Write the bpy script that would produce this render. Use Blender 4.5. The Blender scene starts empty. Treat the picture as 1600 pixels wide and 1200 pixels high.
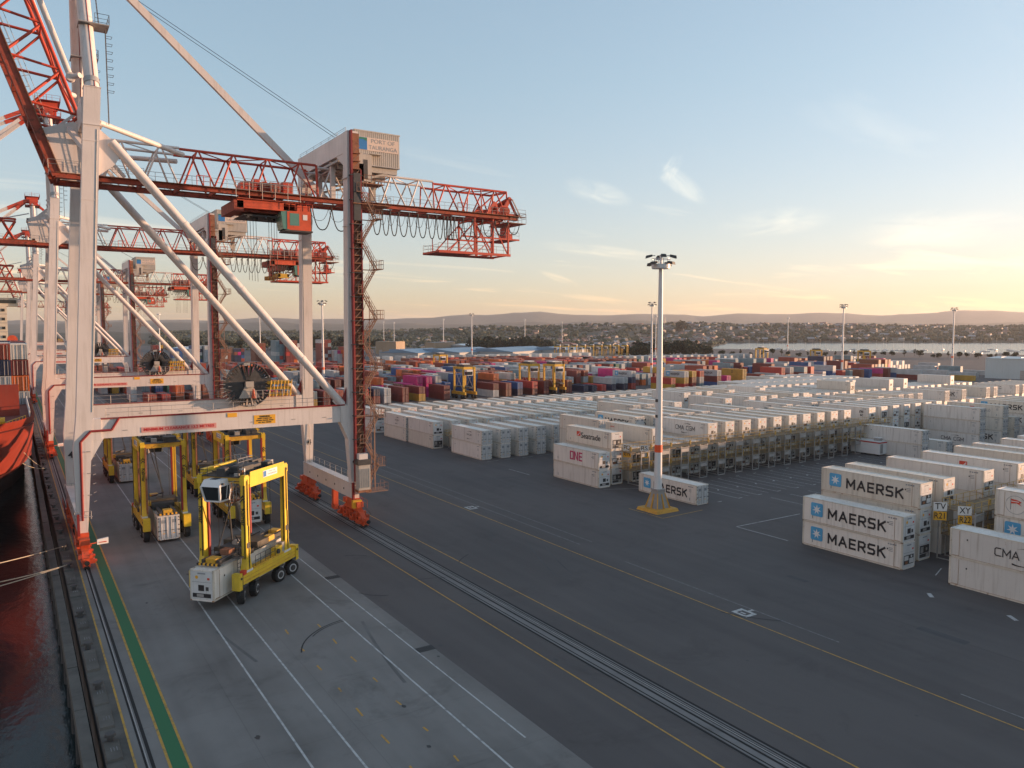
import bpy, math, random
from mathutils import Vector, Matrix, noise
R = math.radians
random.seed(11)
SC = bpy.context.scene
COL = SC.collection
# ---------------------------------------------------------------- camera
CAM_H = 25.5
F = 1190.0
YAW, PITCH = R(33.2773), R(4.0856)
cd = bpy.data.cameras.new('camera'); cam = bpy.data.objects.new('camera', cd); COL.objects.link(cam)
cam.location = (0, 0, CAM_H); cam.rotation_euler = (R(90) - PITCH, 0, -YAW)
cd.sensor_width = 36; cd.lens = 36 * F / 1600; cd.clip_start = 0.5; cd.clip_end = 60000
SC.camera = cam
# ---------------------------------------------------------------- light
SUN_AZ, SUN_EL = R(106), R(3.6)       # azimuth from +Y towards +X
SC.view_settings.view_transform = 'Standard'; SC.view_settings.look = 'None'
SC.view_settings.exposure = 1.56; SC.view_settings.gamma = 1
SC.cycles.use_denoising = True
SC.cycles.max_bounces = 6; SC.cycles.diffuse_bounces = 3; SC.cycles.glossy_bounces = 3
SC.cycles.transparent_max_bounces = 8; SC.cycles.volume_bounces = 1
W = bpy.data.worlds.new('World'); SC.world = W; W.use_nodes = True
nt = W.node_tree; nt.nodes.clear(); N = nt.nodes.new; L = nt.links.new
out = N('ShaderNodeOutputWorld'); bg = N('ShaderNodeBackground'); bg.inputs[1].default_value = 0.12
sky = N('ShaderNodeTexSky'); sky.sky_type = 'NISHITA'; sky.sun_disc = False
sky.sun_elevation = SUN_EL; sky.sun_rotation = SUN_AZ
sky.altitude = 10; sky.air_density = 1.0; sky.dust_density = 0.8; sky.ozone_density = 2.5
tc = N('ShaderNodeTexCoord')
# soften the contrast of the clear-sky model
_g = N('ShaderNodeGamma'); _g.inputs['Gamma'].default_value = 0.54; L(sky.outputs[0], _g.inputs[0])
_k = N('ShaderNodeMixRGB'); _k.blend_type = 'MULTIPLY'; _k.inputs[0].default_value = 1; L(_g.outputs[0], _k.inputs[1]); _k.inputs[2].default_value = (1.70, 1.58, 1.58, 1)
SKYC = _k.outputs[0]
def world_clouds():
    sep = N('ShaderNodeSeparateXYZ'); L(tc.outputs['Generated'], sep.inputs[0])
    mx = N('ShaderNodeMath'); mx.operation = 'MAXIMUM'; L(sep.outputs[2], mx.inputs[0]); mx.inputs[1].default_value = 0.0
    ad = N('ShaderNodeMath'); ad.operation = 'ADD'; L(mx.outputs[0], ad.inputs[0]); ad.inputs[1].default_value = 0.06
    dv = N('ShaderNodeVectorMath'); dv.operation = 'DIVIDE'; L(tc.outputs['Generated'], dv.inputs[0])
    cb = N('ShaderNodeCombineXYZ')
    for i in range(3): L(ad.outputs[0], cb.inputs[i])
    L(cb.outputs[0], dv.inputs[1])
    mp = N('ShaderNodeMapping'); mp.inputs['Rotation'].default_value = (0, 0, R(25)); mp.inputs['Scale'].default_value = (0.34, 0.95, 1); mp.inputs['Location'].default_value = (3.1, 1.7, 0)
    L(dv.outputs[0], mp.inputs[0])
    n1 = N('ShaderNodeTexNoise'); n1.inputs['Scale'].default_value = 1.35; n1.inputs['Detail'].default_value = 5; n1.inputs['Roughness'].default_value = 0.56; n1.inputs['Distortion'].default_value = 0.7
    L(mp.outputs[0], n1.inputs[0])
    cr = N('ShaderNodeValToRGB'); cr.color_ramp.elements[0].position = 0.56; cr.color_ramp.elements[1].position = 0.74
    L(n1.outputs[0], cr.inputs[0])
    # keep to the lower sky
    rg = N('ShaderNodeMapRange'); rg.inputs['From Min'].default_value = 0.02; rg.inputs['From Max'].default_value = 0.40; rg.inputs['To Min'].default_value = 0.95; rg.inputs['To Max'].default_value = 0.0
    L(sep.outputs[2], rg.inputs[0])
    mu = N('ShaderNodeMath'); mu.operation = 'MULTIPLY'; L(cr.outputs[0], mu.inputs[0]); L(rg.outputs[0], mu.inputs[1])
    mu2 = N('ShaderNodeMath'); mu2.operation = 'MULTIPLY'; L(mu.outputs[0], mu2.inputs[0]); mu2.inputs[1].default_value = 0.9
    mix = N('ShaderNodeMixRGB'); mix.blend_type = 'MIX'; L(mu2.outputs[0], mix.inputs[0]); L(SKYC, mix.inputs[1])
    wm = N('ShaderNodeMixRGB'); wm.blend_type = 'MULTIPLY'; wm.inputs[0].default_value = 1; L(SKYC, wm.inputs[1]); wm.inputs[2].default_value = (1.75, 1.42, 1.18, 1)
    L(wm.outputs[0], mix.inputs[2])
    return mix
mix = world_clouds()
def wisps(src):
    # a few separate cirrus wisps, each at its own bearing and height in the sky (degrees; turn = tilt of the streak)
    cur = src.outputs[0]
    for az, el, a, b, turn, amt in ((39.5, 10.0, 2.9, .95, -16, .85), (45.6, 10.4, 2.5, .85, -38, .9), (44.9, 11.5, 1.3, .6, 55, .9), (52.0, 7.5, 4.2, 1.1, 3, .6), (39.6, 5.8, 5.2, .55, -7, .75), (58.5, 2.4, 12.0, .6, 2, -.5), (62.0, 6.5, 5.5, 1.5, 0, .8),(36.8, 3.8, 1.8, .3, -20, .7)):
        A, E_ = R(az), R(el); d = Vector((math.sin(A) * math.cos(E_), math.cos(A) * math.cos(E_), math.sin(E_)))
        r_ = Vector((math.cos(A), -math.sin(A), 0)); u_ = r_.cross(d); ca, sa = math.cos(R(turn)), math.sin(R(turn)); ru, uu = r_ * ca + u_ * sa, u_ * ca - r_ * sa
        def dot(v, k):
            n = N('ShaderNodeVectorMath'); n.operation = 'DOT_PRODUCT'; L(tc.outputs['Generated'], n.inputs[0]); n.inputs[1].default_value = v
            m = N('ShaderNodeMath'); m.operation = 'DIVIDE'; L(n.outputs['Value'], m.inputs[0]); m.inputs[1].default_value = k; return m.outputs[0]
        x, y = dot(ru, math.radians(a)), dot(uu, math.radians(b)); c = N('ShaderNodeCombineXYZ'); L(x, c.inputs[0]); L(y, c.inputs[1]); c.inputs[2].default_value = az
        z = N('ShaderNodeTexNoise'); z.inputs['Scale'].default_value = 1.15; z.inputs['Detail'].default_value = 4; z.inputs['Roughness'].default_value = 0.62; z.inputs['Distortion'].default_value = 0.6; L(c.outputs[0], z.inputs[0])
        fr = dot(d, 1.0); ln = N('ShaderNodeVectorMath'); ln.operation = 'LENGTH'; L(c.outputs[0], ln.inputs[0])
        sx = N('ShaderNodeMath'); sx.operation = 'MULTIPLY'; L(x, sx.inputs[0]); L(x, sx.inputs[1]); sy = N('ShaderNodeMath'); sy.operation = 'MULTIPLY_ADD'; L(y, sy.inputs[0]); L(y, sy.inputs[1]); L(sx.outputs[0], sy.inputs[2])
        e = N('ShaderNodeMapRange'); e.interpolation_type = 'SMOOTHSTEP'; e.inputs['From Min'].default_value = 1.0; e.inputs['From Max'].default_value = 0.0; L(sy.outputs[0], e.inputs[0])
        q = N('ShaderNodeMapRange'); q.inputs['From Min'].default_value = 0.36; q.inputs['From Max'].default_value = 0.74; q.inputs['To Max'].default_value = abs(amt); L(z.outputs[0], q.inputs[0])
        fm = N('ShaderNodeMath'); fm.operation = 'GREATER_THAN'; L(fr, fm.inputs[0]); fm.inputs[1].default_value = 0.5
        m1 = N('ShaderNodeMath'); m1.operation = 'MULTIPLY'; L(e.outputs[0], m1.inputs[0]); L(q.outputs[0], m1.inputs[1]); m2 = N('ShaderNodeMath'); m2.operation = 'MULTIPLY'; L(m1.outputs[0], m2.inputs[0]); L(fm.outputs[0], m2.inputs[1])
        k = N('ShaderNodeMixRGB'); k.blend_type = 'MULTIPLY'; L(m2.outputs[0], k.inputs[0]); L(cur, k.inputs[1]); k.inputs[2].default_value = (1.6, 1.36, 1.17, 1) if amt > 0 else (.86, .84, .88, 1); k.use_clamp = False; cur = k.outputs[0]
    class _o: outputs = [cur]
    return _o
mix = wisps(mix)
def horizon_tint(src):
    # the low air of the evening is rosier than the clear-sky model gives
    sep = N('ShaderNodeSeparateXYZ'); L(tc.outputs['Generated'], sep.inputs[0])
    rg = N('ShaderNodeMapRange'); rg.inputs['From Min'].default_value = -0.02; rg.inputs['From Max'].default_value = 0.30; L(sep.outputs[2], rg.inputs[0])
    c = N('ShaderNodeMixRGB'); L(rg.outputs[0], c.inputs[0]); c.inputs[1].default_value = (1.08, 1.01, 1.03, 1); c.inputs[2].default_value = (0.98, 1.05, 1.04, 1)
    # away from the sun the low sky carries the rosy band of dusk
    dn = N('ShaderNodeVectorMath'); dn.operation = 'DOT_PRODUCT'; L(tc.outputs['Generated'], dn.inputs[0]); dn.inputs[1].default_value = (-math.sin(SUN_AZ), -math.cos(SUN_AZ), -0.35)
    dr_ = N('ShaderNodeMapRange'); dr_.interpolation_type = 'SMOOTHSTEP'; dr_.inputs['From Min'].default_value = 0.15; dr_.inputs['From Max'].default_value = 0.85; L(dn.outputs['Value'], dr_.inputs[0])
    c0 = c; c = N('ShaderNodeMixRGB'); L(dr_.outputs[0], c.inputs[0]); L(c0.outputs[0], c.inputs[1]); c.inputs[2].default_value = (1.55, 1.10, 0.92, 1)
    m = N('ShaderNodeMixRGB'); m.blend_type = 'MULTIPLY'; m.inputs[0].default_value = 1; L(src.outputs[0], m.inputs[1]); L(c.outputs[0], m.inputs[2]); return m
mix = horizon_tint(mix)
L(mix.outputs[0], bg.inputs[0]); L(bg.outputs[0], out.inputs[0])
sd = bpy.data.lights.new('sun', 'SUN'); sd.energy = 3.2; sd.angle = R(0.6); sd.color = (1.0, 0.60, 0.36)
sun = bpy.data.objects.new('sun', sd); COL.objects.link(sun); sun.location = (200, -60, 120)
_d = Vector((math.sin(SUN_AZ) * math.cos(SUN_EL), math.cos(SUN_AZ) * math.cos(SUN_EL), math.sin(SUN_EL)))
sun.rotation_euler = _d.to_track_quat('Z', 'Y').to_euler()

# ---------------------------------------------------------------- picking helpers (pixel of the 1600x1200 photo -> metres on the ground)
_fw = Vector((math.sin(YAW) * math.cos(PITCH), math.cos(YAW) * math.cos(PITCH), -math.sin(PITCH)))
_rt = Vector((math.cos(YAW), -math.sin(YAW), 0)); _up = _rt.cross(_fw)
def depth_of(p):
    return (Vector(p) - Vector((0, 0, CAM_H))).dot(_fw)
def proj(p):
    v = Vector(p) - Vector((0, 0, CAM_H)); z = v.dot(_fw)
    return 800 + F * v.dot(_rt) / z, 600 - F * v.dot(_up) / z
def polar(px, depth):
    u = (px - 800) / F
    return (depth * (math.sin(YAW) + u * math.cos(YAW)), depth * (math.cos(YAW) - u * math.sin(YAW)))

# ---------------------------------------------------------------- materials
MATS = {}
def paint(name, col, rough=0.55, var=0.14, scale=0.6, rust=0.0, rustcol=(0.12, 0.045, 0.02), metal=0.0, objrand=0.0, bump=0.0, streak=0.0, objcol=False, fine=0.0):
    if name in MATS: return MATS[name]
    m = bpy.data.materials.new(name); m.use_nodes = True; MATS[name] = m
    t = m.node_tree; n = t.nodes.new; l = t.links.new
    b = t.nodes['Principled BSDF']; b.inputs['Roughness'].default_value = rough; b.inputs['Metallic'].default_value = metal
    tc = n('ShaderNodeTexCoord'); oi = n('ShaderNodeObjectInfo')
    off = n('ShaderNodeVectorMath'); off.operation = 'ADD'
    sc_ = n('ShaderNodeMath'); sc_.operation = 'MULTIPLY'; sc_.inputs[1].default_value = 57.0; l(oi.outputs['Random'], sc_.inputs[0])
    l(tc.outputs['Object'], off.inputs[0]); l(sc_.outputs[0], off.inputs[1])
    base = n('ShaderNodeRGB'); base.outputs[0].default_value = (*col, 1)
    cur = base.outputs[0]
    if objcol: cur = oi.outputs['Color']
    no = n('ShaderNodeTexNoise'); no.inputs['Scale'].default_value = scale; no.inputs['Detail'].default_value = 6; no.inputs['Roughness'].default_value = 0.62
    l(off.outputs[0], no.inputs[0])
    mr = n('ShaderNodeMapRange'); mr.inputs['From Min'].default_value = 0.3; mr.inputs['From Max'].default_value = 0.7
    mr.inputs['To Min'].default_value = 1 - var; mr.inputs['To Max'].default_value = 1 + var; l(no.outputs[0], mr.inputs[0])
    val = mr.outputs[0]
    if objrand:
        m2 = n('ShaderNodeMapRange'); m2.inputs['To Min'].default_value = 1 - objrand; m2.inputs['To Max'].default_value = 1 + objrand * 0.4; l(oi.outputs['Random'], m2.inputs[0])
        mm = n('ShaderNodeMath'); mm.operation = 'MULTIPLY'; l(val, mm.inputs[0]); l(m2.outputs[0], mm.inputs[1]); val = mm.outputs[0]
    if fine:
        nf = n('ShaderNodeTexNoise'); nf.inputs['Scale'].default_value = fine; nf.inputs['Detail'].default_value = 3; l(off.outputs[0], nf.inputs[0])
        mf = n('ShaderNodeMapRange'); mf.inputs['From Min'].default_value = 0.3; mf.inputs['From Max'].default_value = 0.7; mf.inputs['To Min'].default_value = 0.86; mf.inputs['To Max'].default_value = 1.14; l(nf.outputs[0], mf.inputs[0])
        mm = n('ShaderNodeMath'); mm.operation = 'MULTIPLY'; l(val, mm.inputs[0]); l(mf.outputs[0], mm.inputs[1]); val = mm.outputs[0]
    mul = n('ShaderNodeVectorMath'); mul.operation = 'SCALE'; l(cur, mul.inputs[0]); l(val, mul.inputs['Scale']); cur = mul.outputs[0]
    if streak:
        mp = n('ShaderNodeMapping'); mp.inputs['Scale'].default_value = (3.2, 3.2, 0.22); l(off.outputs[0], mp.inputs[0])
        ns = n('ShaderNodeTexNoise'); ns.inputs['Scale'].default_value = 1.0; ns.inputs['Detail'].default_value = 5; l(mp.outputs[0], ns.inputs[0])
        cr = n('ShaderNodeMapRange'); cr.inputs['From Min'].default_value = 0.52; cr.inputs['From Max'].default_value = 0.78; cr.inputs['To Max'].default_value = streak; l(ns.outputs[0], cr.inputs[0])
        mx = n('ShaderNodeMixRGB'); l(cr.outputs[0], mx.inputs[0]); l(cur, mx.inputs[1]); mx.inputs[2].default_value = (0.20, 0.15, 0.11, 1); cur = mx.outputs[0]
    if rust:
        nr = n('ShaderNodeTexNoise'); nr.inputs['Scale'].default_value = 1.9; nr.inputs['Detail'].default_value = 9; nr.inputs['Roughness'].default_value = 0.7; l(off.outputs[0], nr.inputs[0])
        cr = n('ShaderNodeMapRange'); cr.inputs['From Min'].default_value = 0.68 - rust * 0.35; cr.inputs['From Max'].default_value = 0.76 - rust * 0.25; l(nr.outputs[0], cr.inputs[0])
        mx = n('ShaderNodeMixRGB'); l(cr.outputs[0], mx.inputs[0]); l(cur, mx.inputs[1]); mx.inputs[2].default_value = (*rustcol, 1); cur = mx.outputs[0]
    l(cur, b.inputs['Base Color'])
    if bump:
        bp = n('ShaderNodeBump'); bp.inputs['Strength'].default_value = bump; bp.inputs['Distance'].default_value = 0.05; l(no.outputs[0], bp.inputs['Height']); l(bp.outputs[0], b.inputs['Normal'])
    return m
WHITE = paint('crane_white_paint', (0.66, 0.605, 0.575), 0.5, 0.07, 0.25, streak=0.28)
RED = paint('crane_red_paint', (0.50, 0.060, 0.027), 0.5, 0.16, 0.6, rust=0.18)
ORANGE = paint('bogie_orange_paint', (0.60, 0.088, 0.03), 0.5, 0.22, 0.8, rust=0.2)
RAILRED = paint('rusty_girder_red', (0.32, 0.058, 0.03), 0.7, 0.3, 0.9, rust=0.42, rustcol=(0.10, 0.035, 0.02))
DARKRED = paint('dark_red_paint', (0.24, 0.022, 0.022), 0.5, 0.15)
RUST = paint('rusty_brown_steel', (0.25, 0.11, 0.06), 0.8, 0.35, 1.2, rust=0.4)
GALV = paint('galvanised_steel', (0.36, 0.35, 0.34), 0.55, 0.15, 1.5, metal=0.3)
DARKSTEEL = paint('dark_steel', (0.05, 0.05, 0.052), 0.6, 0.25, 1.5)
BLACK = paint('black_rubber', (0.018, 0.018, 0.019), 0.75, 0.3, 3)
CABLE = paint('black_cable', (0.012, 0.012, 0.013), 0.6, 0.1)
CLAD = paint('grey_cladding', (0.43, 0.40, 0.36), 0.5, 0.08, 0.4, streak=0.25)
YEL = paint('yellow_paint', (0.72, 0.49, 0.035), 0.42, 0.14, 0.8, rust=0.10, rustcol=(0.16, 0.10, 0.05), streak=0.25)
YELDIRTY = paint('worn_yellow_paint', (0.62, 0.36, 0.035), 0.55, 0.25, 1.2, rust=0.25)
WHITEC = paint('white_cab_paint', (0.74, 0.73, 0.72), 0.35, 0.06)
MASTW = paint('mast_white_paint', (0.66, 0.66, 0.66), 0.4, 0.05, 0.5)
SIGNW = paint('sign_white', (0.72, 0.71, 0.70), 0.5, 0.05)
SIGNY = paint('sign_yellow', (0.78, 0.40, 0.03), 0.5, 0.06)
SIGNP = paint('sign_pale_red', (0.62, 0.30, 0.27), 0.5, 0.06)
SIGNR = paint('sign_red_letters', (0.50, 0.02, 0.02), 0.5, 0.05)
INK = paint('black_lettering', (0.02, 0.02, 0.025), 0.6, 0.1)
BLUE = paint('light_blue_emblem', (0.085, 0.36, 0.62), 0.5, 0.12)
SEA = paint('sign_blue', (0.02, 0.16, 0.42), 0.5, 0.06)
GREENS = paint('sign_green', (0.03, 0.18, 0.10), 0.5, 0.06)
MAGENTA = paint('magenta_lettering', (0.55, 0.015, 0.13), 0.5, 0.05)
REDL = paint('red_emblem', (0.62, 0.06, 0.03), 0.5, 0.05)
GREYINK = paint('grey_lettering', (0.24, 0.26, 0.28), 0.6, 0.1)
WHITEINK = paint('white_lettering', (0.72, 0.72, 0.72), 0.6, 0.06)
def glass(name, col, rough=0.06):
    m = bpy.data.materials.new(name); m.use_nodes = True; b = m.node_tree.nodes['Principled BSDF']
    n = m.node_tree.nodes.new('ShaderNodeTexNoise'); n.inputs['Scale'].default_value = 1.5
    r = m.node_tree.nodes.new('ShaderNodeMapRange'); r.inputs['To Min'].default_value = rough * 0.6; r.inputs['To Max'].default_value = rough * 1.8
    m.node_tree.links.new(n.outputs[0], r.inputs[0]); m.node_tree.links.new(r.outputs[0], b.inputs['Roughness'])
    b.inputs['Base Color'].default_value = (*col, 1); MATS[name] = m; return m
GLASS = glass('dark_cab_glass', (0.03, 0.035, 0.04)); TEAL = glass('teal_cab_glass', (0.10, 0.24, 0.20), 0.2)

# ---------------------------------------------------------------- mesh builder
class MB:
    def __init__(s): s.v = []; s.f = []; s.m = []; s.sm = []; s.mats = []; s.T = None
    def mi(s, mat):
        if mat not in s.mats: s.mats.append(mat)
        return s.mats.index(mat)
    def add(s, vs, fs, mat, smooth=False):
        o = len(s.v); k = s.mi(mat)
        if s.T is not None: vs = [s.T @ Vector(p) for p in vs]
        s.v.extend([tuple(p) for p in vs])
        for q in fs: s.f.append(tuple(i + o for i in q)); s.m.append(k); s.sm.append(smooth)
    def box(s, a, b, mat):
        x0, y0, z0 = a; x1, y1, z1 = b
        s.hexa([(x0, y0, z0), (x1, y0, z0), (x1, y1, z0), (x0, y1, z0), (x0, y0, z1), (x1, y0, z1), (x1, y1, z1), (x0, y1, z1)], mat)
    def cbox(s, c, d, mat): s.box([c[i] - d[i] / 2 for i in range(3)], [c[i] + d[i] / 2 for i in range(3)], mat)
    def hexa(s, p, mat): s.add(p, [(0, 3, 2, 1), (4, 5, 6, 7), (0, 1, 5, 4), (1, 2, 6, 5), (2, 3, 7, 6), (3, 0, 4, 7)], mat)
    def frame(s, p, q):
        d = (Vector(q) - Vector(p)); ln = d.length; d.normalize()
        u = Vector((0, 0, 1)) if abs(d.z) < 0.95 else Vector((0, 1, 0))
        a = d.cross(u).normalized(); b = a.cross(d).normalized(); return Vector(p), Vector(q), a, b
    def beam(s, p, q, w, h, mat, w2=None, h2=None):
        p, q, a, b = s.frame(p, q); w2 = w2 or w; h2 = h2 or h
        e = [(-1, -1), (1, -1), (1, 1), (-1, 1)]
        s.hexa([p + a * (i * w / 2) + b * (j * h / 2) for i, j in e] + [q + a * (i * w2 / 2) + b * (j * h2 / 2) for i, j in e], mat)
    def tube(s, p, q, r, mat, n=8, r2=None, caps=True):
        p, q, a, b = s.frame(p, q); r2 = r if r2 is None else r2
        vs = []
        for k in range(n):
            t = 2 * math.pi * k / n; c, d = math.cos(t), math.sin(t)
            vs.append(p + a * (c * r) + b * (d * r)); vs.append(q + a * (c * r2) + b * (d * r2))
        s.add(vs, [(2 * k, 2 * ((k + 1) % n), 2 * ((k + 1) % n) + 1, 2 * k + 1) for k in range(n)], mat, n > 5)
        if caps: s.add(vs, [tuple(2 * k for k in reversed(range(n))), tuple(2 * k + 1 for k in range(n))], mat)
    def path(s, pts, r, mat, n=4):
        for p, q in zip(pts, pts[1:]): s.tube(p, q, r, mat, n, caps=False)
    def prism(s, poly, ext, mat):
        n = len(poly); e = Vector(ext); vs = [Vector(p) for p in poly] + [Vector(p) + e for p in poly]
        s.add(vs, [tuple(reversed(range(n))), tuple(range(n, 2 * n))] + [(i, (i + 1) % n, n + (i + 1) % n, n + i) for i in range(n)], mat)
    def quad(s, a, b, c, d, mat): s.add([a, b, c, d], [(0, 1, 2, 3)], mat)
    def rail(s, pts, mat, h=1.05, step=1.6, r=0.028, mid=True):
        for p, q in zip(pts, pts[1:]):
            p, q = Vector(p), Vector(q); k = max(1, round((q - p).length / step)); up = Vector((0, 0, h))
            s.tube(p + up, q + up, r, mat, 4, caps=False)
            if mid: s.tube(p + up * 0.52, q + up * 0.52, r * 0.8, mat, 4, caps=False)
            for i in range(k + 1):
                c = p.lerp(q, i / k); s.tube(c, c + up, r, mat, 4, caps=False)
    def ladder(s, p, q, w, mat, side=(1, 0, 0), step=0.45, r=0.03):
        p, q, sd_ = Vector(p), Vector(q), Vector(side) * w / 2; k = max(2, int((q - p).length / step))
        s.tube(p + sd_, q + sd_, r, mat, 4, caps=False); s.tube(p - sd_, q - sd_, r, mat, 4, caps=False)
        for i in range(1, k):
            c = p.lerp(q, i / k); s.tube(c + sd_, c - sd_, r * 0.8, mat, 4, caps=False)
    def mesh(s, name):
        me = bpy.data.meshes.new(name); me.from_pydata(s.v, [], s.f)
        for m in s.mats: me.materials.append(m)
        me.polygons.foreach_set('material_index', s.m); me.polygons.foreach_set('use_smooth', s.sm); me.update(); return me
    def build(s, name, parent=None, loc=(0, 0, 0), rz=0):
        return link(name, s.mesh(name), parent, loc, rz)
def link(name, me, parent=None, loc=(0, 0, 0), rz=0):
    o = bpy.data.objects.new(name, me); COL.objects.link(o)
    if parent: o.parent = parent
    o.location = loc; o.rotation_euler = (0, 0, rz); return o
def thing(name, label, cat, loc=(0, 0, 0), rz=0, group=None):
    o = bpy.data.objects.new(name, None); COL.objects.link(o); o.location = loc; o.rotation_euler = (0, 0, rz); o.empty_display_size = 0.1
    return tag(o, label, cat, group)
def tag(o, label, cat, group=None):
    o['label'] = label; o['category'] = cat
    if group: o['group'] = group
    return o
def struct(o, kind='structure'): o['kind'] = kind; return o
def dup(root, loc, rz=0, label=None, group=None, skip=(), keep_scale=True):
    r = root.copy(); COL.objects.link(r); r.location = loc; r.rotation_euler = (0, 0, rz)
    if label: r['label'] = label
    if group: r['group'] = group
    for ch in list(root.children):
        if ch.name.split('.')[0] in skip: continue
        c = ch.copy(); COL.objects.link(c); c.parent = r
        for g in ch.children:
            d = g.copy(); COL.objects.link(d); d.parent = c
    return r
_TX = {}
def text_mesh(txt, size, mat, bold=0.0, thick=0.006, width=None, align='CENTER', spacing=1.0):
    """letters in the XZ plane facing -Y, centred; returned as a mesh"""
    k = (txt, size, mat.name, bold, width, align)
    if k in _TX: return _TX[k]
    c = bpy.data.curves.new('letters', 'FONT'); c.body = txt; c.size = size; c.align_x = align; c.align_y = 'CENTER'
    c.extrude = thick; c.offset = bold; c.resolution_u = 3; c.space_character = spacing
    o = bpy.data.objects.new('letters', c); COL.objects.link(o)
    dg = bpy.context.evaluated_depsgraph_get(); me = bpy.data.meshes.new_from_object(o.evaluated_get(dg))
    bpy.data.objects.remove(o)
    sx = 1.0
    if width:
        xs = [v.co.x for v in me.vertices]; sx = width / max(1e-3, max(xs) - min(xs))
    me.transform(Matrix.Rotation(R(90), 4, 'X') @ Matrix.Scale(sx, 4, (1, 0, 0)))
    me.materials.clear(); me.materials.append(mat); _TX[k] = me; return me
def put_text(name, txt, size, mat, parent, loc, face='-Y', bold=0.0, width=None):
    rz = {'-Y': 0, '-X': R(-90), '+X': R(90), '+Y': R(180)}[face]
    return link(name, text_mesh(txt, size, mat, bold, width=width), parent, loc, rz)
def ordn(n):
    w = ['first', 'second', 'third', 'fourth', 'fifth', 'sixth', 'seventh', 'eighth', 'ninth', 'tenth', 'eleventh', 'twelfth', 'thirteenth', 'fourteenth', 'fifteenth', 'sixteenth', 'seventeenth', 'eighteenth', 'nineteenth', 'twentieth']
    if n <= 20: return w[n - 1]
    t = {2: 'twenty', 3: 'thirty', 4: 'forty', 5: 'fifty', 6: 'sixty'}
    if n % 10 == 0: return {3: 'thirtieth', 4: 'fortieth', 5: 'fiftieth', 6: 'sixtieth'}[n // 10]
    return t[n // 10] + '-' + w[n % 10 - 1]

# ---------------------------------------------------------------- bold stroke lettering for painted capitals
STROKES = {'M': (1.05, [((0, 0), (0, 1)), ((0, 1), (.525, .28)), ((.525, .28), (1.05, 1)), ((1.05, 1), (1.05, 0))]), 'A': (.95, [((0, 0), (.475, 1)), ((.475, 1), (.95, 0)), ((.2, .32), (.75, .32))]),
    'E': (.72, [((0, 0), (0, 1)), ((0, 0), (.72, 0)), ((0, .5), (.66, .5)), ((0, 1), (.72, 1))]), 'R': (.8, [((0, 0), (0, 1)), ((0, 1), (.62, 1)), ((.62, 1), (.8, .85)), ((.8, .85), (.8, .6)), ((.8, .6), (.62, .45)), ((.62, .45), (0, .45)), ((.4, .45), (.82, 0))]),
    'S': (.76, [((.76, 1), (.14, 1)), ((.14, 1), (0, .87)), ((0, .87), (0, .63)), ((0, .63), (.14, .52)), ((.14, .52), (.62, .5)), ((.62, .5), (.76, .38)), ((.76, .38), (.76, .13)), ((.76, .13), (.62, 0)), ((.62, 0), (0, 0))]),
    'K': (.85, [((0, 0), (0, 1)), ((0, .45), (.8, 1)), ((.3, .62), (.85, 0))]), 'C': (.85, [((.85, 1), (.18, 1)), ((.18, 1), (0, .82)), ((0, .82), (0, .18)), ((0, .18), (.18, 0)), ((.18, 0), (.85, 0))]),
    'G': (.9, [((.9, 1), (.18, 1)), ((.18, 1), (0, .82)), ((0, .82), (0, .18)), ((0, .18), (.18, 0)), ((.18, 0), (.9, 0)), ((.9, 0), (.9, .48)), ((.9, .48), (.5, .48))]), ' ': (.45, [])}
def stroke_mesh(txt, height, t, mat, width=None):
    k = ('stroke', txt, height, t, mat.name, width)
    if k in _TX: return _TX[k]
    b = MB(); x = 0; d = 0
    tot = sum(STROKES[c][0] * height + t * 2.1 for c in txt) - t * 2.1
    for c in txt:
        w, segs = STROKES[c]
        for (x0, z0), (x1, z1) in segs:
            p, q = Vector((x + x0 * height, 0, z0 * height)), Vector((x + x1 * height, 0, z1 * height)); e = (q - p).normalized() * t * .48
            n_ = Vector((-(q - p).z, 0, (q - p).x)).normalized() * t / 2; yy = Vector((0, -.004 - .0012 * d, 0)); d = (d + 1) % 4
            b.quad(p - e - n_ + yy, q + e - n_ + yy, q + e + n_ + yy, p - e + n_ + yy, mat)
        x += w * height + t * 2.1
    me = b.mesh('letters'); me.transform(Matrix.Translation((-tot / 2, 0, -height / 2)))
    if width: me.transform(Matrix.Scale(width / tot, 4, (1, 0, 0)))
    _TX[k] = me; return me
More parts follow.
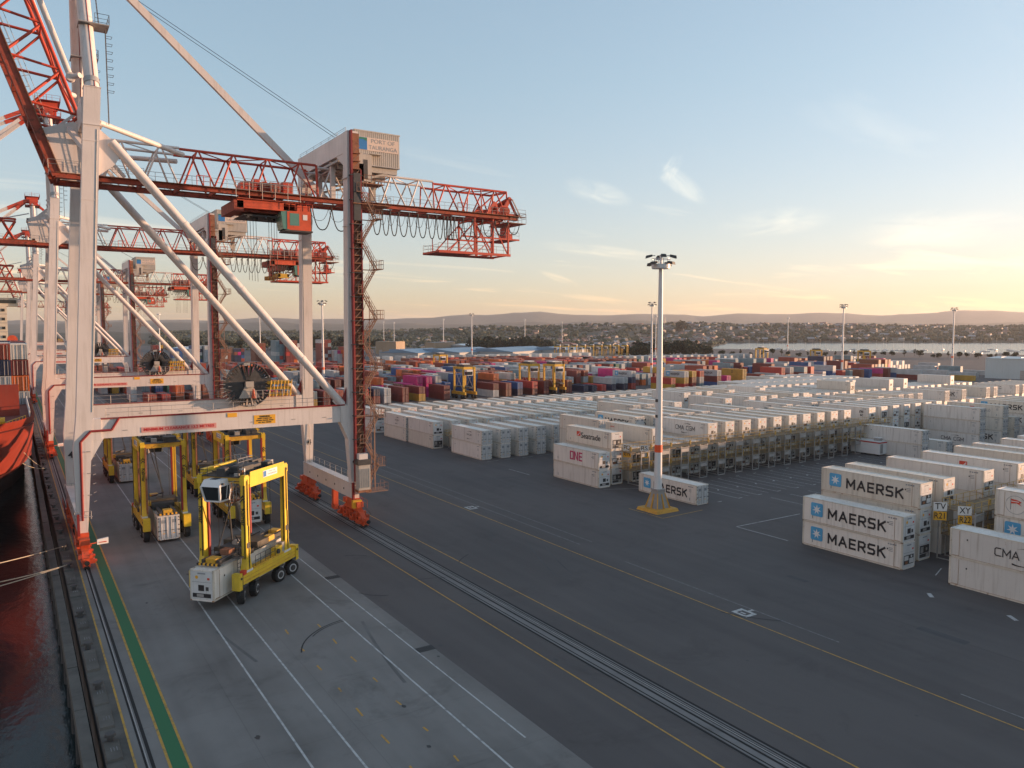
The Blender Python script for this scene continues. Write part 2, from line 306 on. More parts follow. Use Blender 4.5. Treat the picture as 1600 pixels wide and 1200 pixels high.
# ================================================================ SETTING: ground, water, terrain
def ground_mat(name, c1, c2, rough, patch, crack=0.0, fine=40, stain=0.5):
    m = bpy.data.materials.new(name); m.use_nodes = True; MATS[name] = m
    t = m.node_tree; n = t.nodes.new; l = t.links.new; b = t.nodes['Principled BSDF']; b.inputs['Roughness'].default_value = rough
    tc = n('ShaderNodeTexCoord')
    a = n('ShaderNodeTexNoise'); a.inputs['Scale'].default_value = patch; a.inputs['Detail'].default_value = 8; a.inputs['Roughness'].default_value = 0.6; l(tc.outputs['Object'], a.inputs[0])
    # drag marks along the quay
    mp = n('ShaderNodeMapping'); mp.inputs['Scale'].default_value = (0.55, 0.03, 1); l(tc.outputs['Object'], mp.inputs[0])
    s = n('ShaderNodeTexNoise'); s.inputs['Scale'].default_value = 1.0; s.inputs['Detail'].default_value = 5; l(mp.outputs[0], s.inputs[0])
    f = n('ShaderNodeTexNoise'); f.inputs['Scale'].default_value = fine; f.inputs['Detail'].default_value = 2; l(tc.outputs['Object'], f.inputs[0])
    ad = n('ShaderNodeMath'); ad.operation = 'MULTIPLY_ADD'; l(s.outputs[0], ad.inputs[0]); ad.inputs[1].default_value = 0.55; l(a.outputs[0], ad.inputs[2])
    ad2 = n('ShaderNodeMath'); ad2.operation = 'MULTIPLY_ADD'; l(f.outputs[0], ad2.inputs[0]); ad2.inputs[1].default_value = 0.22; l(ad.outputs[0], ad2.inputs[2])
    cr = n('ShaderNodeValToRGB'); e = cr.color_ramp.elements
    e[0].position = 0.62; e[0].color = (*c1, 1); e[1].position = 1.08 if False else 1.0; e[1].color = (*c2, 1); l(ad2.outputs[0], cr.inputs[0])
    cur = cr.outputs[0]
    # dark oil / rubber stains
    o = n('ShaderNodeTexNoise'); o.inputs['Scale'].default_value = 0.16; o.inputs['Detail'].default_value = 10; o.inputs['Roughness'].default_value = 0.72; o.inputs['Distortion'].default_value = 0.6; l(tc.outputs['Object'], o.inputs[0])
    mr = n('ShaderNodeMapRange'); mr.inputs['From Min'].default_value = 0.54; mr.inputs['From Max'].default_value = 0.74; mr.inputs['To Max'].default_value = stain; l(o.outputs[0], mr.inputs[0])
    mx = n('ShaderNodeMixRGB'); l(mr.outputs[0], mx.inputs[0]); l(cur, mx.inputs[1]); mx.inputs[2].default_value = (c1[0] * 0.45, c1[1] * 0.43, c1[2] * 0.42, 1); cur = mx.outputs[0]
    if crack:
        mpc = n('ShaderNodeMapping'); mpc.inputs['Location'].default_value = (0.4, 0.2, 0); l(tc.outputs['Object'], mpc.inputs[0])
        v = n('ShaderNodeTexBrick'); v.offset = 0; v.inputs['Scale'].default_value = 1.0; v.inputs['Brick Width'].default_value = 6.0; v.inputs['Row Height'].default_value = 7.5; v.inputs['Mortar Size'].default_value = 0.025; v.inputs['Mortar Smooth'].default_value = 0.3
        v.inputs['Color1'].default_value = (1, 1, 1, 1); v.inputs['Color2'].default_value = (0.93, 0.93, 0.93, 1); v.inputs['Mortar'].default_value = (1 - crack,) * 3 + (1,)
        l(mpc.outputs[0], v.inputs[0]); mm = n('ShaderNodeMixRGB'); mm.blend_type = 'MULTIPLY'; mm.inputs[0].default_value = 1; l(cur, mm.inputs[1]); l(v.outputs[0], mm.inputs[2]); cur = mm.outputs[0]
    l(cur, b.inputs['Base Color'])
    rr = n('ShaderNodeMapRange'); rr.inputs['To Min'].default_value = rough - 0.14; rr.inputs['To Max'].default_value = rough + 0.12; l(a.outputs[0], rr.inputs[0]); l(rr.outputs[0], b.inputs['Roughness'])
    bp = n('ShaderNodeBump'); bp.inputs['Strength'].default_value = 0.25; bp.inputs['Distance'].default_value = 0.02; l(f.outputs[0], bp.inputs['Height']); l(bp.outputs[0], b.inputs['Normal'])
    return m
ASPHALT = ground_mat('yard_asphalt', (0.064, 0.056, 0.056), (0.100, 0.089, 0.087), 0.86, 0.05, stain=0.4)
CONC = ground_mat('quay_concrete', (0.122, 0.114, 0.107), (0.205, 0.194, 0.183), 0.82, 0.11, crack=0.22, stain=0.65)
CONC2 = ground_mat('rail_concrete', (0.135, 0.128, 0.126), (0.205, 0.195, 0.19), 0.85, 0.3)
COPE = ground_mat('coping_concrete', (0.060, 0.056, 0.050), (0.12, 0.112, 0.10), 0.9, 0.5, crack=0.0, stain=0.8)
def line_mat(name, col, wear):
    m = bpy.data.materials.new(name); m.use_nodes = True; t = m.node_tree; n = t.nodes.new; l = t.links.new; b = t.nodes['Principled BSDF']; b.inputs['Roughness'].default_value = 0.7
    tc = n('ShaderNodeTexCoord'); no = n('ShaderNodeTexNoise'); no.inputs['Scale'].default_value = 1.6; no.inputs['Detail'].default_value = 9; no.inputs['Roughness'].default_value = 0.75; l(tc.outputs['Object'], no.inputs[0])
    cr = n('ShaderNodeMapRange'); cr.inputs['From Min'].default_value = wear - 0.12; cr.inputs['From Max'].default_value = wear + 0.1; l(no.outputs[0], cr.inputs[0])
    mx = n('ShaderNodeMixRGB'); l(cr.outputs[0], mx.inputs[0]); mx.inputs[1].default_value = (*col, 1); mx.inputs[2].default_value = (0.09, 0.088, 0.088, 1); l(mx.outputs[0], b.inputs['Base Color']); MATS[name] = m; return m
LW = line_mat('worn_white_line', (0.48, 0.48, 0.47), 0.60); LWF = line_mat('faded_white_line', (0.24, 0.24, 0.24), 0.50)
LY = line_mat('worn_yellow_line', (0.50, 0.28, 0.04), 0.60); LYF = line_mat('faded_yellow_line', (0.50, 0.27, 0.04), 0.62)
LG = line_mat('green_walkway_paint', (0.018, 0.135, 0.052), 0.74)
TYREMARK = paint('tyre_rubber_mark', (0.030, 0.030, 0.031), 0.9, 0.3)
EARTH = paint('scrub_land', (0.055, 0.058, 0.040), 0.95, 0.35, 0.01)
# wharf slab (asphalt) with a real edge; quay cut at X=3.7
def poly_slab(name, pts, z0, z1, mat):
    b = MB(); b.prism([(x, y, z0) for x, y in pts], (0, 0, z1 - z0), mat); o = b.build(name); return struct(o)
SHORE = [(3.7, -260), (700, -260), (760, 60), (800, 200), (860, 330), (845, 420), (815, 560), (790, 700), (740, 780), (3.7, 1500)]
poly_slab('yard', SHORE, -3.2, 0.0, ASPHALT)
def sheet(name, x0, x1, y0, y1, z, mat):
    b = MB(); b.quad((x0, y0, z), (x1, y0, z), (x1, y1, z), (x0, y1, z), mat); return struct(b.build(name))
sheet('quay_apron', 3.7, 27.4, -200, 1100, 0.004, CONC)
sheet('crane_rail_strip', 35.75, 38.0, -200, 1100, 0.004, CONC2)
sheet('quay_coping', 3.7, 5.05, -200, 1100, 0.008, COPE)
# water
def water_mat():
    m = bpy.data.materials.new('harbour_water'); m.use_nodes = True; t = m.node_tree; n = t.nodes.new; l = t.links.new; b = t.nodes['Principled BSDF']
    b.inputs['Base Color'].default_value = (0.010, 0.022, 0.024, 1); b.inputs['Roughness'].default_value = 0.08; b.inputs['IOR'].default_value = 1.33
    tc = n('ShaderNodeTexCoord')
    mp = n('ShaderNodeMapping'); mp.inputs['Scale'].default_value = (0.8, 0.5, 1); mp.inputs['Rotation'].default_value = (0, 0, R(30)); l(tc.outputs['Object'], mp.inputs[0])
    a = n('ShaderNodeTexNoise'); a.inputs['Scale'].default_value = 1.1; a.inputs['Detail'].default_value = 6; a.inputs['Roughness'].default_value = 0.6; l(mp.outputs[0], a.inputs[0])
    bp = n('ShaderNodeBump'); bp.inputs['Strength'].default_value = 0.24; bp.inputs['Distance'].default_value = 0.22; l(a.outputs[0], bp.inputs['Height']); l(bp.outputs[0], b.inputs['Normal']); MATS['water'] = m; return m
WATER = water_mat()
b = MB(); b.quad((-9000, -3000, -3.5), (16000, -3000, -3.5), (16000, 16000, -3.5), (-9000, 16000, -3.5), WATER); struct(b.build('harbour_water'))
CALM = water_mat(); CALM.name = 'calm_inlet_water'; [setattr(n_.inputs['Strength'], 'default_value', 0.05) for n_ in CALM.node_tree.nodes if n_.type == 'BUMP']; [setattr(n_.inputs['Roughness'], 'default_value', 0.22) for n_ in CALM.node_tree.nodes if n_.type == 'BSDF_PRINCIPLED']
b = MB(); b.quad((705, -1500, -3.46), (4200, -1500, -3.46), (4200, 2600, -3.46), (705, 2600, -3.46), CALM); struct(b.build('inlet_water'))
# outer fender beam along the quay and quay wall face
def waling():
    t = thing('fender_beam', 'weathered concrete fender beam running along the water beside the quay edge', 'quay beam', (2.9, 0, 0))
    rnd = random.Random(3)
    y = -60.0; seg = MB()
    while y < 420:
        ln = rnd.uniform(6.5, 9.5); dz = rnd.uniform(-0.05, 0.03); dx = rnd.uniform(-0.03, 0.03)
        seg.box((-0.36 + dx, y, -1.1), (0.33 + dx, y + ln - 0.06, -0.06 + dz), COPE)
        y += ln
    seg.build('beam', t)
    p = MB(); y = -58
    while y < 420:
        p.tube((-0.1, y, -8), (-0.1, y, -1.1), 0.28, DARKSTEEL, 8); y += 4.6
    p.build('pile', t)['kind'] = 'stuff'
    return t
waling()
# coping blocks (raised concrete blocks between bollard bays)
def coping_blocks():
    b = MB(); rnd = random.Random(8); y = 12.0
    while y < 330:
        ln = rnd.choice([2.6, 3.4, 4.2])
        h = rnd.uniform(0.12, 0.2)
        b.hexa([(3.72, y, 0.01), (4.62, y, 0.01), (4.62, y + ln, 0.01), (3.72, y + ln, 0.01), (3.76, y + 0.06, h), (4.56, y + 0.06, h), (4.56, y + ln - 0.06, h), (3.76, y + ln - 0.06, h)], COPE)
        for k in range(3): b.box((4.05 + 0.16 * k, y + ln * 0.4, h + 0.004), (4.1 + 0.16 * k, y + ln * 0.4 + 0.5, h + 0.008), LWF)
        y += ln + rnd.uniform(0.7, 2.0)
    o = b.build('coping_blocks'); struct(o)
coping_blocks()
# painted markings: each family one sheet object
def lines(name, segs, z, mat, w=0.13):
    b = MB()
    for (x0, y0, x1, y1, *ww) in segs:
        d = Vector((x1 - x0, y1 - y0, 0)); n_ = Vector((-d.y, d.x, 0)).normalized() * (ww[0] if ww else w) / 2
        a, c = Vector((x0, y0, z)), Vector((x1, y1, z)); b.quad(a - n_, c - n_, c + n_, a + n_, mat)
    return struct(b.build(name))
lines('white_lane_lines', [(13.72, 15, 13.72, 420), (16.36, 15, 16.36, 420), (23.44, 15, 23.44, 420)], 0.012, LW, 0.14)
lines('faded_lane_lines', [(25.95, 38, 25.95, 420), (24.9, 22, 24.9, 31)], 0.012, LW, 0.12)
lines('yellow_yard_lines', [(33.75, -40, 33.75, 420), (40.3, -40, 40.3, 420), (53.05, -40, 53.05, 420)], 0.012, LY, 0.13)
lines('faded_yard_lines', [(55.6, 36, 55.6, 62), (55.6, 70, 55.6, 130), (54.7, 10, 54.7, 26), (57.5, 70, 57.5, 400), (49.5, 120, 49.5, 400)], 0.012, LWF, 0.12)
lines('green_walkway', [(7.3, -40, 7.3, 430, 0.82)], 0.010, LG)
lines('walkway_border_lines', [(6.80, -40, 6.80, 430, 0.15), (7.80, -40, 7.80, 430, 0.15), (5.12, -40, 5.12, 430, 0.13)], 0.013, LY)
# small worn dashes on the apron
rnd = random.Random(5); dsh = []
for xx in (18.5, 21.2):
    y = 38.0
    while y < 64: dsh.append((xx + rnd.uniform(-.05, .05), y, xx + rnd.uniform(-.05, .05), y + rnd.uniform(0.6, 1.3), 0.13)); y += 4.05
lines('yellow_apron_dashes', dsh, 0.012, LYF)
def arc(cx, cy, r, a0, a1, w, n=14):
    return [(cx + r * math.cos(R(a0 + (a1 - a0) * k / n)), cy + r * math.sin(R(a0 + (a1 - a0) * k / n)), cx + r * math.cos(R(a0 + (a1 - a0) * (k + 1) / n)), cy + r * math.sin(R(a0 + (a1 - a0) * (k + 1) / n)), w) for k in range(n)]
lines('tyre_marks', arc(24.6, 56.4, 6.6, 100, 165, 0.12) + arc(24.0, 57.4, 5.2, 96, 140, 0.1) + arc(30, 78, 3, 30, 80, .12) + arc(31, 70, 4, 200, 245, .1) + arc(33, 62, 7, 60, 85, .1) + arc(64, 50, 12, 200, 225, .12) + arc(47, 66, 9, 120, 140, .1), 0.016, TYREMARK)
# faint wandering tyre tracks and surface seams over the yard and apron
rt_ = random.Random(12); trk = []; TRK = paint('faint_tyre_track', (0.072, 0.071, 0.074), .85, .3, .25)
for k in range(7):
    x, y, a = rt_.uniform(30, 74), rt_.uniform(24, 135), rt_.uniform(-.5, .5) + (math.pi / 2 if rt_.random() < .75 else 0); cv = rt_.uniform(-.035, .035); w_ = rt_.uniform(.08, .2)
    for q in range(rt_.randint(5, 14)):
        x2, y2 = x + math.cos(a) * 1.6, y + math.sin(a) * 1.6
        if 29 < x2 < 76: trk.append((x, y, x2, y2, w_)); trk.append((x + 1.9, y, x2 + 1.9, y2, w_))
        x, y = x2, y2; a += cv
lines('tyre_tracks', trk, 0.0085, TRK)
TRK2 = paint('apron_tyre_track', (0.125, 0.121, 0.118), .85, .3, .25); trk = []
for k in range(3):
    x, y, a = rt_.uniform(9, 25), rt_.uniform(20, 95), math.pi / 2 + rt_.uniform(-.25, .25); cv = rt_.uniform(-.03, .03)
    for q in range(rt_.randint(5, 12)):
        x2, y2 = x + math.cos(a) * 1.6, y + math.sin(a) * 1.6
        if 8.2 < x2 < 25: trk.append((x, y, x2, y2, .26))
        x, y = x2, y2; a += cv
lines('apron_tyre_tracks', trk, 0.0088, TRK2)
pt = MB(); PATCH = ground_mat('asphalt_patch', (0.050, 0.049, 0.052), (0.080, 0.078, 0.08), .9, .3)
for k in range(3):
    x, y, w_, l_ = rt_.uniform(42, 74), rt_.uniform(26, 120), rt_.uniform(.6, 2.6), rt_.uniform(1, 6); pt.quad((x, y, .0065), (x + w_, y, .0065), (x + w_, y + l_, .0065), (x, y + l_, .0065), PATCH)
struct(pt.build('asphalt_patches'))
oil = MB(); OIL = paint('oil_spot', (0.03, 0.029, 0.03), .55, .3)
for k in range(26):
    x, y, r_ = rt_.uniform(9, 74), rt_.uniform(22, 110), rt_.uniform(.06, .2); oil.add([(x + r_ * rt_.uniform(.6, 1.2) * math.cos(q * .7), y + r_ * 1.5 * rt_.uniform(.6, 1.2) * math.sin(q * .7), .0145) for q in range(9)], [tuple(range(9))], OIL)
struct(oil.build('oil_spots'))
seam = [(64, 15, 64, 170, .03)]
lines('asphalt_seams', seam, 0.0075, TYREMARK)
lines('rubber_lane_wear', [(19.4, 15, 19.4, 63, .5), (22.3, 18, 22.3, 70, .4)], 0.0095, CONC, 0.4)
# rail grooves
def grooves():
    DK = paint('dark_groove', (0.010, 0.010, 0.011), 0.85, 0.2)
    b = MB()
    for x, w in ((35.88, .22), (36.22, .12), (36.86, .20), (37.3, .24), (37.62, .12), (37.92, .22)):
        b.quad((x - w / 2, -60, 0.012), (x + w / 2, -60, 0.012), (x + w / 2, 600, 0.012), (x - w / 2, 600, 0.012), DK)
    for x, w in ((5.66, .15), (5.98, .2)):
        b.quad((x - w / 2, -60, 0.014), (x + w / 2, -60, 0.014), (x + w / 2, 600, 0.014), (x - w / 2, 600, 0.014), DK)
    struct(b.build('crane_rail_grooves'))
    b = MB()
    for x in (37.28, 5.75): b.box((x - .035, -60, 0.004), (x + .035, 600, 0.03), GALV)
    struct(b.build('crane_rails'))
grooves()
# painted pictograms on the yard road, slot markings in the empty reefer bay
pic = MB()
for (x, y) in ((54.5, 44.6), (54.4, 93.3)):
    for q in ((-.9, -.9, .5, -.55), (-.9, .5, .5, .85), (-.9, -.55, -.6, .5), (.2, -.55, .5, .5), (-.4, -.3, -.2, .3), (.5, -.15, 1.1, .15)):
        pic.quad((x + q[0], y + q[1], .013), (x + q[2], y + q[1], .013), (x + q[2], y + q[3], .013), (x + q[0], y + q[3], .013), LW)
struct(pic.build('road_pictograms'))
sl = []
for k in range(14):
    x = 86.6 + 4.55 * k
    if k > 0: sl += [(x, 76.5, x, 88.4, .11), (x + 2.6, 76.5, x + 2.6, 88.4, .08)]
    sl += [(x, 76.4, x + .9, 76.4, .16), (x, 88.5, x + .9, 88.5, .14), (x + 1.9, 82, x + 2.3, 82.4, .3)]
    if k > 1: sl += [(x, 62, x, 74, .1), (x, 68, x + .6, 68, .2)]
sl += [(77.65, 65.3, 90.5, 65.1, .14), (77.65, 65.3, 77.65, 57.4, .14), (75.3, 115.8, 75.3, 109, .12), (78.2, 92.5, 84, 89.8, .1), (76, 124.6, 78.6, 124.6, .12), (80.2, 124.9, 82.5, 124.9, .12), (84.5, 124.9, 87, 124.9, .12), (88.8, 125.1, 91.2, 125.1, .12),
       (79.4, 40.7, 82.3, 41.6, .12), (72.5, 37.4, 73.4, 38.2, .4), (72.8, 30.2, 73.6, 31.2, .4), (75.2, 143, 77.5, 143, .12)]
lines('bay_slot_lines', sl, 0.012, LW)
lines('mast_box_lines', [(72.8, 73.7, 72.8, 80.5), (72.8, 73.7, 80.9, 74.1)], 0.013, LY)
# drain grates
for i, (x, y) in enumerate(((26.75, 74.5), (26.75, 53.4), (26.75, 95.5))):
    g = MB(); g.box((x - .75, y - .45, 0.006), (x + .75, y + .45, 0.02), DARKSTEEL)
    for k in range(9): g.box((x - .68 + k * .16, y - .4, 0.021), (x - .6 + k * .16, y + .4, 0.03), BLACK)
    struct(g.build('drain_grate'))

# ---------------------------------------------------------------- far terrain
def fbm(x, y, o=4): return noise.fractal(Vector((x, y, 0.37)), 1.0, 2.0, o)
def far_h(px, r):
    """height of the land at picture column px (800 = ahead) and forward distance r"""
    t = lambda a, b_, v: min(1, max(0, (v - a) / (b_ - a)))
    s = lambda v: v * v * (3 - 2 * v)
    # town ridge
    right = s(t(430, 1000, px))
    a = s(t(1500, 2500, r)) * (1 - 0.75 * s(t(3000, 4300, r)))
    hh = a * (16 + 22 * right + 12 * fbm(px / 160, r / 700) + 4 * fbm(px / 45 + 7, r / 300))
    # far ranges
    b1 = s(t(4200, 6500, r)) * (1 - 0.5 * s(t(7200, 8200, r)))
    hh += b1 * (84 + 40 * fbm(px / 170 + 3, 1.3) + 12 * fbm(px / 60, 5.1))
    b2 = s(t(7600, 10200, r))
    hh += b2 * (135 + 62 * s(t(500, 900, px)) + 46 * fbm(px / 200 + 9.2, 4.4) + 20 * fbm(px / 70 + 1, 2.2))
    return hh
def shore_r(px):
    # nearest forward distance at which the far land starts
    t = lambda a, b_, v: min(1, max(0, (v - a) / (b_ - a)))
    return 760 + 860 * t(1085, 1135, px)
def terrain():
    b = MB(); cols = list(range(-500, 2600, 14)); rows = [0, .03, .06, .1, .14, .18, .22, .26, .3, .35, .4, .45, .5, .56, .62, .68, .74, .8, .86, .9, .94, .97, 1]
    vs = []; 
    for px in cols:
        r0 = shore_r(px)
        for q in rows:
            r = r0 + (11500 - r0) * q ** 1.35; x, y = polar(px, r)
            z = -3.8 if q == 0 else -2.6 + far_h(px, r)
            vs.append((x, y, z))
    n = len(rows); fs = []
    for i in range(len(cols) - 1):
        for j in range(n - 1): a = i * n + j; fs.append((a, a + n, a + n + 1, a + 1))
    m = bpy.data.materials.new('far_land'); m.use_nodes = True; t = m.node_tree; nn = t.nodes.new; l = t.links.new; bs = t.nodes['Principled BSDF']; bs.inputs['Roughness'].default_value = 0.95
    tc = nn('ShaderNodeTexCoord'); no = nn('ShaderNodeTexNoise'); no.inputs['Scale'].default_value = 0.012; no.inputs['Detail'].default_value = 9; no.inputs['Roughness'].default_value = 0.7; l(tc.outputs['Object'], no.inputs[0])
    cr = nn('ShaderNodeValToRGB'); e = cr.color_ramp.elements; e[0].position = .38; e[0].color = (0.022, 0.030, 0.018, 1); e[1].position = .66; e[1].color = (0.085, 0.075, 0.05, 1); l(no.outputs[0], cr.inputs[0]); l(cr.outputs[0], bs.inputs['Base Color']); MATS['far_land'] = m
    b.add(vs, fs, m, True); struct(b.build('hills'))
terrain()
# ================================================================ SHIP-TO-SHORE CRANES
STAIR = paint('weathered_stair_steel', (0.21, 0.125, 0.09), .75, .25, 1.5)
LY_ = 9.25                                    # half spacing of the leg frames
def truss_pts(x0, x1, step):
    n = max(1, round((x1 - x0) / step)); return [x0 + (x1 - x0) * k / n for k in range(n + 1)]
def add_truss(b, x0, x1, mat, zb=0.0, zt=4.75, yb=2.6, yt=2.0, step=4.2, r=0.15, cross=True, walk=True, first=True):
    """lattice between the two lower girders (y=+-yb) and the two upper chords (y=+-yt)"""
    P = truss_pts(x0, x1, step)
    for s in (-1, 1):
        b.tube((x0, s * yt, zt), (x1, s * yt, zt), r * 1.15, mat, 6, caps=False)
        for i in range(len(P) - 1):
            xm = (P[i] + P[i + 1]) / 2
            b.tube((P[i] + .25, s * yb, zb), (xm - .1, s * yt, zt), r * .8, mat, 6, caps=False)
            b.tube((P[i + 1] - .25, s * yb, zb), (xm + .1, s * yt, zt), r * .8, mat, 6, caps=False)
    for i in range(len(P) - 1):
        xm = (P[i] + P[i + 1]) / 2
        b.tube((xm, -yt, zt), (xm, yt, zt), r * .6, mat, 6, caps=False)
        if i: b.tube((xm - (P[1] - P[0]), -yt if i % 2 else yt, zt), (xm, yt if i % 2 else -yt, zt), r * .5, mat, 6, caps=False)
def add_girders(b, x0, x1, zb=0.0, h=0.48, yb=2.6):
    for s in (-1, 1):
        b.box((x0, s * yb - .32, zb), (x1, s * yb + .32, zb + h), RAILRED)
        b.box((x0, s * yb - .5, zb + h), (x1, s * yb + .5, zb + h + .08), RUST)
        b.box((x0, s * yb - .4, zb - .06), (x1, s * yb + .4, zb), RAILRED)
    x = x0 + .4
    while x < x1: b.box((x - .14, -yb + .32, zb + .1), (x + .14, yb - .32, zb + .55), RAILRED); x += 4.3
def leg_box(b, c0, c1, s0, s1, mat):
    (x0, y0, z0), (x1, y1, z1) = c0, c1
    b.hexa([(x0 + i * s0[0] / 2, y0 + j * s0[1] / 2, z0) for i, j in ((-1, -1), (1, -1), (1, 1), (-1, 1))] + [(x1 + i * s1[0] / 2, y1 + j * s1[1] / 2, z1) for i, j in ((-1, -1), (1, -1), (1, 1), (-1, 1))], mat)
def bogie_mesh(name):
    b = MB()                                    # origin at rail under the leg, runs along y
    b.box((-.55, -1.0, 2.35), (.55, 1.0, 3.25), ORANGE)
    b.hexa([(-.38, -2.7, 1.75), (.38, -2.7, 1.75), (.38, 2.7, 1.75), (-.38, 2.7, 1.75), (-.38, -1.2, 2.6), (.38, -1.2, 2.6), (.38, 1.2, 2.6), (-.38, 1.2, 2.6)], ORANGE)
    for s in (-1, 1):
        cy = s * 2.25
        b.hexa([(-.34, cy - 1.6, 1.0), (.34, cy - 1.6, 1.0), (.34, cy + 1.6, 1.0), (-.34, cy + 1.6, 1.0), (-.34, cy - .6, 1.75), (.34, cy - .6, 1.75), (.34, cy + .6, 1.75), (-.34, cy + .6, 1.75)], ORANGE)
        for q in (-1, 1):
            ty = cy + q * 1.1
            for sx in (-1, 1):
                b.hexa([(sx * .3 - .06, ty - .85, .3), (sx * .3 + .06, ty - .85, .3), (sx * .3 + .06, ty + .85, .3), (sx * .3 - .06, ty + .85, .3), (sx * .3 - .06, ty - .5, 1.05), (sx * .3 + .06, ty - .5, 1.05), (sx * .3 + .06, ty + .5, 1.05), (sx * .3 - .06, ty + .5, 1.05)], ORANGE)
            for wy in (-.42, .42):
                b.tube((-.2, ty + wy, .34), (.2, ty + wy, .34), .31, DARKSTEEL, 12)
            b.box((.36, ty - .3, .5), (.85, ty + .3, .95), ORANGE)       # drive motor
            b.tube((.85, ty, .72), (1.05, ty, .72), .16, ORANGE, 8)
    for k in range(7): b.box((-.72, -3.6 + 1.1 * k, 1.05 + .25 * (k % 2)), (-.36, -3.0 + 1.1 * k, 1.55 + .25 * (k % 2)), ORANGE if k % 3 else RAILRED); b.box((.36, -3.5 + 1.1 * k, 1.0 + .3 * (k % 2)), (.66, -3.05 + 1.1 * k, 1.4 + .3 * (k % 2)), ORANGE)
    b.box((-.5, -2.6, 2.3), (.5, -1.4, 2.9), ORANGE); b.box((-.45, 1.3, 2.3), (.45, 2.3, 3.0), ORANGE); b.path([(-.8, -3.9, 1.7), (-.8, 0, 2.6), (-.8, 3.9, 1.7)], .05, DARKSTEEL)
    for s in (-1, 1):
        b.box((-.3, s * 4.25 - .2, .5), (.3, s * 4.25 + .2, 1.3), ORANGE); b.tube((0, s * 4.4, .95), (0, s * 4.95, .95), .2, ORANGE, 8); b.tube((0, s * 4.95, .95), (0, s * 5.1, .95), .26, BLACK, 8)
    b.box((-.75, -.5, 1.4), (-.38, .5, 2.2), ORANGE)
    b.rail([(-.9, -2.5, 2.2), (-.9, 2.5, 2.2)], RAILRED, 1.0)
    return b.mesh(name)
def build_crane():
    c = thing('gantry_crane', 'nearest white gantry crane with red lattice boom raised over the water', 'crane', (0, 104.5, 0), 0, 'ship to shore cranes along the quay')
    BOG = bogie_mesh('bogie')
    for x in (5.75, 37.28):
        for s in (-1, 1): link('bogie', BOG, c, (x, s * LY_, 0), 0 if x < 20 else R(180))
    # legs --------------------------------------------------------------
    for s in (-1, 1):
        b = MB(); y = s * LY_
        leg_box(b, (5.75, y, 3.2), (6.0, y, 12.2), (1.0, 1.1), (1.75, 1.5), WHITE)
        leg_box(b, (6.0, y, 12.2), (6.35, y, 16.2), (1.75, 1.5), (1.6, 1.6), WHITE)
        leg_box(b, (6.35, y, 16.2), (8.3, y, 51.4), (1.6, 1.6), (1.6, 1.5), WHITE)
        b.box((7.25, y - .85, 47.4), (9.15, y + .85, 47.5), WHITE); b.box((7.45, y - .8, 51.4), (9.15, y + .8, 51.5), WHITE)
        for k in range(5):
            zz = 20.5 + 6.3 * k; xx = 6.35 + (8.3 - 6.35) * (zz - 16.2) / 35.2; b.box((xx - .815, y - .8, zz), (xx + .815, y + .8, zz + .09), WHITE)
        b.path([(7.1, y - .82, 16.5), (8.6, y - .78, 47)], .035, GALV)
        # brace gusset at the top and the tie gussets at the portal beam
        b.prism([(8.9, y - .06, 47.2), (11.2, y - .06, 45.3), (10.3, y - .06, 43.6), (8.6, y - .06, 42.2)], (0, .12, 0), WHITE)
        b.prism([(6.9, y - .7, 13.5), (8.1, y - .7, 13.5), (6.6, y - .7, 10.8)], (0, 1.4, 0), WHITE)
        b.box((6.9, y - .75, 13.4), (7.9, y + .75, 15.7), WHITE)
        for k in range(4): b.tube((6.3 + .02 * k, y - .9, 5 + 2.4 * k), (6.75, y - .9, 5 + 2.4 * k), .05, GALV, 5)
        # step rungs on the landward edge
        for k in range(9): b.tube((6.95, y - .4, 6.5 + 1.0 * k) if k < 6 else (7.3, y - .4, 6.5 + k), (7.25, y - .4, 6.6 + 1.0 * k), .04, GALV, 4)
        # red pipe down the -y face
        yy = y - .82
        if s < 0: b.path([(9.7, y - .7, 15.72), (8.9, yy + .05, 14.4), (6.85, yy, 14.4), (5.85, yy, 13.3), (5.78, yy + .1, 4.6)], .14, DARKRED, 6)
        b.rail([(5.0, y - .8, 4.7), (6.6, y - .8, 4.7)], GALV, .9, .8)
        b.build('leg', c)
        b = MB()
        leg_box(b, (37.35, y, 5.2), (37.2, y, 12.6), (1.0, 1.1), (1.75, 1.4), WHITE)
        leg_box(b, (37.2, y, 12.6), (37.25, y, 16.2), (1.75, 1.4), (1.6, 1.5), WHITE)
        leg_box(b, (37.25, y, 16.2), (37.6, y, 50.9), (1.55, 1.5), (1.5, 1.45), WHITE)
        for k in range(5): zz = 20.5 + 6.1 * k; b.box((37.4 - .80, y - .78, zz), (37.4 + .80, y + .78, zz + .09), WHITE)
        b.path([(36.75, y - .76, 16.5), (36.95, y - .74, 48)], .03, GALV)
        b.prism([(36.5, y - .65, 13.5), (35.4, y - .65, 13.5), (36.75, y - .65, 10.4)], (0, 1.3, 0), WHITE)
        b.prism([(36.6, y - .08, 18.2), (36.6, y - .08, 15.7), (35.3, y - .08, 15.7), (35.9, y - .08, 16.6)], (0, .16, 0), DARKRED)
        b.tube((37.3, y - .78, 5), (37.3, y - .78, 12), .05, GALV, 5)
        b.build('leg', c)
        # numbers on the -y faces
        put_text('leg_number', '4', 1.15, INK, c, (5.85, y - .72, 9.3) if s > 0 else (37.25, y - .70, 8.2), bold=.03)
    put_text('leg_number', '4', 1.15, INK, c, (37.3, LY_ - .70, 8.4), bold=.03)
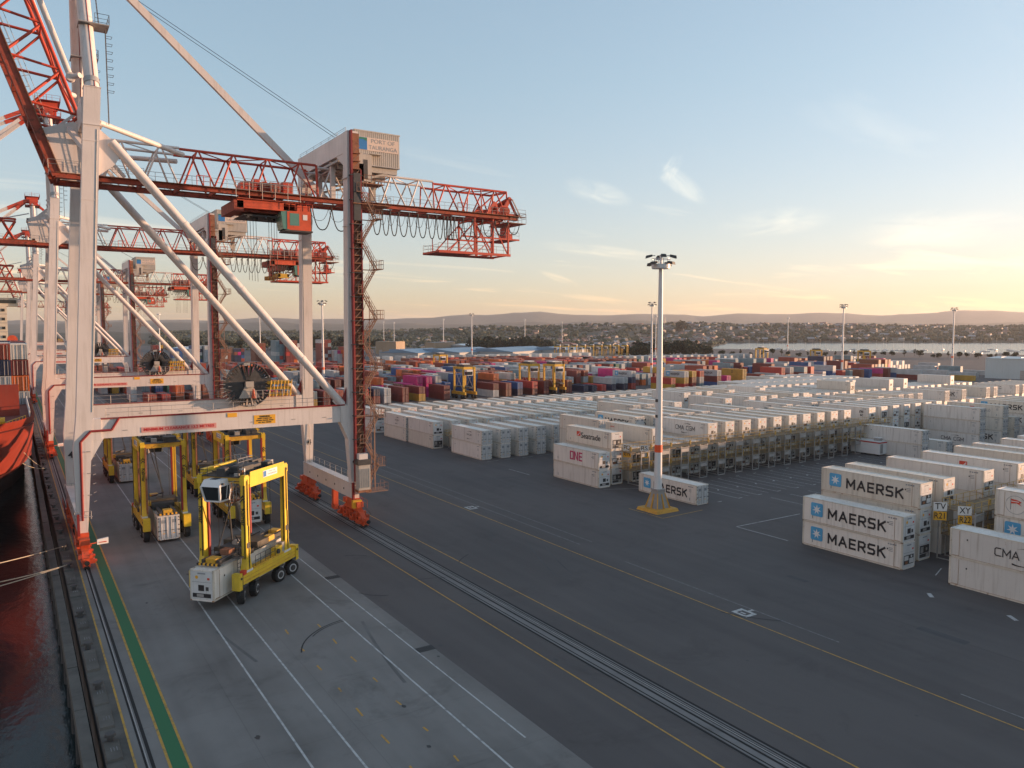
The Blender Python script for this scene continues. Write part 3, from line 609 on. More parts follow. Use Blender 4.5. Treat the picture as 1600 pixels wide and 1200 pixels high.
    # portal beams and sills ----------------------------------------------
    for s in (-1, 1):
        b = MB(); y = s * LY_
        b.box((7.9, y - .6, 13.5), (36.0, y + .6, 15.6), WHITE)
        b.box((7.9, y - .68, 15.6), (36.0, y + .68, 15.66), RAILRED)
        b.box((35.4, y - .7, 13.4), (36.45, y + .7, 15.7), WHITE)
        if s < 0: b.path([(9.7, y - .7, 15.72), (36, y - .7, 15.72)], .09, DARKRED, 5)
        for xx in (10, 14, 19, 24, 29, 33): b.box((xx, y - .63, 14.2), (xx + .5, y - .61, 14.3), GALV)
        b.rail([(8.5, y + .5, 15.66), (36, y + .5, 15.66)], GALV, 1.05, 2.2)
        if s < 0: b.box((21.3, y - .66, 15.0), (22.4, y - .62, 15.5), SIGNY)
        o = b.build('portal_beam', c)
        if s > 0: continue
        g = MB(); g.box((11.9, y - .64, 13.85), (20.0, y - .61, 14.45), SIGNP); g = g.build('clearance_sign', o)
        put_text('sign_lettering', 'MINIMUM CLEARANCE 13.2 METRES', .42, SIGNR, o, (15.95, y - .65, 14.15), bold=.012, width=7.6)
        g = MB(); g.box((24.4, y - .64, 13.95), (27.0, y - .61, 15.05), SIGNY); g.build('warning_sign', o)
        for k, (tx, ww) in enumerate((('WARNING', 1.3), ('KEEP CLEAR OF', 1.7), ('CRANE TRAVEL PATH', 2.1), ('AT ALL TIMES', 1.6))):
            put_text('sign_lettering', tx, .2 if k else .3, INK, o, (25.7, y - .65, 14.85 - .24 * k), bold=.01, width=ww)
    for x in (5.75, 37.28):
        b = MB()
        b.box((x - .5, -LY_ - .75, 3.25), (x + .5, LY_ + .75, 5.25), WHITE)
        b.box((x - .6, -LY_ - .6, 5.25), (x + .6, LY_ + .6, 5.31), WHITE)
        for k in range(5): b.box((x - .52, -7.2 + 3.5 * k, 4.0), (x - .5, -6.9 + 3.5 * k, 4.25), INK)
        b.box((x - .55, -LY_ - 1.2, 3.0), (x - .3, -LY_ - .8, 5.4), DARKRED)
        b.box((x - .35, -2.6, 1.0), (x + .35, -1.9, 3.3), ORANGE); b.box((x - .3, -2.9, .35), (x + .3, -1.6, 1.0), ORANGE)
        b.rail([(x + .55, -8, 5.3), (x + .55, 8, 5.3)], GALV, 1.0, 2.4)
        b.build('sill_beam', c)
    # small sign at the waterside truck
    b = MB(); b.hexa([(6.9, -12.3, 2.3), (8.0, -12.15, 2.3), (8.0, -11.9, 2.3), (6.9, -12.05, 2.3), (6.9, -12.3, 2.85), (8.0, -12.15, 2.95), (8.0, -11.9, 2.95), (6.9, -12.05, 2.85)], SIGNW); b.beam((6.2, -12.3, 2.5), (7.0, -12.2, 2.55), .1, .1, ORANGE)
    b.box((7.1, -12.32, 2.5), (7.8, -12.2, 2.58), REDL); b.build('travel_sign', c)
    # braces ----------------------------------------------------------------
    for s in (-1, 1):
        b = MB(); y = s * LY_
        p, q = Vector((10.0, y, 46.0)), Vector((35.9, y, 15.7))
        b.tube(p, q, .5, WHITE, 18)
        for t_ in (.28, .52, .8): cpt = p.lerp(q, t_); d = (q - p).normalized(); b.tube(cpt - d * .2, cpt + d * .2, .54, WHITE, 18)
        b.prism([(35.2, y - .1, 17.2), (36.8, y - .1, 15.2), (36.2, y - .1, 14.4), (34.6, y - .1, 16.2)], (0, .2, 0), WHITE)
        b.build('diagonal_brace', c)
        # upper stay from the leg head to the girder
        b = MB(); b.tube((8.9, y * .97, 48.0), (18.6, s * 2.2, 47.0), .3, WHITE, 10); b.build('upper_strut', c)
    # waterside head: cross beams, hinge plates ----------------------------------
    b = MB()
    b.box((7.3, -LY_ + .7, 48.0), (9.0, LY_ - .7, 50.6), WHITE)
    b.beam((7.9, -LY_ + .7, 44.5), (6.4, -3.0, 48.2), .5, .5, WHITE); b.beam((7.9, LY_ - .7, 44.5), (6.4, 3.0, 48.2), .5, .5, WHITE)
    for s in (-1, 1):
        y = s * 2.6
        b.prism([(4.4, y - .1, 43.3), (8.2, y - .1, 43.3), (8.2, y - .1, 48.2), (6.9, y - .1, 49.2), (3.6, y - .1, 48.0), (4.0, y - .1, 45.8)], (0, .2, 0), WHITE)
        b.beam((8.0, y, 48.2), (12.0, y, 43.5), .35, .35, WHITE); b.beam((4.2, y, 47.4), (7.2, s * 1.8, 50.3), .3, .3, WHITE)
        b.beam((7.8, y, 48.0), (8.2, y, 42.2), .5, .5, WHITE)
    b.beam((3.7, -2.7, 47.9), (3.7, 2.7, 47.9), .35, .35, WHITE); b.beam((4.6, -2.7, 43.8), (4.6, 2.7, 43.8), .5, .4, RED)
    b.rail([(4.2, -3.2, 43.6), (9, -3.2, 43.6), (14, -3.2, 43.6)], GALV); b.ladder((8.9, -3.4, 43.6), (8.7, -3.6, 48.5), .5, DARKSTEEL)
    b.tube((5.4, -2.2, 44.6), (5.4, -1.4, 44.6), .4, RED, 10)
    b.build('hinge_frame', c)
    # pylon -----------------------------------------------------------------------
    for s in (-1, 1):
        b = MB(); p, q = Vector((8.35, s * (LY_ - .1), 51.4)), Vector((8.0, s * 2.0, 70.2))
        b.tube(p, q, .72, WHITE, 14); b.tube(p.lerp(q, .03), p.lerp(q, .06), .8, GALV, 14)
        if s > 0:
            for t_ in (.0, .05, .1): b.tube(p.lerp(q, t_ + .005), p.lerp(q, t_ + .02), .9, WHITE, 14)
        pl = p.lerp(q, .40)
        b.box((pl.x - .8, pl.y - 1.3, pl.z), (pl.x + 2.2, pl.y + 1.3, pl.z + .12), GALV)
        b.rail([(pl.x + .8, pl.y - 1.3, pl.z + .1), (pl.x + 2.2, pl.y - 1.3, pl.z + .1), (pl.x + 2.2, pl.y + 1.3, pl.z + .1), (pl.x + .8, pl.y + 1.3, pl.z + .1)], DARKSTEEL)
        b.ladder(p + Vector((1.5, 0, -3.5)), pl + Vector((1.9, 0, 0)), .6, DARKSTEEL, (0, 1, 0)); b.ladder(pl + Vector((1.3, 0, 0)), q + Vector((1.2, 0, 0)), .6, DARKSTEEL, (0, 1, 0))
        for k in range(8):
            cp = (p + Vector((1.5, 0, 0))).lerp(pl + Vector((1.9, 0, 0)), k / 8); b.path([cp + Vector((0, -.4, 0)), cp + Vector((.6, -.4, 0)), cp + Vector((.6, .4, 0)), cp + Vector((0, .4, 0))], .025, DARKSTEEL)
        b.path([p + Vector((.2, -.74, 0)), q + Vector((.2, -.74, 0))], .05, DARKRED)
        b.build('pylon_post', c)
    b = MB(); b.box((7.2, -3.0, 69.0), (8.9, 3.0, 71.0), RED)
    for s in (-1, 1): b.box((6.3, s * 2.2 - .35, 70.2), (9.8, s * 2.2 + .35, 71.9), RED)
    for z in (68.9, 71.9): b.box((5.9, -3.6, z), (10.3, 3.6, z + .1), DARKRED); b.rail([(5.9, -3.6, z + .1), (10.3, -3.6, z + .1), (10.3, 3.6, z + .1), (5.9, 3.6, z + .1), (5.9, -3.6, z + .1)], RAILRED)
    b.tube((8, 0, 72), (8, 0, 74), .06, RAILRED, 5); b.build('pylon_head', c)
    for s in (1,):
        b = MB(); p, q = Vector((9.2, s * 1.9, 70.2)), Vector((38.2, s * 1.9, 43.9))
        m_ = p.lerp(q, .09); b.beam(p, m_, .55, .8, RED); b.beam(m_, q, .6, .85, WHITE); b.build('backstay', c)
    b = MB()
    for s in (-.5, .5): b.tube((9.3, 4.2 + s, 69.5), (40.0, 1 + s, 52.4), .035, CABLE, 4)
    b.build('hoist_rope', c)
    # main girder --------------------------------------------------------------------
    b = MB(); b.T = Matrix.Translation((0, 0, 42.75)); add_girders(b, 4.9, 67.8)
    b.T = None; b.rail([(9, -3.3, 43.3), (69, -3.3, 43.3)], GALV, 1.05, 2.1); b.rail([(9, 3.3, 43.3), (69, 3.3, 43.3)], GALV, 1.05, 2.1)
    for s in (-1, 1): b.box((9, s * 3.2 - .3, 43.22), (69, s * 3.2 + .3, 43.28), RUST)
    g = b.build('main_girder', c)
    b = MB(); b.T = Matrix.Translation((0, 0, 43.1))
    add_truss(b, 9.5, 18.2, WHITE, zt=4.7); add_truss(b, 18.2, 35.4, RED, zt=4.6); add_truss(b, 35.4, 53.2, WHITE, zt=4.3); add_truss(b, 53.2, 66.2, RED, zt=4.0, step=4.4)
    for s in (-1, 1):
        b.tube((35.5, s * 2.4, 0), (35.5, s * 2.0, 4.6), .18, RED, 6); b.tube((53.2, s * 2.4, 0), (53.2, s * 2.0, 4.2), .12, RED, 6)
        b.tube((61.5, s * 2.4, 0), (61.5, s * 2.0, 4.0), .1, RED, 6); b.tube((66.2, s * 2.5, 0), (66.2, s * 2.0, 4.0), .14, RED, 6); b.tube((62, s * 2.4, .2), (66.2, s * 2.0, 4), .12, RED, 6)
    b.beam((65.0, -3.6, 3.6), (66.6, 3.6, 4.3), .35, .3, RED)
    for xx in (20, 41, 57, 64.5): b.rail([(xx, -2.8, .1), (xx + 1.6, -2.8, .1)], RED, 1.4, .8, .05)
    b.build('lattice', g)
    # end sheaves and lower maintenance platform --------------------------------------
    b = MB()
    for s in (-1, 1):
        y = s * 2.3
        b.T = Matrix.Translation((-1.3, 0, 0))
        b.beam((63.6, y, 43.2), (65.2, y, 45.3), .32, .5, RED); b.beam((65.2, y, 45.3), (65.9, y, 43.2), .28, .4, RED); b.beam((63.8, y, 43.5), (66, y, 43.5), .3, .5, RED)
        b.beam((66.2, y, 43.2), (68.0, y, 46.2), .36, .6, RED); b.beam((67.7, y, 46.2), (69.4, y, 43.2), .3, .3, RED); b.beam((66.2, y, 43.5), (69.6, y, 43.5), .3, .5, RED)
        b.tube((67.2, y - .3, 44.1), (67.2, y + .3, 44.1), .62, RAILRED, 14); b.beam((68.2, y - .3, 46.0), (69.9, y - .3, 43.2), .16, .16, GALV); b.box((66.3, y - .25, 43.2), (67.2, y + .25, 44.9), RED)
    b.box((66.8, -2.0, 43.3), (68.0, 2.0, 44.2), RAILRED); b.tube((67.9, -2.4, 46.0), (67.5, 2.4, 45.0), .4, RAILRED, 10)
    b.T = None
    b.box((62.5, -1.2, 43.2), (64.8, 1.2, 44.2), RED)
    b.box((66.0, -3.0, 42.2), (69.3, 3.0, 42.32), RUST); b.rail([(66.4, -3.0, 42.3), (69.3, -3.0, 42.3), (69.3, 3.0, 42.3), (66.4, 3.0, 42.3)], GALV, 1.5, 1.2, .035)
    b.build('sheave_nest', g)
    b = MB(); zb, zm = 37.2, 39.7; YP = 2.5
    for y in (-YP, YP):
        for xx, z1 in ((55.4, 39.6), (60.1, 42.6), (63.4, 42.6), (66.2, 42.6)): b.beam((xx, y, zb), (xx, y, z1), .24 if xx > 56 else .1, .24 if xx > 56 else .1, RED)
        b.beam((53.8, y, zb), (66.6, y, zb), .28, .38, RED); b.beam((58.0, y, zm), (68.3, y, zm), .18, .24, RED)
        b.beam((55.5, y, zb), (60.1, y, 42.0), .16, .16, RED); b.beam((60.1, y, 42), (63.4, y, zb), .16, .16, RED); b.beam((63.4, y, 42), (66.2, y, zb), .16, .16, RED); b.beam((60.2, y, zb), (63.4, y, zm), .1, .1, RED); b.beam((57, y, zb), (60.1, y, zm), .12, .12, RED)
        b.rail([(53.8, y, zb + .2), (66.6, y, zb + .2)], GALV, 1.05, 1.3, .03); b.rail([(58, y, zm + .1), (68.3, y, zm + .1)], GALV, 1.05, 1.3, .03)
    b.box((53.8, -YP, zb - .1), (60.5, YP, zb + .02), RAILRED); b.box((60.5, 1.2, zb - .1), (66.6, YP, zb + .02), RAILRED); b.box((60.5, -YP, zb - .1), (66.6, -1.8, zb + .02), RAILRED)
    b.box((65.4, -YP, zm - .05), (68.3, YP, zm + .04), RAILRED); b.box((66.4, -1.6, zm), (67.1, .2, zm + 2.0), RED); b.box((67.5, -1, zm), (68.0, -.4, zm + 1.1), RED)
    for xx in (53.8, 60.1, 63.4, 66.2): b.beam((xx, -YP, zb), (xx, YP, zb), .2, .25, RED)
    for xx in (60.1, 63.4, 66.2): b.beam((xx, -YP, 42.3), (xx, YP, 42.3), .2, .25, RED)
    b.rail([(53.8, -YP, zb), (53.8, YP, zb)], GALV); b.build('maintenance_platform', g)
    # festoon cables ----------------------------------------------------------------------
    b = MB(); y = -3.25
    def loop(x0, x1, drop, r=.075, yy=y):
        n_ = 12; pts = []
        for k in range(n_ + 1):
            t_ = k / n_; u = 2 * t_ - 1; pts.append((x0 + (x1 - x0) * (0.5 + 0.5 * (abs(u) ** .75) * (1 if u > 0 else -1)), yy, 42.05 - drop * (1 - u * u) ** .9 if abs(u) < 1 else 42.05))
        b.path(pts, r, CABLE, 4)
    xs = [34.4, 37.1, 39.7]
    for a_, e_ in zip(xs, xs[1:]): loop(a_, e_, 3.1); loop(a_, e_, 1.7, .03, -2.0)
    x = 43.0; w = [1.4, 1.1, 1.2, 1.5, 1.3, 1.5, 1.3, 1.1, .5, .45, .5, 1.4, 1.5, 1.6, 2.2, 2.2, 2.2]
    for i, k in enumerate(w):
        loop(x, x + k, 3.2 if i < 12 else 3.0 - .35 * (i - 12)); loop(x, x + k, 1.6, .03, -2.1); b.box((x - .08, y - .1, 41.9), (x + .1, y + .1, 42.3), DARKSTEEL); x += k + .12
    b.tube((34.4, y, 42.15), (66, y, 42.15), .04, DARKSTEEL, 4)
    b.build('festoon_cable', g)
    # boom: built lying towards the water, its hinge at the origin -----------------------------
    bm = MB(); 
    Lb = 45.0
    for s in (-1, 1):
        bm.box((-Lb, s * 2.6 - .34, -.35), (0.2, s * 2.6 + .34, .5), RAILRED); bm.box((-Lb, s * 2.6 - .5, .5), (0, s * 2.6 + .5, .6), RUST)
    x = -Lb
    while x < -1: bm.box((x, -2.3, -.4), (x + .25, 2.3, .1), RAILRED); x += 4.3
    bm.rail([(-Lb, -1.6, .5), (-2, -1.6, .5)], GALV, 1.1, 1.8); bm.rail([(-Lb, 3.2, .6), (-2, 3.2, .6)], GALV, 1.1, 1.8)
    bo = bm.build('boom', c, (4.9, 0, 43.1))
    bt = MB(); bt.T = Matrix.Translation((0, 0, .4)) @ Matrix.Scale(-1, 4, (1, 0, 0))
    add_truss(bt, 3.2, Lb - 1, RED, zt=4.3, step=5.2, r=.2)
    for s in (-1, 1): bt.tube((3.2, s * 2.0, 4.3), (5.6, s * 2.4, 0), .16, RED, 6)
    bt.tube((5.4, -2, 4.3), (0.9, -2, 5.6), .12, WHITE, 6)
    bt.build('boom_lattice', bo)
    # trolley ---------------------------------------------------------------------------------
    b = MB()
    b.box((24.6, -3.5, 41.0), (32.0, -2.9, 42.1), ORANGE); b.box((24.6, 2.9, 41.0), (32.0, 3.5, 42.1), ORANGE); b.box((24.2, -3.5, 40.6), (25.4, 3.5, 41.9), RAILRED); b.box((31.0, -3.5, 40.9), (32.2, 3.5, 41.9), ORANGE)
    b.box((25.2, -2.2, 40.7), (31.2, 2.2, 41.2), RAILRED); b.box((24.6, -3.9, 42.1), (32.4, -3.3, 42.2), RAILRED)
    b.box((26.0, -2.0, 43.2), (30.6, 2.0, 44.7), RED); b.tube((28.3, -2.6, 44.0), (28.3, 2.6, 44.0), .75, RAILRED, 12); b.box((30.7, -2.9, 43.3), (32.0, -1.0, 44.9), RED); b.tube((27.0, -2.6, 44.6), (27.6, -2.6, 44.6), .35, RED, 10); b.box((25.2, -3.0, 43.3), (27.2, -1.8, 44.3), RED); b.box((28.9, -3.1, 43.3), (30.2, -2.0, 44.6), RAILRED)
    b.rail([(24.4, -3.9, 42.2), (32.6, -3.9, 42.2)], GALV, 2.0, 1.5, .04); b.rail([(24.2, -3.9, 43.4), (33.4, -3.9, 43.4)], GALV, 1.2, 1.2)
    b.box((25.6, -2.6, 40.2), (31.4, 2.6, 40.35), DARKSTEEL)
    for k in range(7): b.tube((26.0 + .75 * k, -2.4 + .8 * (k % 3), 40.1), (26.3 + .75 * k, -2.4 + .8 * (k % 3), 40.1), .3, DARKSTEEL, 10)
    tr = b.build('trolley', c)
    b = MB(); x0, x1, y0, y1 = 30.3, 34.1, -3.6, -1.0
    b.box((31.2, y0, 38.6), (x1, y1, 41.1), ORANGE)
    b.hexa([(30.4, y0, 38.7), (31.2, y0, 38.6), (31.2, y1, 38.6), (30.4, y1, 38.7), (30.1, y0, 40.9), (31.2, y0, 41.1), (31.2, y1, 41.1), (30.1, y1, 40.9)], TEAL)
    b.box((31.25, y0 - .03, 39.2), (32.5, y0, 40.8), TEAL); b.box((33.0, y0 - .03, 40.0), (33.6, y0, 40.7), SIGNW)
    b.box((30.6, y0 - .1, 38.4), (34.3, y1 + .1, 38.6), DARKSTEEL); b.box((30.9, y0 - .04, 38.7), (31.2, y0 + .02, 41.0), ORANGE)
    b.box((30.5, -3.5, 41.1), (34.0, -.9, 41.9), ORANGE); b.rail([(30.4, -3.65, 41.2), (34.3, -3.65, 41.2)], RED, .9, .8)
    for k in range(5): b.path([(34.2, -3.4 + .3 * k, 41.5), (34.35, -3.4 + .3 * k, 40), (34.2, -3.4 + .3 * k, 38.5)], .04, CABLE)
    cab_ = b.build('operator_cab', tr)
    b = MB()
    for k in range(8): b.tube((26.2 + .7 * k, -1.8 + 1.2 * (k % 4), 40.1), (26.4 + .66 * k, -1.6 + 1.1 * (k % 4), 32.0), .03, CABLE, 4)
    b.build('hoist_cable', tr)
    # machinery house and upper landside beam ----------------------------------------------------------
    b = MB(); x0, x1, y0, y1, z0, z1 = 40.0, 46.6, -4.6, 7.0, 48.1, 52.6
    b.box((x0, y0, z0), (x1, y1, z1), CLAD)
    n_ = 22
    for k in range(n_):
        xx = x0 + (x1 - x0) * (k + .5) / n_; b.hexa([(xx - .11, y0 - .07, z0), (xx + .11, y0 - .07, z0), (xx + .15, y0, z0), (xx - .15, y0, z0), (xx - .11, y0 - .07, z1 - .1), (xx + .11, y0 - .07, z1 - .1), (xx + .15, y0, z1 - .1), (xx - .15, y0, z1 - .1)], CLAD)
    for k in range(36):
        yy = y0 + (y1 - y0) * (k + .5) / 36
        for xf, sg in ((x0, -1), (x1, 1)): b.box((min(xf, xf + sg * .06), yy - .1, z0), (max(xf, xf + sg * .06), yy + .1, z1 - .1), CLAD)
    b.box((x0 - .1, y0 - .12, z1 - .1), (x1 + .1, y1 + .1, z1 + .06), CLAD); b.box((x0 - .05, y0 - .1, z0 - .12), (x1 + .05, y1 + .1, z0), GALV)
    b.box((42.0, y0 - .9, 49.4), (43.6, y0, 49.5), CLAD)
    mh = b.build('machinery_house', c)
    b = MB(); b.box((40.25, y0 - .13, 50.0), (46.4, y0 - .09, 51.75), paint('sign_cream', (0.62, 0.50, 0.42), .5, .04)); sg = b.build('name_sign', mh)
    b = MB(); b.box((40.3, y0 - .16, 50.05), (41.75, y0 - .132, 51.7), SEA); b.prism([(40.34, y0 - .175, 51.4), (40.34, y0 - .175, 51.66), (41.71, y0 - .175, 51.66), (41.71, y0 - .175, 51.2), (41.2, y0 - .175, 51.45)], (0, .012, 0), GREENS); b.build('emblem', mh)
    put_text('sign_lettering', 'PORT OF', .78, GREYINK, mh, (44.1, y0 - .14, 51.3), width=3.5)
    put_text('sign_lettering', 'TAURANGA', .78, GREYINK, mh, (44.1, y0 - .14, 50.45), width=4.2)
    b = MB()
    for y in (-4.0, 0, 6.2): b.beam((37.8, y, 47.6), (46.4, y, 47.6), .5, .8, CLAD); b.beam((38.2, y, 45.4), (45.0, y, 47.2), .3, .3, CLAD)
    b.beam((39.2, -4.2, 47.5), (39.2, 6.4, 47.5), .4, .5, CLAD); b.beam((44.4, -4.2, 47.5), (44.4, 6.4, 47.5), .4, .5, CLAD)
    b.box((38.6, -5.2, 45.6), (41.0, -3.4, 48.0), GALV); b.box((38.6, -5.3, 45.4), (44.0, -3.0, 45.5), RUST); b.rail([(41, -5.3, 45.5), (44, -5.3, 45.5)], RUST); b.beam((44.4, 0, 44), (44.4, 0, 47.4), .8, .8, CLAD)
    b.box((40.2, y0 - .6, 45.7), (42.2, y0, 49.4), CLAD); b.box((41.0, y0 - .63, 46.0), (41.6, y0 - .6, 48.6), DARKSTEEL)
    b.build('house_support', mh)
    b = MB(); x = 37.55
    b.box((x - .65, -LY_ + .7, 48.3), (x + .65, LY_ - .7, 50.9), WHITE)
    for s in (-1, 1): b.prism([(x - .6, s * (LY_ - .7), 48.3), (x - .6, s * (LY_ - 3.6), 48.3), (x - .6, s * (LY_ - .7), 46.6)], (1.2, 0, 0), WHITE)
    b.box((x - .5, -6, 47.7), (x + 2.4, 6.2, 48.0), GALV); b.rail([(x - .6, -LY_, 50.9), (x - .6, LY_, 50.9)], GALV, .5, 3)
    for s in (-1, 1): b.beam((x, s * 2.6, 43.2), (x, s * 2.6, 48.3), .6, .6, WHITE)
    b.build('upper_beam', c)
    # elevator mast and stair tower on the landside corner -------------------------------------------------
    b = MB(); y = -LY_ - 1.05; ex = -.95
    b.box((38.05 + ex, y - .35, 5.5), (38.25 + ex, y + .3, 50.9), DARKRED); b.box((39.3 + ex, y - .3, 5.5), (39.45 + ex, y + .3, 46), DARKRED); b.box((38.25 + ex, y + .1, 5.5), (39.3 + ex, y + .25, 50.6), RUST)
    z = 6.0
    while z < 49: b.box((38.25 + ex, y - .28, z), (39.3 + ex, y + .1, z + .14), RUST); b.beam((38.3 + ex, y - .2, z), (39.25 + ex, y - .2, z + 1.0), .09, .09, STAIR); z += 1.0
    z = 8.0
    while z < 46: b.box((37.9 + ex, y - .4, z), (39.6 + ex, y + .3, z + .08), DARKSTEEL); z += 3.1
    b.box((38.3 + ex, y - .42, 39.5), (39.25 + ex, y - .3, 45.5), DARKSTEEL)
    em = b.build('elevator_mast', c)
    b = MB(); b.box((38.0 + ex, y - 1.5, 4.6), (39.6 + ex, y - .42, 7.9), CLAD)
    for k in range(6): b.box((38.1 + ex + .26 * k, y - 1.54, 4.9), (38.2 + ex + .26 * k, y - 1.5, 7.4), GALV)
    b.box((37.9 + ex, y - 1.6, 7.9), (39.7 + ex, y - .3, 8.6), DARKSTEEL); b.box((38.2 + ex, y - 1.2, 8.6), (39.4 + ex, y - .3, 9.3), WHITE); b.box((37.9 + ex, y - 1.6, 4.3), (39.7 + ex, y - .3, 4.6), RUST); b.box((37.4 + ex, y - .9, 2.2), (38.6 + ex, y - .35, 3.2), SIGNY); b.build('elevator_car', em)
    b = MB(); z = 4.2; fl = 0; HZ = 3.25; ya, yb_ = y - .6, y + 1.3; XI, XO = 38.35, 40.25
    while z < 41:
        x0, x1 = (XI, XO) if fl % 2 == 0 else (XO, XI)
        for yy in (ya, ya + .7):
            b.beam((x0, yy, z), (x1, yy, z + HZ), .05, .14, STAIR); b.tube((x0, yy, z + 1), (x1, yy, z + HZ + 1), .03, STAIR, 4); b.tube((x0, yy, z + .55), (x1, yy, z + HZ + .55), .02, STAIR, 4)
            for k in range(1, 5): p = Vector((x0, yy, z)).lerp(Vector((x1, yy, z + HZ)), k / 5); b.tube(p, p + Vector((0, 0, 1)), .02, STAIR, 4)
        for k in range(1, 13): p = Vector((x0, ya, z)).lerp(Vector((x1, ya, z + HZ)), k / 13); b.box((p.x - .1, ya, p.z - .015), (p.x + .1, ya + .7, p.z + .015), STAIR)
        if x1 > x0:
            b.box((XO, ya - .1, z + HZ - .1), (XO + .95, yb_ + .2, z + HZ), STAIR); b.rail([(XO - .1, ya - .1, z + HZ), (XO + .95, ya - .1, z + HZ), (XO + .95, yb_ + .2, z + HZ), (XO - .1, yb_ + .2, z + HZ)], STAIR, 1.1, .6, .03)
            b.box((XI - .3, yb_, z + HZ - .14), (XO + .9, yb_ + .1, z + HZ - .02), STAIR); b.beam((XI - .2, yb_, z + .5), (XO + .8, yb_, z + HZ), .06, .06, STAIR)
        else:
            b.box((XI - .75, ya - .1, z + HZ - .1), (XI + .1, yb_ + .1, z + HZ), STAIR); b.rail([(XI - .7, ya - .1, z + HZ), (XI + .2, ya - .1, z + HZ)], STAIR, 1.1, .5, .03)
            b.beam((XI, ya + .9, z), (XI + 1.0, ya + .9, z + HZ * .9), .05, .05, STAIR); b.beam((XI + 1.0, ya + .9, z + HZ * .9), (XO, ya + .9, z), .05, .05, STAIR)
        z += HZ; fl += 1
    for xx, yy, zt in ((38.6, yb_, 30), (40.0, yb_ + .1, 30), (39.6, ya - .05, 14), (40.6, yb_ + .2, 17.2)): b.tube((xx, yy, 4.2), (xx, yy, zt), .045, STAIR, 5)
    for k in range(14): b.tube((38.6, yb_, 6 + 1.6 * k), (40.2, yb_ + .1, 6 + 1.6 * k), .03, STAIR, 4)
    b.box((38.4, ya - .3, 4.0), (41.4, yb_ + .4, 4.12), STAIR); b.rail([(38.6, ya - .3, 4.1), (41.4, ya - .3, 4.1), (41.4, yb_ + .4, 4.1)], STAIR)
    b.box((37.2, ya, 14.2), (39.2, yb_, 14.3), STAIR); b.box((37.2, ya, 41.6), (42.4, yb_ + 1.6, 41.72), RUST); b.rail([(39, ya, 41.7), (42.4, ya, 41.7), (42.4, yb_ + 1.6, 41.7)], STAIR); b.rail([(39, ya, 43.7), (42.4, ya, 43.7)], STAIR)
    b.build('stair_tower', c)
    # cable reel on the far portal beam ----------------------------------------------------------------------
    b = MB(); cx, cy, cz, rr = 28.2, LY_ - 1.6, 17.6, 3.1
    for k in range(44):
        a_ = 2 * math.pi * k / 44; d = Vector((math.cos(a_), 0, math.sin(a_))); cc = Vector((cx, cy, cz))
        b.beam(cc + d * .7, cc + d * rr, .1, .3, DARKSTEEL); 
        d2 = Vector((math.cos(a_ + .14), 0, math.sin(a_ + .14)))
        b.beam(cc + d * rr, cc + d2 * rr, .7, .12, DARKSTEEL)
        if k % 2: b.quad(cc + d * 1.0 + Vector((0, .3, 0)), cc + d * 2.7 + Vector((0, .3, 0)), cc + d2 * 2.7 + Vector((0, .3, 0)), cc + d2 * 1.0 + Vector((0, .3, 0)), BLACK)
        if k in (8, 11, 12, 14, 33, 35): b.beam(cc + d * (rr - .3) + Vector((0, -.5, 0)), cc + d * (rr + .1) + Vector((0, -.5, 0)), .45, .05, GALV)
    b.tube((cx, cy + .05, cz), (cx, cy + .12, cz), rr * .42, BLACK, 24); b.tube((cx, cy - .7, cz), (cx, cy + .3, cz), .5, GALV, 16)
    b.box((cx - .5, cy - .9, cz - .3), (cx + .6, cy - .35, cz + .5), CLAD)
    b.prism([(cx - 1.4, cy - .5, 15.7), (cx + 1.6, cy - .5, 15.7), (cx + .4, cy - .5, cz), (cx - .4, cy - .5, cz)], (0, .3, 0), CLAD)
    b.tube((cx + .5, cy - .9, 15.7), (cx + .5, cy - .9, 17), .3, ORANGE, 8, .1)
    b.rail([(cx + .8, cy - 1.2, 15.7), (cx + 5.5, cy - 1.2, 15.7)], GALV, 1.1, 1.0, .04)
    for k in range(9):
        a_ = R(150 + 9 * k); d = Vector((math.cos(a_), 0, math.sin(a_))); b.beam(Vector((cx, cy - .2, cz)) + d * 3.2, Vector((cx, cy - .2, cz)) + d * 3.9, .3, .06, GALV)
    b.build('cable_reel', c)
    b = MB()
    for k in range(3): b.box((30.9, LY_ - 2.4, 15.9 + .85 * k), (34.2, LY_ - .8, 16.3 + .85 * k), YELDIRTY)
    for k in range(7): b.tube((31.0 + .5 * k, LY_ - 2.45, 15.8), (31.3 + .5 * k, LY_ - 2.45, 18.2), .06, YELDIRTY, 5)
    b.build('equipment_skid', c)
    return c
CRANE = build_crane()
def boom_of(cr): return [o for o in cr.children if o.name.startswith('boom')][0]
boom_of(CRANE).rotation_euler = (0, R(71), 0)
def stays_down(cr):
    for s in (-1, 1):
        b = MB(); p = Vector((6.6, s * 2.2, 71.0)); q = Vector((-18, s * 2.4, 47.6)); q2 = Vector((-36, s * 2.4, 47.6))
        for e in (q, q2): m_ = p.lerp(e, .14); b.beam(p, m_, .5, .7, RED); b.beam(m_, e, .42, .6, WHITE)
        b.build('forestay', cr)
def stays_up(cr):
    for s in (-1, 1):
        b = MB(); a_, e, f = Vector((7.6, s * 4.5, 54.0)), Vector((6.75, s * 3.4, 53.9)), Vector((1.4, s * 2.6, 70.0))
        b.tube(a_, e, .3, WHITE, 10); b.tube(e, f, .34, WHITE, 10); b.tube(e + Vector((0, -.4, 0)), e + Vector((0, .4, 0)), .5, WHITE, 10); b.build('forestay', cr)
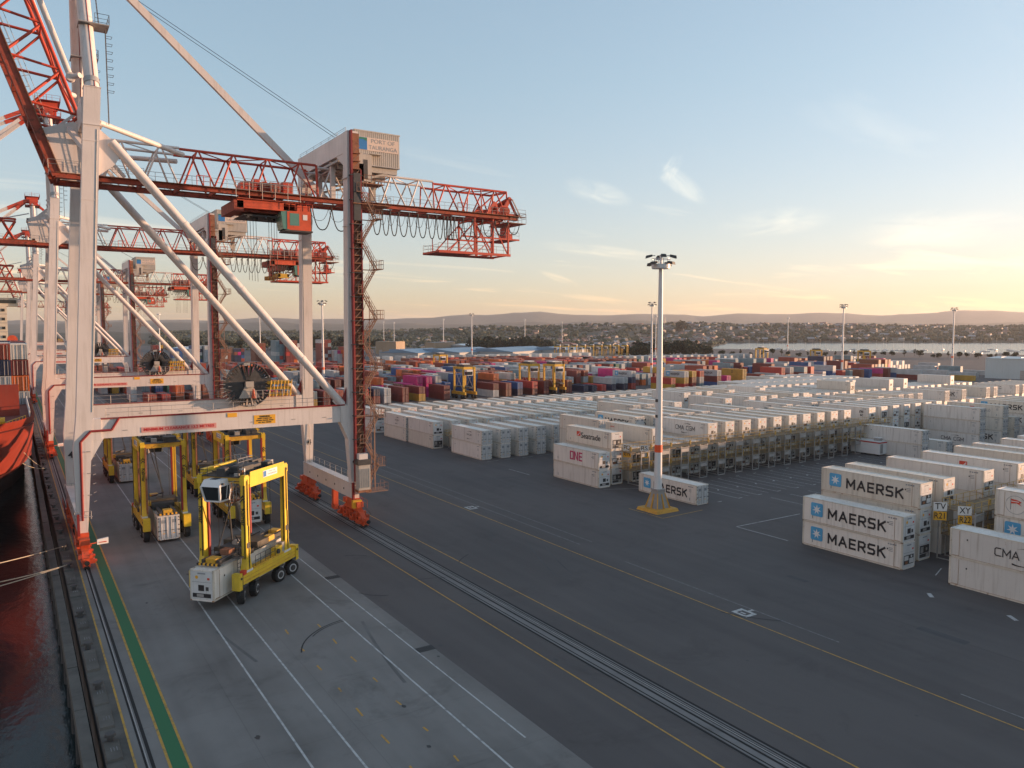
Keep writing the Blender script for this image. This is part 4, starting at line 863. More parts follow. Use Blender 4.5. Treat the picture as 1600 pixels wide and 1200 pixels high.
def spreader_on(cr, dx, z=38.5):
    tr = [o for o in cr.children if o.name.startswith('trolley')][0]
    b = MB(); x = dx
    b.box((x - 1.3, -3.0, z + 1.0), (x + 1.3, 3.0, z + 2.2), RED); b.box((x - 1.0, -1.0, z + 2.2), (x + 1.0, 1.0, z + 3.4), RED)
    for s in (-1, 1): b.tube((x - .8, s * 1.8, z + 2.4), (x + .8, s * 1.8, z + 2.4), .55, RED, 12)
    for s in (-1, 1): b.beam((x, s * 2.6, z), (x, s * 2.6, z + 1.2), .3, .3, DARKRED)
    b.box((x - 1.2, -6.1, z - .7), (x - .8, 6.1, z), YELDIRTY); b.box((x + .8, -6.1, z - .7), (x + 1.2, 6.1, z), YELDIRTY); b.box((x - 1.2, -6.1, z - .9), (x + 1.2, -5.6, z + .1), YELDIRTY); b.box((x - 1.2, 5.6, z - .9), (x + 1.2, 6.1, z + .1), YELDIRTY)
    b.box((x - .7, -2.2, z - .6), (x + .7, 2.2, z + .5), YELDIRTY); b.box((x - 1.6, -1, z - .2), (x - 1.2, 1, z + .8), RED)
    for k in range(10): b.tube((x - 1.25, -5 + 1.1 * k, z - .75), (x - 1.25, -4.6 + 1.1 * k, z - .1), .06, DARKRED, 4)
    b.build('spreader', cr)
CR2 = dup(CRANE, (0, 187.5, 0), 0, 'white gantry crane second along the quay, red boom lowered, yellow spreader hanging from its trolley')
boom_of(CR2).rotation_euler = (0, 0, 0)
for o in list(CR2.children):
    if o.name.startswith(('trolley',)): o.location = (27.7, 0, 0)
CR3 = dup(CR2, (0, 321.5, 0), 0, 'white gantry crane third along the quay with its red boom lowered')
CR4 = dup(CR2, (0, 430, 0), 0, 'white gantry crane fourth along the quay, its lowered boom partly hidden by nearer cranes')
CR5 = dup(CRANE, (0, 700, 0), 0, 'farthest small gantry crane at the quay end with its lattice boom raised')
for c_ in (CR2, CR3, CR4): stays_down(c_)
for c_ in (CRANE, CR5): stays_up(c_)
spreader_on(CR2, 54.5, 38.6)
for o in list(CR2.children):
    if o.name.startswith('trolley'):
        for k in list(o.children):
            if k.name.startswith('hoist_cable'): bpy.data.objects.remove(k)
def renumber(cr, n):
    for o in cr.children:
        if o.name.startswith('leg_number'): o.data = text_mesh(str(n), 1.15, INK, .03)
renumber(CR2, 5); renumber(CR3, 6); renumber(CR4, 7); renumber(CR5, 8)
# ================================================================ STRADDLE CARRIERS
def wheel_meshes():
    t = MB(); t.tube((0, -.27, 0), (0, .27, 0), .72, BLACK, 22, caps=False)
    for s in (-1, 1): t.tube((0, s * .27, 0), (0, s * .33, 0), .72, BLACK, 22, .62, caps=False); t.tube((0, s * .33, 0), (0, s * .30, 0), .62, BLACK, 22, .42)
    for k in range(22):
        a = 2 * math.pi * k / 22; t.box((math.cos(a) * .72 - .03, -.25, math.sin(a) * .72 - .03), (math.cos(a) * .72 + .03, .25, math.sin(a) * .72 + .03), BLACK)
    r = MB(); GREYR = paint('rim_grey', (0.42, 0.42, 0.43), .5, .15)
    for s in (-1, 1): r.tube((0, s * .31, 0), (0, s * .335, 0), .42, GREYR, 18); r.tube((0, s * .335, 0), (0, s * .42, 0), .17, DARKSTEEL, 12); r.tube((0, s * .338, 0), (0, s * .345, 0), .30, DARKSTEEL, 18)
    r.tube((0, -.4, 0), (0, .4, 0), .2, DARKSTEEL, 12)
    return t.mesh('tyre'), r.mesh('rim')
TYRE, RIM = wheel_meshes()
def hazard(b, p, q, w, h, n):
    p, q = Vector(p), Vector(q)
    for k in range(n): b.beam(p.lerp(q, k / n), p.lerp(q, (k + 1) / n), w, h, SIGNY if k % 2 else INK)
GRATEDK = paint('oily_brown_steel', (0.075, 0.062, 0.045), .6, .4, 1.5)
def build_carrier(label, loc, rz, lift, numb, spread=True):
    c = thing('straddle_carrier', label, 'straddle carrier', loc, rz, 'yellow straddle carriers')
    for s in (-1, 1):
        y = s * 2.28
        b = MB(); b.box((-5.0, y - .3, 1.75), (5.0, y + .3, 2.75), YEL); b.box((-5.05, y + s * .3 - .03, 1.95), (5.05, y + s * .3 + .03, 2.1), YELDIRTY); b.box((-5.05, y + s * .3 - .02, 2.35), (5.05, y + s * .3 + .02, 2.42), YELDIRTY)
        for e in (-1, 1): b.box((e * 5.0 - .25, y - .4, 1.4), (e * 5.0 + .25, y + .4, 2.95), YEL); b.tube((e * 4.95, y + s * .42, 2.5), (e * 4.95, y + s * .46, 2.5), .12, DARKSTEEL, 8)
        b.box((-2.6, y - .25, 2.75), (3.0, y + .28, 2.95), YELDIRTY); b.box((1.2, y - .3, 2.95), (2.3, y + .3, 3.7), YEL); b.tube((1.4, y + s * .32, 3.3), (1.4, y + s * .5, 3.3), .24, DARKSTEEL, 10); b.box((2.3, y - .25, 2.95), (2.8, y + .25, 3.9), GALV)
        b.rail([(-2.4, y + s * .28, 2.95), (1.0, y + s * .28, 2.95)], DARKSTEEL, 1.0, .8, .03)
        b.build('side_beam', c)
        for k, x in enumerate((-4.43, -2.3, 2.0, 4.43)):
            turn = (R(28), R(16), R(-14), R(-26))[k] if numb == 14 else 0
            w = bpy.data.objects.new('wheel', None); COL.objects.link(w); w.parent = c; w.location = (x, y, .72); w.rotation_euler = (0, 0, turn)
            link('tyre', TYRE, w); link('rim', RIM, w)
            f = MB(); f.box((x - .18, y - .48, .9), (x + .18, y - .36, 1.75), DARKSTEEL) if s > 0 else f.box((x - .18, y + .36, .9), (x + .18, y + .48, 1.75), DARKSTEEL)
            f.box((x - .35, y - .4, 1.55), (x + .35, y + .4, 1.76), DARKSTEEL); f.build('wheel_fork', c)
        for x in (-3.5, 3.3):
            b = MB(); leg_box(b, (x, y, 2.75), (x, y, 4.0), (1.15, .6), (.62, .52), YEL); leg_box(b, (x, y, 4.0), (x, y, 11.9), (.62, .52), (.58, .48), YEL)
            b.box((x - .62, y - .31, 2.74), (x + .62, y + .31, 2.95), WHITEC)
            b.box((x + .3, y - s * .3 - .1, 3.2), (x + .55, y - s * .3 + .1, 11.3), DARKRED if s > 0 else RUST)
            b.path([(x + .05, y + s * .28, 3), (x + .05, y + s * .28, 11.5)], .035, CABLE); b.path([(x - .34, y - .1, 4.0), (x - .33, y - .1, 11.5)], .05, CABLE); b.path([(x + .12, y + s * .3, 3), (x + .1, y + s * .3, 7), (x - .1, y + s * .3, 7.3), (x - .1, y + s * .3, 11.4)], .03, DARKSTEEL); b.box((x - .2, y + s * .25 - .06, 5.0), (x + .2, y + s * .25 + .06, 5.5), DARKSTEEL)
            b.build('column', c)
        b = MB(); b.box((-3.9, y - .25, 11.0), (3.7, y + .25, 11.75), YEL)
        if s < 0: b.hexa([(-3.1, y - .32, 10.7), (2.9, y - .32, 10.7), (2.9, y - .25, 10.7), (-3.1, y - .25, 10.7), (-3.0, y - .32, 12.15), (2.9, y - .32, 12.15), (2.9, y - .25, 12.15), (-3.0, y - .25, 12.15)], YEL)
        tb = b.build('top_beam', c)
        if s < 0:
            g = MB(); g.box((-.9, y - .345, 11.2), (1.6, y - .325, 11.85), SIGNW); g.box((-.85, y - .36, 11.25), (-.35, y - .346, 11.8), SEA); g.build('name_plate', tb)
            put_text('sign_lettering', 'PORT OF', .2, GREYINK, tb, (.65, y - .35, 11.65), width=1.1); put_text('sign_lettering', 'TAURANGA', .24, GREYINK, tb, (.65, y - .35, 11.4), width=1.6)
    for x in (-3.5, 3.3):
        b = MB(); b.box((x - .28, -2.1, 11.15), (x + .28, 2.1, 11.7), YELDIRTY if (x > 0) != (numb == 14) else GRATEDK); b.box((x - .3, -2.0, 11.3), (x - .28, 2.0, 11.36), INK); b.build('cross_beam', c)
    put_text('fleet_number', str(numb), .38, INK, c, (3.3, -2.59, 11.3), '-Y', .01); put_text('fleet_number', str(numb), .4, INK, c, (-3.88, 2.28, 4.6), '-X', .01)
    for y in (-2.28, 2.28):
        for e, fc in ((-3.87, '-X'), (3.67, '+X')):
            if e > 0 and numb == 14: continue
            o = put_text('maker_lettering', 'Kalmar', .58, INK, c, (e, y, 8.0), fc, .008); o.rotation_mode = 'XYZ'
            o.rotation_euler = (Matrix.Rotation(R(-90 if e < 0 else 90), 3, 'Z') @ Matrix.Rotation(R(90), 3, 'Y')).to_euler()
            f = MB()
            for k in range(2): z_ = 9.5 + .3 * k; f.prism([(e - .02, y + .24, z_), (e - .02, y, z_ + .28), (e - .02, y - .24, z_), (e - .02, y - .24, z_ - .12), (e - .02, y, z_ + .16), (e - .02, y + .24, z_ - .12)], (.04, 0, 0), INK)
            f.build('chevron', c)
    b = MB(); b.box((-3.9, -2.0, 11.7), (3.7, 2.0, 11.8), DARKSTEEL)
    b.box((-2.8, -1.6, 11.8), (-.9, -.2, 12.5), DARKSTEEL); b.box((-.5, -1.2, 11.8), (1.0, .9, 12.3), DARKSTEEL); b.box((1.4, -1.7, 11.8), (2.3, -.9, 12.3), DARKSTEEL); b.box((1.6, .2, 11.8), (3.3, 1.6, 12.35), DARKSTEEL); b.box((2.6, -1.2, 11.8), (3.2, -.6, 12.25), GALV); b.box((-2.6, .5, 11.8), (-1.4, 1.2, 12.2), RUST)
    b.tube((-1.6, 1.5, 12.0), (1.0, 1.5, 12.0), .26, DARKSTEEL, 10); b.box((-3.6, 1.9, 12.0), (1.5, 2.35, 12.35), YEL); b.box((-3.9, -.5, 11.8), (-3.2, .4, 12.5), DARKSTEEL)
    for k in range(6): b.tube((-3 + 1.1 * k, -1.7, 11.9), (-2.7 + 1.1 * k, 1.7, 11.95), .05, CABLE, 5)
    for k in range(4): b.box((-3.8 + .3 * k, -1.9, 11.82), (-3.65 + .3 * k, -1.4, 12.1 + .1 * k), (GALV, DARKSTEEL, RUST, WHITEC)[k])
    b.rail([(-3.9, -2.0, 11.8), (-3.9, 2.2, 11.8), (3.7, 2.2, 11.8)], DARKSTEEL, 1.0, .9, .03); b.rail([(-3.9, -1.9, 11.8), (-3.0, -1.9, 11.8)], DARKSTEEL, 1.0, .6, .03); b.rail([(-1, 0, 12.2), (1.4, 0, 12.2), (1.4, 2, 12.2)], GALV, .7, .7, .03)
    b.build('engine_deck', c)
    # cabin under the deck at the front
    b = MB(); x0, x1, y0, y1, z0, z1 = -5.2, -3.5, -.8, 1.15, 9.6, 11.6
    b.hexa([(x0 + .35, y0 + .2, z0), (x1, y0 + .1, z0), (x1, y1 - .1, z0), (x0 + .35, y1 - .2, z0), (x0, y0, z1 - .6), (x1, y0, z1 - .6), (x1, y1, z1 - .6), (x0, y1, z1 - .6)], GLASS)
    b.hexa([(x0 - .05, y0 - .04, z1 - .6), (x1, y0 - .04, z1 - .6), (x1, y1 + .04, z1 - .6), (x0 - .05, y1 + .04, z1 - .6), (x0 + .3, y0 + .1, z1), (x1, y0 + .1, z1), (x1, y1 - .1, z1), (x0 + .3, y1 - .1, z1)], WHITEC)
    for yy, y2 in ((y0, y0 + .2), (y1, y1 - .2)):
        b.beam((x0, yy, z1 - .6), (x0 + .35, y2, z0), .17, .17, WHITEC); b.beam((x1 - .05, yy, z1 - .6), (x1 - .05, y2, z0), .2, .2, WHITEC); b.beam((x0 + 1.2, yy, z1 - .6), (x0 + 1.2, y2, z0), .1, .1, WHITEC)
    b.beam((x0 + .35, y0 + .2, z0), (x0 + .35, y1 - .2, z0), .14, .14, WHITEC); b.beam((x0 + .3, y0 + .2, z0), (x1, y0 + .1, z0), .1, .14, WHITEC); b.beam((x0 + .18, y0 + .1, z0 + 1.0), (x0 + .18, y1 - .1, z0 + 1.0), .06, .06, WHITEC)
    b.box((x0 + .5, y0 + .7, z1 - .02), (x1 - .4, y1 - .6, z1 + .04), DARKSTEEL); b.tube((x0 + .2, y0 - .1, z1 - .3), (x0 + .2, y0 - .35, z1 - .3), .1, DARKSTEEL, 8)
    b.box((x0 + .7, 0, z0 + .1), (x0 + 1.3, .7, z0 + 1.3), DARKSTEEL)
    b.rail([(x0 + .6, y0 - .7, z0 - .1), (x1 + .3, y0 - .7, z0 - .1)], GALV, 1.9, .5, .03); b.box((x0 + .6, y0 - .8, z0 - .15), (x1 + .4, y0, z0 - .08), RUST)
    b.beam((-4.2, .8, 10.9), (-3.4, .8, 11.4), .5, .4, YELDIRTY)
    b.build('cab', c)
    b = MB(); zz = 2.95 + lift
    b.beam((-3.2, -.2, 11.0), (-1.4, .6, zz + .6), .1, .12, DARKSTEEL); b.beam((-2.6, -.9, 11.0), (-3.2, .9, zz + .9), .07, .1, DARKSTEEL)
    for x in (-2.2, 2.0):
        for y in (-1.5, 1.5): b.tube((x, y, zz + .7), (x, y, 11.0), .03, CABLE, 4)
    b.beam((-2.2, -1.5, 10.95), (2.0, 1.5, 10.95), .1, .1, DARKSTEEL); b.beam((-2.2, 1.5, 10.93), (2.0, -1.5, 10.93), .1, .1, DARKSTEEL); b.build('hoist_chains', c)
    b = MB(); b.box((-5.7, -.95, zz + .12), (5.7, -.6, zz + .45), DARKSTEEL); b.box((-5.7, .6, zz + .12), (5.7, .95, zz + .45), DARKSTEEL); b.box((-2.5, -1.3, zz + .15), (2.3, 1.3, zz + .75), DARKSTEEL); b.box((-1.0, -1.9, zz + .4), (1.0, 1.9, zz + 1.0), GRATEDK); b.box((-2.4, -2.0, zz + .2), (-1.8, 2.0, zz + .6), GRATEDK)
    for e in (-1, 1): hazard(b, (e * 5.98, -1.2, zz + .12), (e * 5.98, 1.2, zz + .12), .2, .2, 11); b.box((e * 5.2 - .5, -.5, zz + .1), (e * 5.2 + .5, .5, zz + .55), YELDIRTY)
    b.tube((-1.6, .2, zz + .9), (-1.2, .2, zz + .9), .34, GALV, 10); b.box((.8, -1.9, zz + .5), (2.0, -1.3, zz + 1.0), YELDIRTY); b.path([(-2, -.8, zz + .8), (-1, .5, zz + 1.4), (.5, .2, zz + .9), (1.5, -.6, zz + 1.3)], .07, CABLE, 5); b.box((-3.6, -.5, zz + .3), (-2.7, .5, zz + .8), RUST)
    b.build('spreader', c)
    b = MB(); b.ladder((-4.9, -2.65, 1.0), (-4.9, -2.65, 2.9), .5, DARKSTEEL, (1, 0, 0), .3); b.ladder((-4.1, -1.9, 2.9), (-4.1, -1.9, 6.0), .45, DARKSTEEL, (1, 0, 0), .35); b.box((-4.5, -2.3, 4.2), (-3.9, -1.5, 4.3), DARKSTEEL); b.rail([(-4.5, -2.3, 4.3), (-4.5, -1.5, 4.3)], DARKSTEEL, 1, .4); b.box((-4.6, -2.7, 2.7), (-4.1, -2.3, 3.1), REDL); b.build('access_ladder', c)
    return c
SC_HEAD = R(42.5)
build_carrier('yellow straddle carrier turning in front, sunlit name panel, white cab, gripping a white container', (18.75, 76.7, 0), SC_HEAD, .9, 14)
build_carrier('yellow straddle carrier under the crane portal, container doors facing out between its columns', (14.95, 104.0, 0), R(-90), .35, 15)
build_carrier('yellow straddle carrier with container, directly behind the turned one in front', (25.0, 105.0, 0), R(-90), .75, 17)
build_carrier('yellow straddle carrier farthest back beside the waterside legs, mostly behind the portal beam', (15.3, 146.0, 0), R(-90), .35, 19)
build_carrier('yellow straddle carrier second behind the turned one, tall columns seen under the portal beam', (25.0, 127.0, 0), R(-90), .35, 21)
CARRIED = [(18.05, 76.05, .9, SC_HEAD), (14.95, 104.0, .35, R(90)), (25.0, 105.0, .75, R(90)), (15.3, 146.0, .35, R(90)), (25.0, 127, .35, R(90))]

# ================================================================ REEFER CONTAINERS
def reefer_paint(name, col, rust):
    return paint(name, col, .42, .05, .35, rust=rust, rustcol=(0.30, 0.16, 0.08), objrand=.10, streak=.42)
RW = [reefer_paint('reefer_white_paint', (0.75, 0.705, 0.65), .09), reefer_paint('reefer_cream_paint', (0.70, 0.64, 0.555), .13), reefer_paint('reefer_grey_paint', (0.68, 0.65, 0.61), .09)]
EDGE = paint('worn_edge_paint', (0.60, 0.55, 0.47), .6, .12, .8, rust=.30, rustcol=(0.26, 0.13, 0.07), streak=.3)
SEAM = paint('panel_seam', (0.50, 0.485, 0.465), .6, .1, 1)
ALU = paint('door_aluminium', (0.62, 0.62, 0.62), .45, .1, 1.0, streak=.4)
RIMRUST = paint('edge_rust', (0.34, 0.20, 0.12), .8, .35, 1.2)
CL, CWD, CH = 12.19, 2.44, 2.88
def reefer_body(k, full=True):
    """origin at the base centre; machinery end at -y, doors at +y"""
    m = RW[k]; b = MB(); w, l, h = CWD / 2, CL / 2, CH; e = .11
    b.box((-w + .03, -l + .03, .14), (w - .03, l - .03, h - .06), m)
    if full:
        for sx in (-1, 1):
            b.box((min(sx * w, sx * (w - e)), -l, .0), (max(sx * w, sx * (w - e)), l, .15), EDGE); b.box((min(sx * w, sx * (w - e)), -l, h - .09), (max(sx * w, sx * (w - e)), l, h), EDGE)
            for sy in (-1, 1): b.box((sx * (w - e / 2) - e / 2 - .004, sy * (l - .09) - .09, 0), (sx * (w - e / 2) + e / 2 + .004, sy * (l - .09) + .09, h + .004), EDGE)
            b.box((sx * (w - .012) - .012, -l + .9, .2), (sx * (w - .012) + .012, -l + .93, h - .15), RIMRUST)
            b.box((sx * (w - .012) - .014, -l + .2, .155), (sx * (w - .012) + .014, l - .2, .18), RIMRUST)
        for sy in (-1, 1): b.box((-w, min(sy * l, sy * (l - e)), 0), (w, max(sy * l, sy * (l - e)), .14), m); b.box((-w, min(sy * l, sy * (l - e)), h - .12), (w, max(sy * l, sy * (l - e)), h), m)
        for sx in (-1, 1):
            for k2 in range(9): yy = -l + 1.95 + k2 * 1.12; b.box((sx * (w - .03) - .004, yy, .2), (sx * (w - .03) + .004, yy + .014, h - .16), SEAM)
            for k2 in range(4): yy = sx * (l - 1.2) - .5 + k2 * .26; b.box((sx * (w - .02) - .014, yy, h - .42), (sx * (w - .02) + .014, yy + .17, h - .28), GREYINK)
            for k2 in range(3): b.box((sx * (w - .02) - .013, sx * (l - 1.3) - .2, h - .8 - .17 * k2), (sx * (w - .02) + .013, sx * (l - 1.3) + .25, h - .74 - .17 * k2), GREYINK)
            b.box((sx * (w - .02) - .012, -l + .3, .2), (sx * (w - .02) + .012, -l + .9, .23), RIMRUST)
        for k2 in range(13): yy = -l + .6 + k2 * .91; b.box((-w + .12, yy, h - .062), (w - .12, yy + .05, h - .045), m)
        for sx in (-1, 1):
            for sy in (-1, 1):
                b.box((sx * (w - .09) - .094, sy * (l - .09) - .095, -.01), (sx * (w - .09) + .094, sy * (l - .09) + .095, .12), RIMRUST)
        for sx in (-1, 1): b.box((sx * w - .012, -l + 1.6, 1.9), (sx * w + .012, -l + 1.72, 2.05), INK); b.box((sx * w - .01, l - 1.4, .5), (sx * w + .01, l - 1.3, .9), GREYINK)
    return b.mesh('reefer_body')
def reefer_machine(kind):
    b = MB(); w, l, h = CWD / 2, CL / 2, CH; y = -l
    b.box((-w + .12, y - .012, .16), (w - .12, y + .03, h - .14), ALU)
    if kind == 0:                       # big round fan
        b.box((-.95, y - .02, .75), (.95, y - .01, 1.65), INK); b.tube((.35, y - .02, 1.2), (.35, y - .06, 1.2), .42, DARKSTEEL, 18); b.tube((.35, y - .06, 1.2), (.35, y - .075, 1.2), .16, GALV, 10); b.box((-.8, y - .05, .85), (-.25, y - .02, 1.5), GALV); b.box((-.95, y - .03, .3), (.95, y - .012, .7), DARKSTEEL); b.box((.3, y - .06, .35), (.8, y - .03, .65), GALV)
    elif kind == 1:                     # small square grille, black strip low
        b.box((-.35, y - .025, .95), (.25, y - .012, 1.5), INK); b.box((.42, y - .025, 1.0), (.72, y - .012, 1.35), DARKSTEEL); b.box((-.95, y - .025, .34), (.95, y - .012, .72), INK); b.box((-.5, y - .05, .4), (.2, y - .025, .66), GALV); b.tube((-.5, y - .02, 2.2), (-.5, y - .03, 2.2), .16, SIGNY, 12)
    else:
        b.box((-.95, y - .02, .5), (.95, y - .012, 1.5), DARKSTEEL); b.box((-.85, y - .05, .95), (-.1, y - .02, 1.42), ALU); b.box((.1, y - .05, .6), (.85, y - .02, 1.1), ALU); b.box((-.7, y - .04, .55), (-.2, y - .02, .85), RUST); b.tube((.5, y - .04, 1.3), (.5, y - .02, 1.3), .14, ALU, 10)
    for x in (-.75, 0, .75): b.box((x - .3, y - .02, 1.85), (x + .3, y - .012, 2.45), ALU)
    b.box((-1.0, y - .018, 1.75), (1.0, y - .012, 1.78), GREYINK); b.box((-.4, y - .024, 2.5), (.4, y - .012, 2.62), GREYINK); b.box((.6, y - .026, 2.0), (.85, y - .02, 2.2), REDL)
    return b.mesh('machinery_panel')
def reefer_door():
    b = MB(); h = CH; y = CL / 2; w = CWD / 2
    b.box((.015, y - .02, .16), (w - .11, y + .025, h - .14), ALU)
    for x in (.24, .86): b.tube((x, y + .06, .12), (x, y + .06, h - .1), .03, GALV, 6); b.box((x - .05, y + .02, 1.1), (x + .35, y + .08, 1.16), DARKSTEEL)
    for z in (.45, 1.0, 1.6, 2.2, 2.55): b.box((w - .16, y + .02, z), (w - .04, y + .05, z + .12), DARKSTEEL)
    for x in (.42, .62): b.box((x - .01, y + .02, .2), (x + .01, y + .03, h - .2), GREYINK)
    b.box((.35, y + .026, 2.0), (.8, y + .032, 2.4), GREYINK); b.box((.4, y + .026, .7), (.7, y + .032, .78), SIGNY)
    return b.mesh('door')
BODY = [reefer_body(k) for k in range(3)]; BODYLO = [reefer_body(k, True) for k in range(3)]
MACH = [reefer_machine(k) for k in range(3)]; DOOR = reefer_door()
def one_logo(mat):
    b = MB(); t = .17                    # block letters built of bars, XZ plane facing -Y
    def bar(x0, z0, x1, z1): b.box((x0, -.006, z0), (x1, .006, z1), mat)
    def O(x): bar(x, 0, x + t, 1.2); bar(x + .75 - t, 0, x + .75, 1.2); bar(x + t, 0, x + .75 - t, t); bar(x + t, 1.2 - t, x + .75 - t, 1.2)
    def E(x): bar(x, 0, x + t, 1.2); bar(x + t, 0, x + .7, t); bar(x + t, .52, x + .65, .52 + t); bar(x + t, 1.2 - t, x + .7, 1.2)
    O(-1.2); bar(-.35, 0, -.35 + t, 1.2); bar(.25, 0, .25 + t, 1.2); b.prism([(-.35 + t, -.006, 1.2), (-.35 + t, -.006, .9), (.25, -.006, 0), (.25, -.006, .3)], (0, .012, 0), mat); E(.6)
    me = b.mesh('block_letters'); me.transform(Matrix.Translation((-.05, 0, -.6))); return me
def star_logo():
    b = MB(); r_ = .66; c = .15; pts = []
    for (cx, cz, a0) in ((r_ - c, r_ - c, 0), (-r_ + c, r_ - c, 90), (-r_ + c, -r_ + c, 180), (r_ - c, -r_ + c, 270)):
        for k in range(5): a = R(a0 + 22.5 * k); pts.append((cx + c * math.cos(a), -.004, cz + c * math.sin(a)))
    b.prism(list(reversed(pts)), (0, .008, 0), BLUE)
    for k in range(7):
        a = R(90 + 360 / 7 * k); d = (math.cos(a), math.sin(a)); n_ = (-d[1], d[0])
        b.add([(0, -.009, 0), (d[0] * .18 + n_[0] * .085, -.009, d[1] * .18 + n_[1] * .085), (d[0] * .5, -.009, d[1] * .5), (d[0] * .18 - n_[0] * .085, -.009, d[1] * .18 - n_[1] * .085)], [(3, 2, 1, 0)], WHITEINK)
    me = b.mesh('star_emblem'); me.transform(Matrix.Scale(1.18, 4)); return me
STAR = star_logo(); ONE_M = one_logo(MAGENTA); ONE_W = one_logo(WHITEINK)
def swoosh(mat, s=1):
    b = MB(); n_ = 10; pts = []
    for k in range(n_ + 1): t = k / n_; pts.append((-.9 + 1.8 * t, 0, .22 * math.sin(t * 2.2)))
    low = [(x, 0, z - .15 * (k / n_) ** 1.5 - .01) for k, (x, _, z) in enumerate(pts)]
    b.prism([(x, -.004, z) for x, _, z in pts] + [(x, -.004, z) for x, _, z in reversed(low)], (0, .008, 0), mat); me = b.mesh('swoosh'); 
    if s < 0: me.transform(Matrix.Rotation(R(180), 4, 'Y'))
    return me
SWU, SWD = swoosh(INK), swoosh(INK, -1)
def flag_emblem():
    b = MB(); n_ = 36
    for k in range(n_): a, c = 2 * math.pi * k / n_, 2 * math.pi * (k + 1) / n_; b.beam((.95 * math.cos(a), 0, .95 * math.sin(a)), (.95 * math.cos(c), 0, .95 * math.sin(c)), .01, .035, GREYINK)
    b.box((-.5, -.005, -.55), (-.44, .005, .65), GREYINK); b.prism([(-.44, -.005, .6), (-.44, -.005, .1), (.1, -.005, .2), (.6, -.005, -.05), (.35, -.005, .18), (.55, -.005, .38), (.1, -.005, .55)], (0, .01, 0), REDL)
    b.box((-.44, -.008, .32), (.3, .008, .4), SIGNW); return b.mesh('flag_emblem')
FLAG = flag_emblem()
def square_emblem(): b = MB(); b.box((-.5, -.004, -.4), (.5, .004, .4), REDL); b.beam((-.4, -.006, -.3), (.4, -.006, .1), .01, .06, WHITEINK); b.beam((-.1, -.006, -.3), (.4, -.006, .3), .01, .06, WHITEINK); return b.mesh('square_emblem')
SQ = square_emblem()
def side_face(root, flip):
    """placing helper for lettering on the container side that faces the quay (world -X)"""
    x = (-CWD / 2 - .016) if not flip else (CWD / 2 + .016)
    sg = -1 if not flip else 1
    rz = R(-90) if not flip else R(90)
    def put(name, me, along, z):         # along: metres to the right of centre as read by the viewer
        return link(name, me, root, (x, -along if not flip else along, z), rz)
    return put
def add_logo(root, kind, flip):
    p = side_face(root, flip)
    if kind == 'mk': p('star_emblem', STAR, -4.2, 1.62); p('lettering', stroke_mesh('MAERSK', 1.0, .23, INK, 6.8), .75, 1.45)
    elif kind == 'mkl': p('star_emblem', STAR, -4.3, 1.75); p('lettering', stroke_mesh('MAERSK', 1.0, .23, INK, 6.8), .75, 1.45)
    elif kind == 'one': p('lettering', ONE_M, .3, 1.6).scale = (1.32, 1, 1.2)
    elif kind == 'cma': p('lettering', stroke_mesh('CMA CGM', .72, .105, INK, 4.8), .5, 1.5); p('swoosh', SWU, .9, 2.15); p('swoosh', SWD, .5, .75)
    elif kind == 'sea': p('square_emblem', SQ, -2.5, 1.8); p('lettering', text_mesh('Seatrade', 1.35, INK, .012, width=5.2), .75, 1.55)
    elif kind == 'flag': p('flag_emblem', FLAG, -4.1, 1.5)
    elif kind == 'sud': p('pennant', SQ, -.5, 1.9); p('lettering', text_mesh('HAMBURG SUD', .7, GREYINK, 0, width=3.6), 1.6, 1.5)
    elif kind == 'msc': p('lettering', text_mesh('m', 1.2, INK, .02), 4.3, 1.95); p('lettering', text_mesh('sc', .9, INK, .02), 4.4, 1.2)
    elif kind == 'small': p('lettering', stroke_mesh('CMA CGM', .3, .06, INK, 1.9), 1.2, 1.6); p('swoosh', SWU, 1.2, 2.1); p('swoosh', SWD, 1.2, .9)
    elif kind == 'dole': p('lettering', text_mesh('HARVEST', .3, REDL, .0, width=1.2), -4.2, 2.2)
REEF = []                               # (root, spec) individually built
HID = MB()                              # reefers nobody can see from the quay side, one merged mesh
SPEC = []                               # all reefers to place: x, y0, z, flip, row text, stack index, tier, ntiers, logo, size key
ROWS = {}
def add_stack(row, x, y, n, flip, idx, hidden=0, logos=None, tone=None):
    for t in range(n):
        SPEC.append(dict(row=row, x=x, y=y, t=t, n=n, flip=flip, idx=idx, logo=(logos or {}).get(t), hid=t < hidden, tone=tone))
rnd = random.Random(21)
PX = [81.5 + 1.22 + 4.55 * k for k in range(50)]
# the pair and single boxes by the road
add_stack('beside the road right of the light mast, in front of its signed rack', 79.2, 49.6, 2, False, 1, 0, {0: 'mk', 1: 'mk'}, 0)
add_stack('beside the road left of the light mast', 79.2, 99.6, 2, False, 1, 0, {1: 'one'}, 0)
add_stack('directly behind the light mast base', 83.5, 82.6, 1, True, 1, 0, {0: 'mk'}, 0)
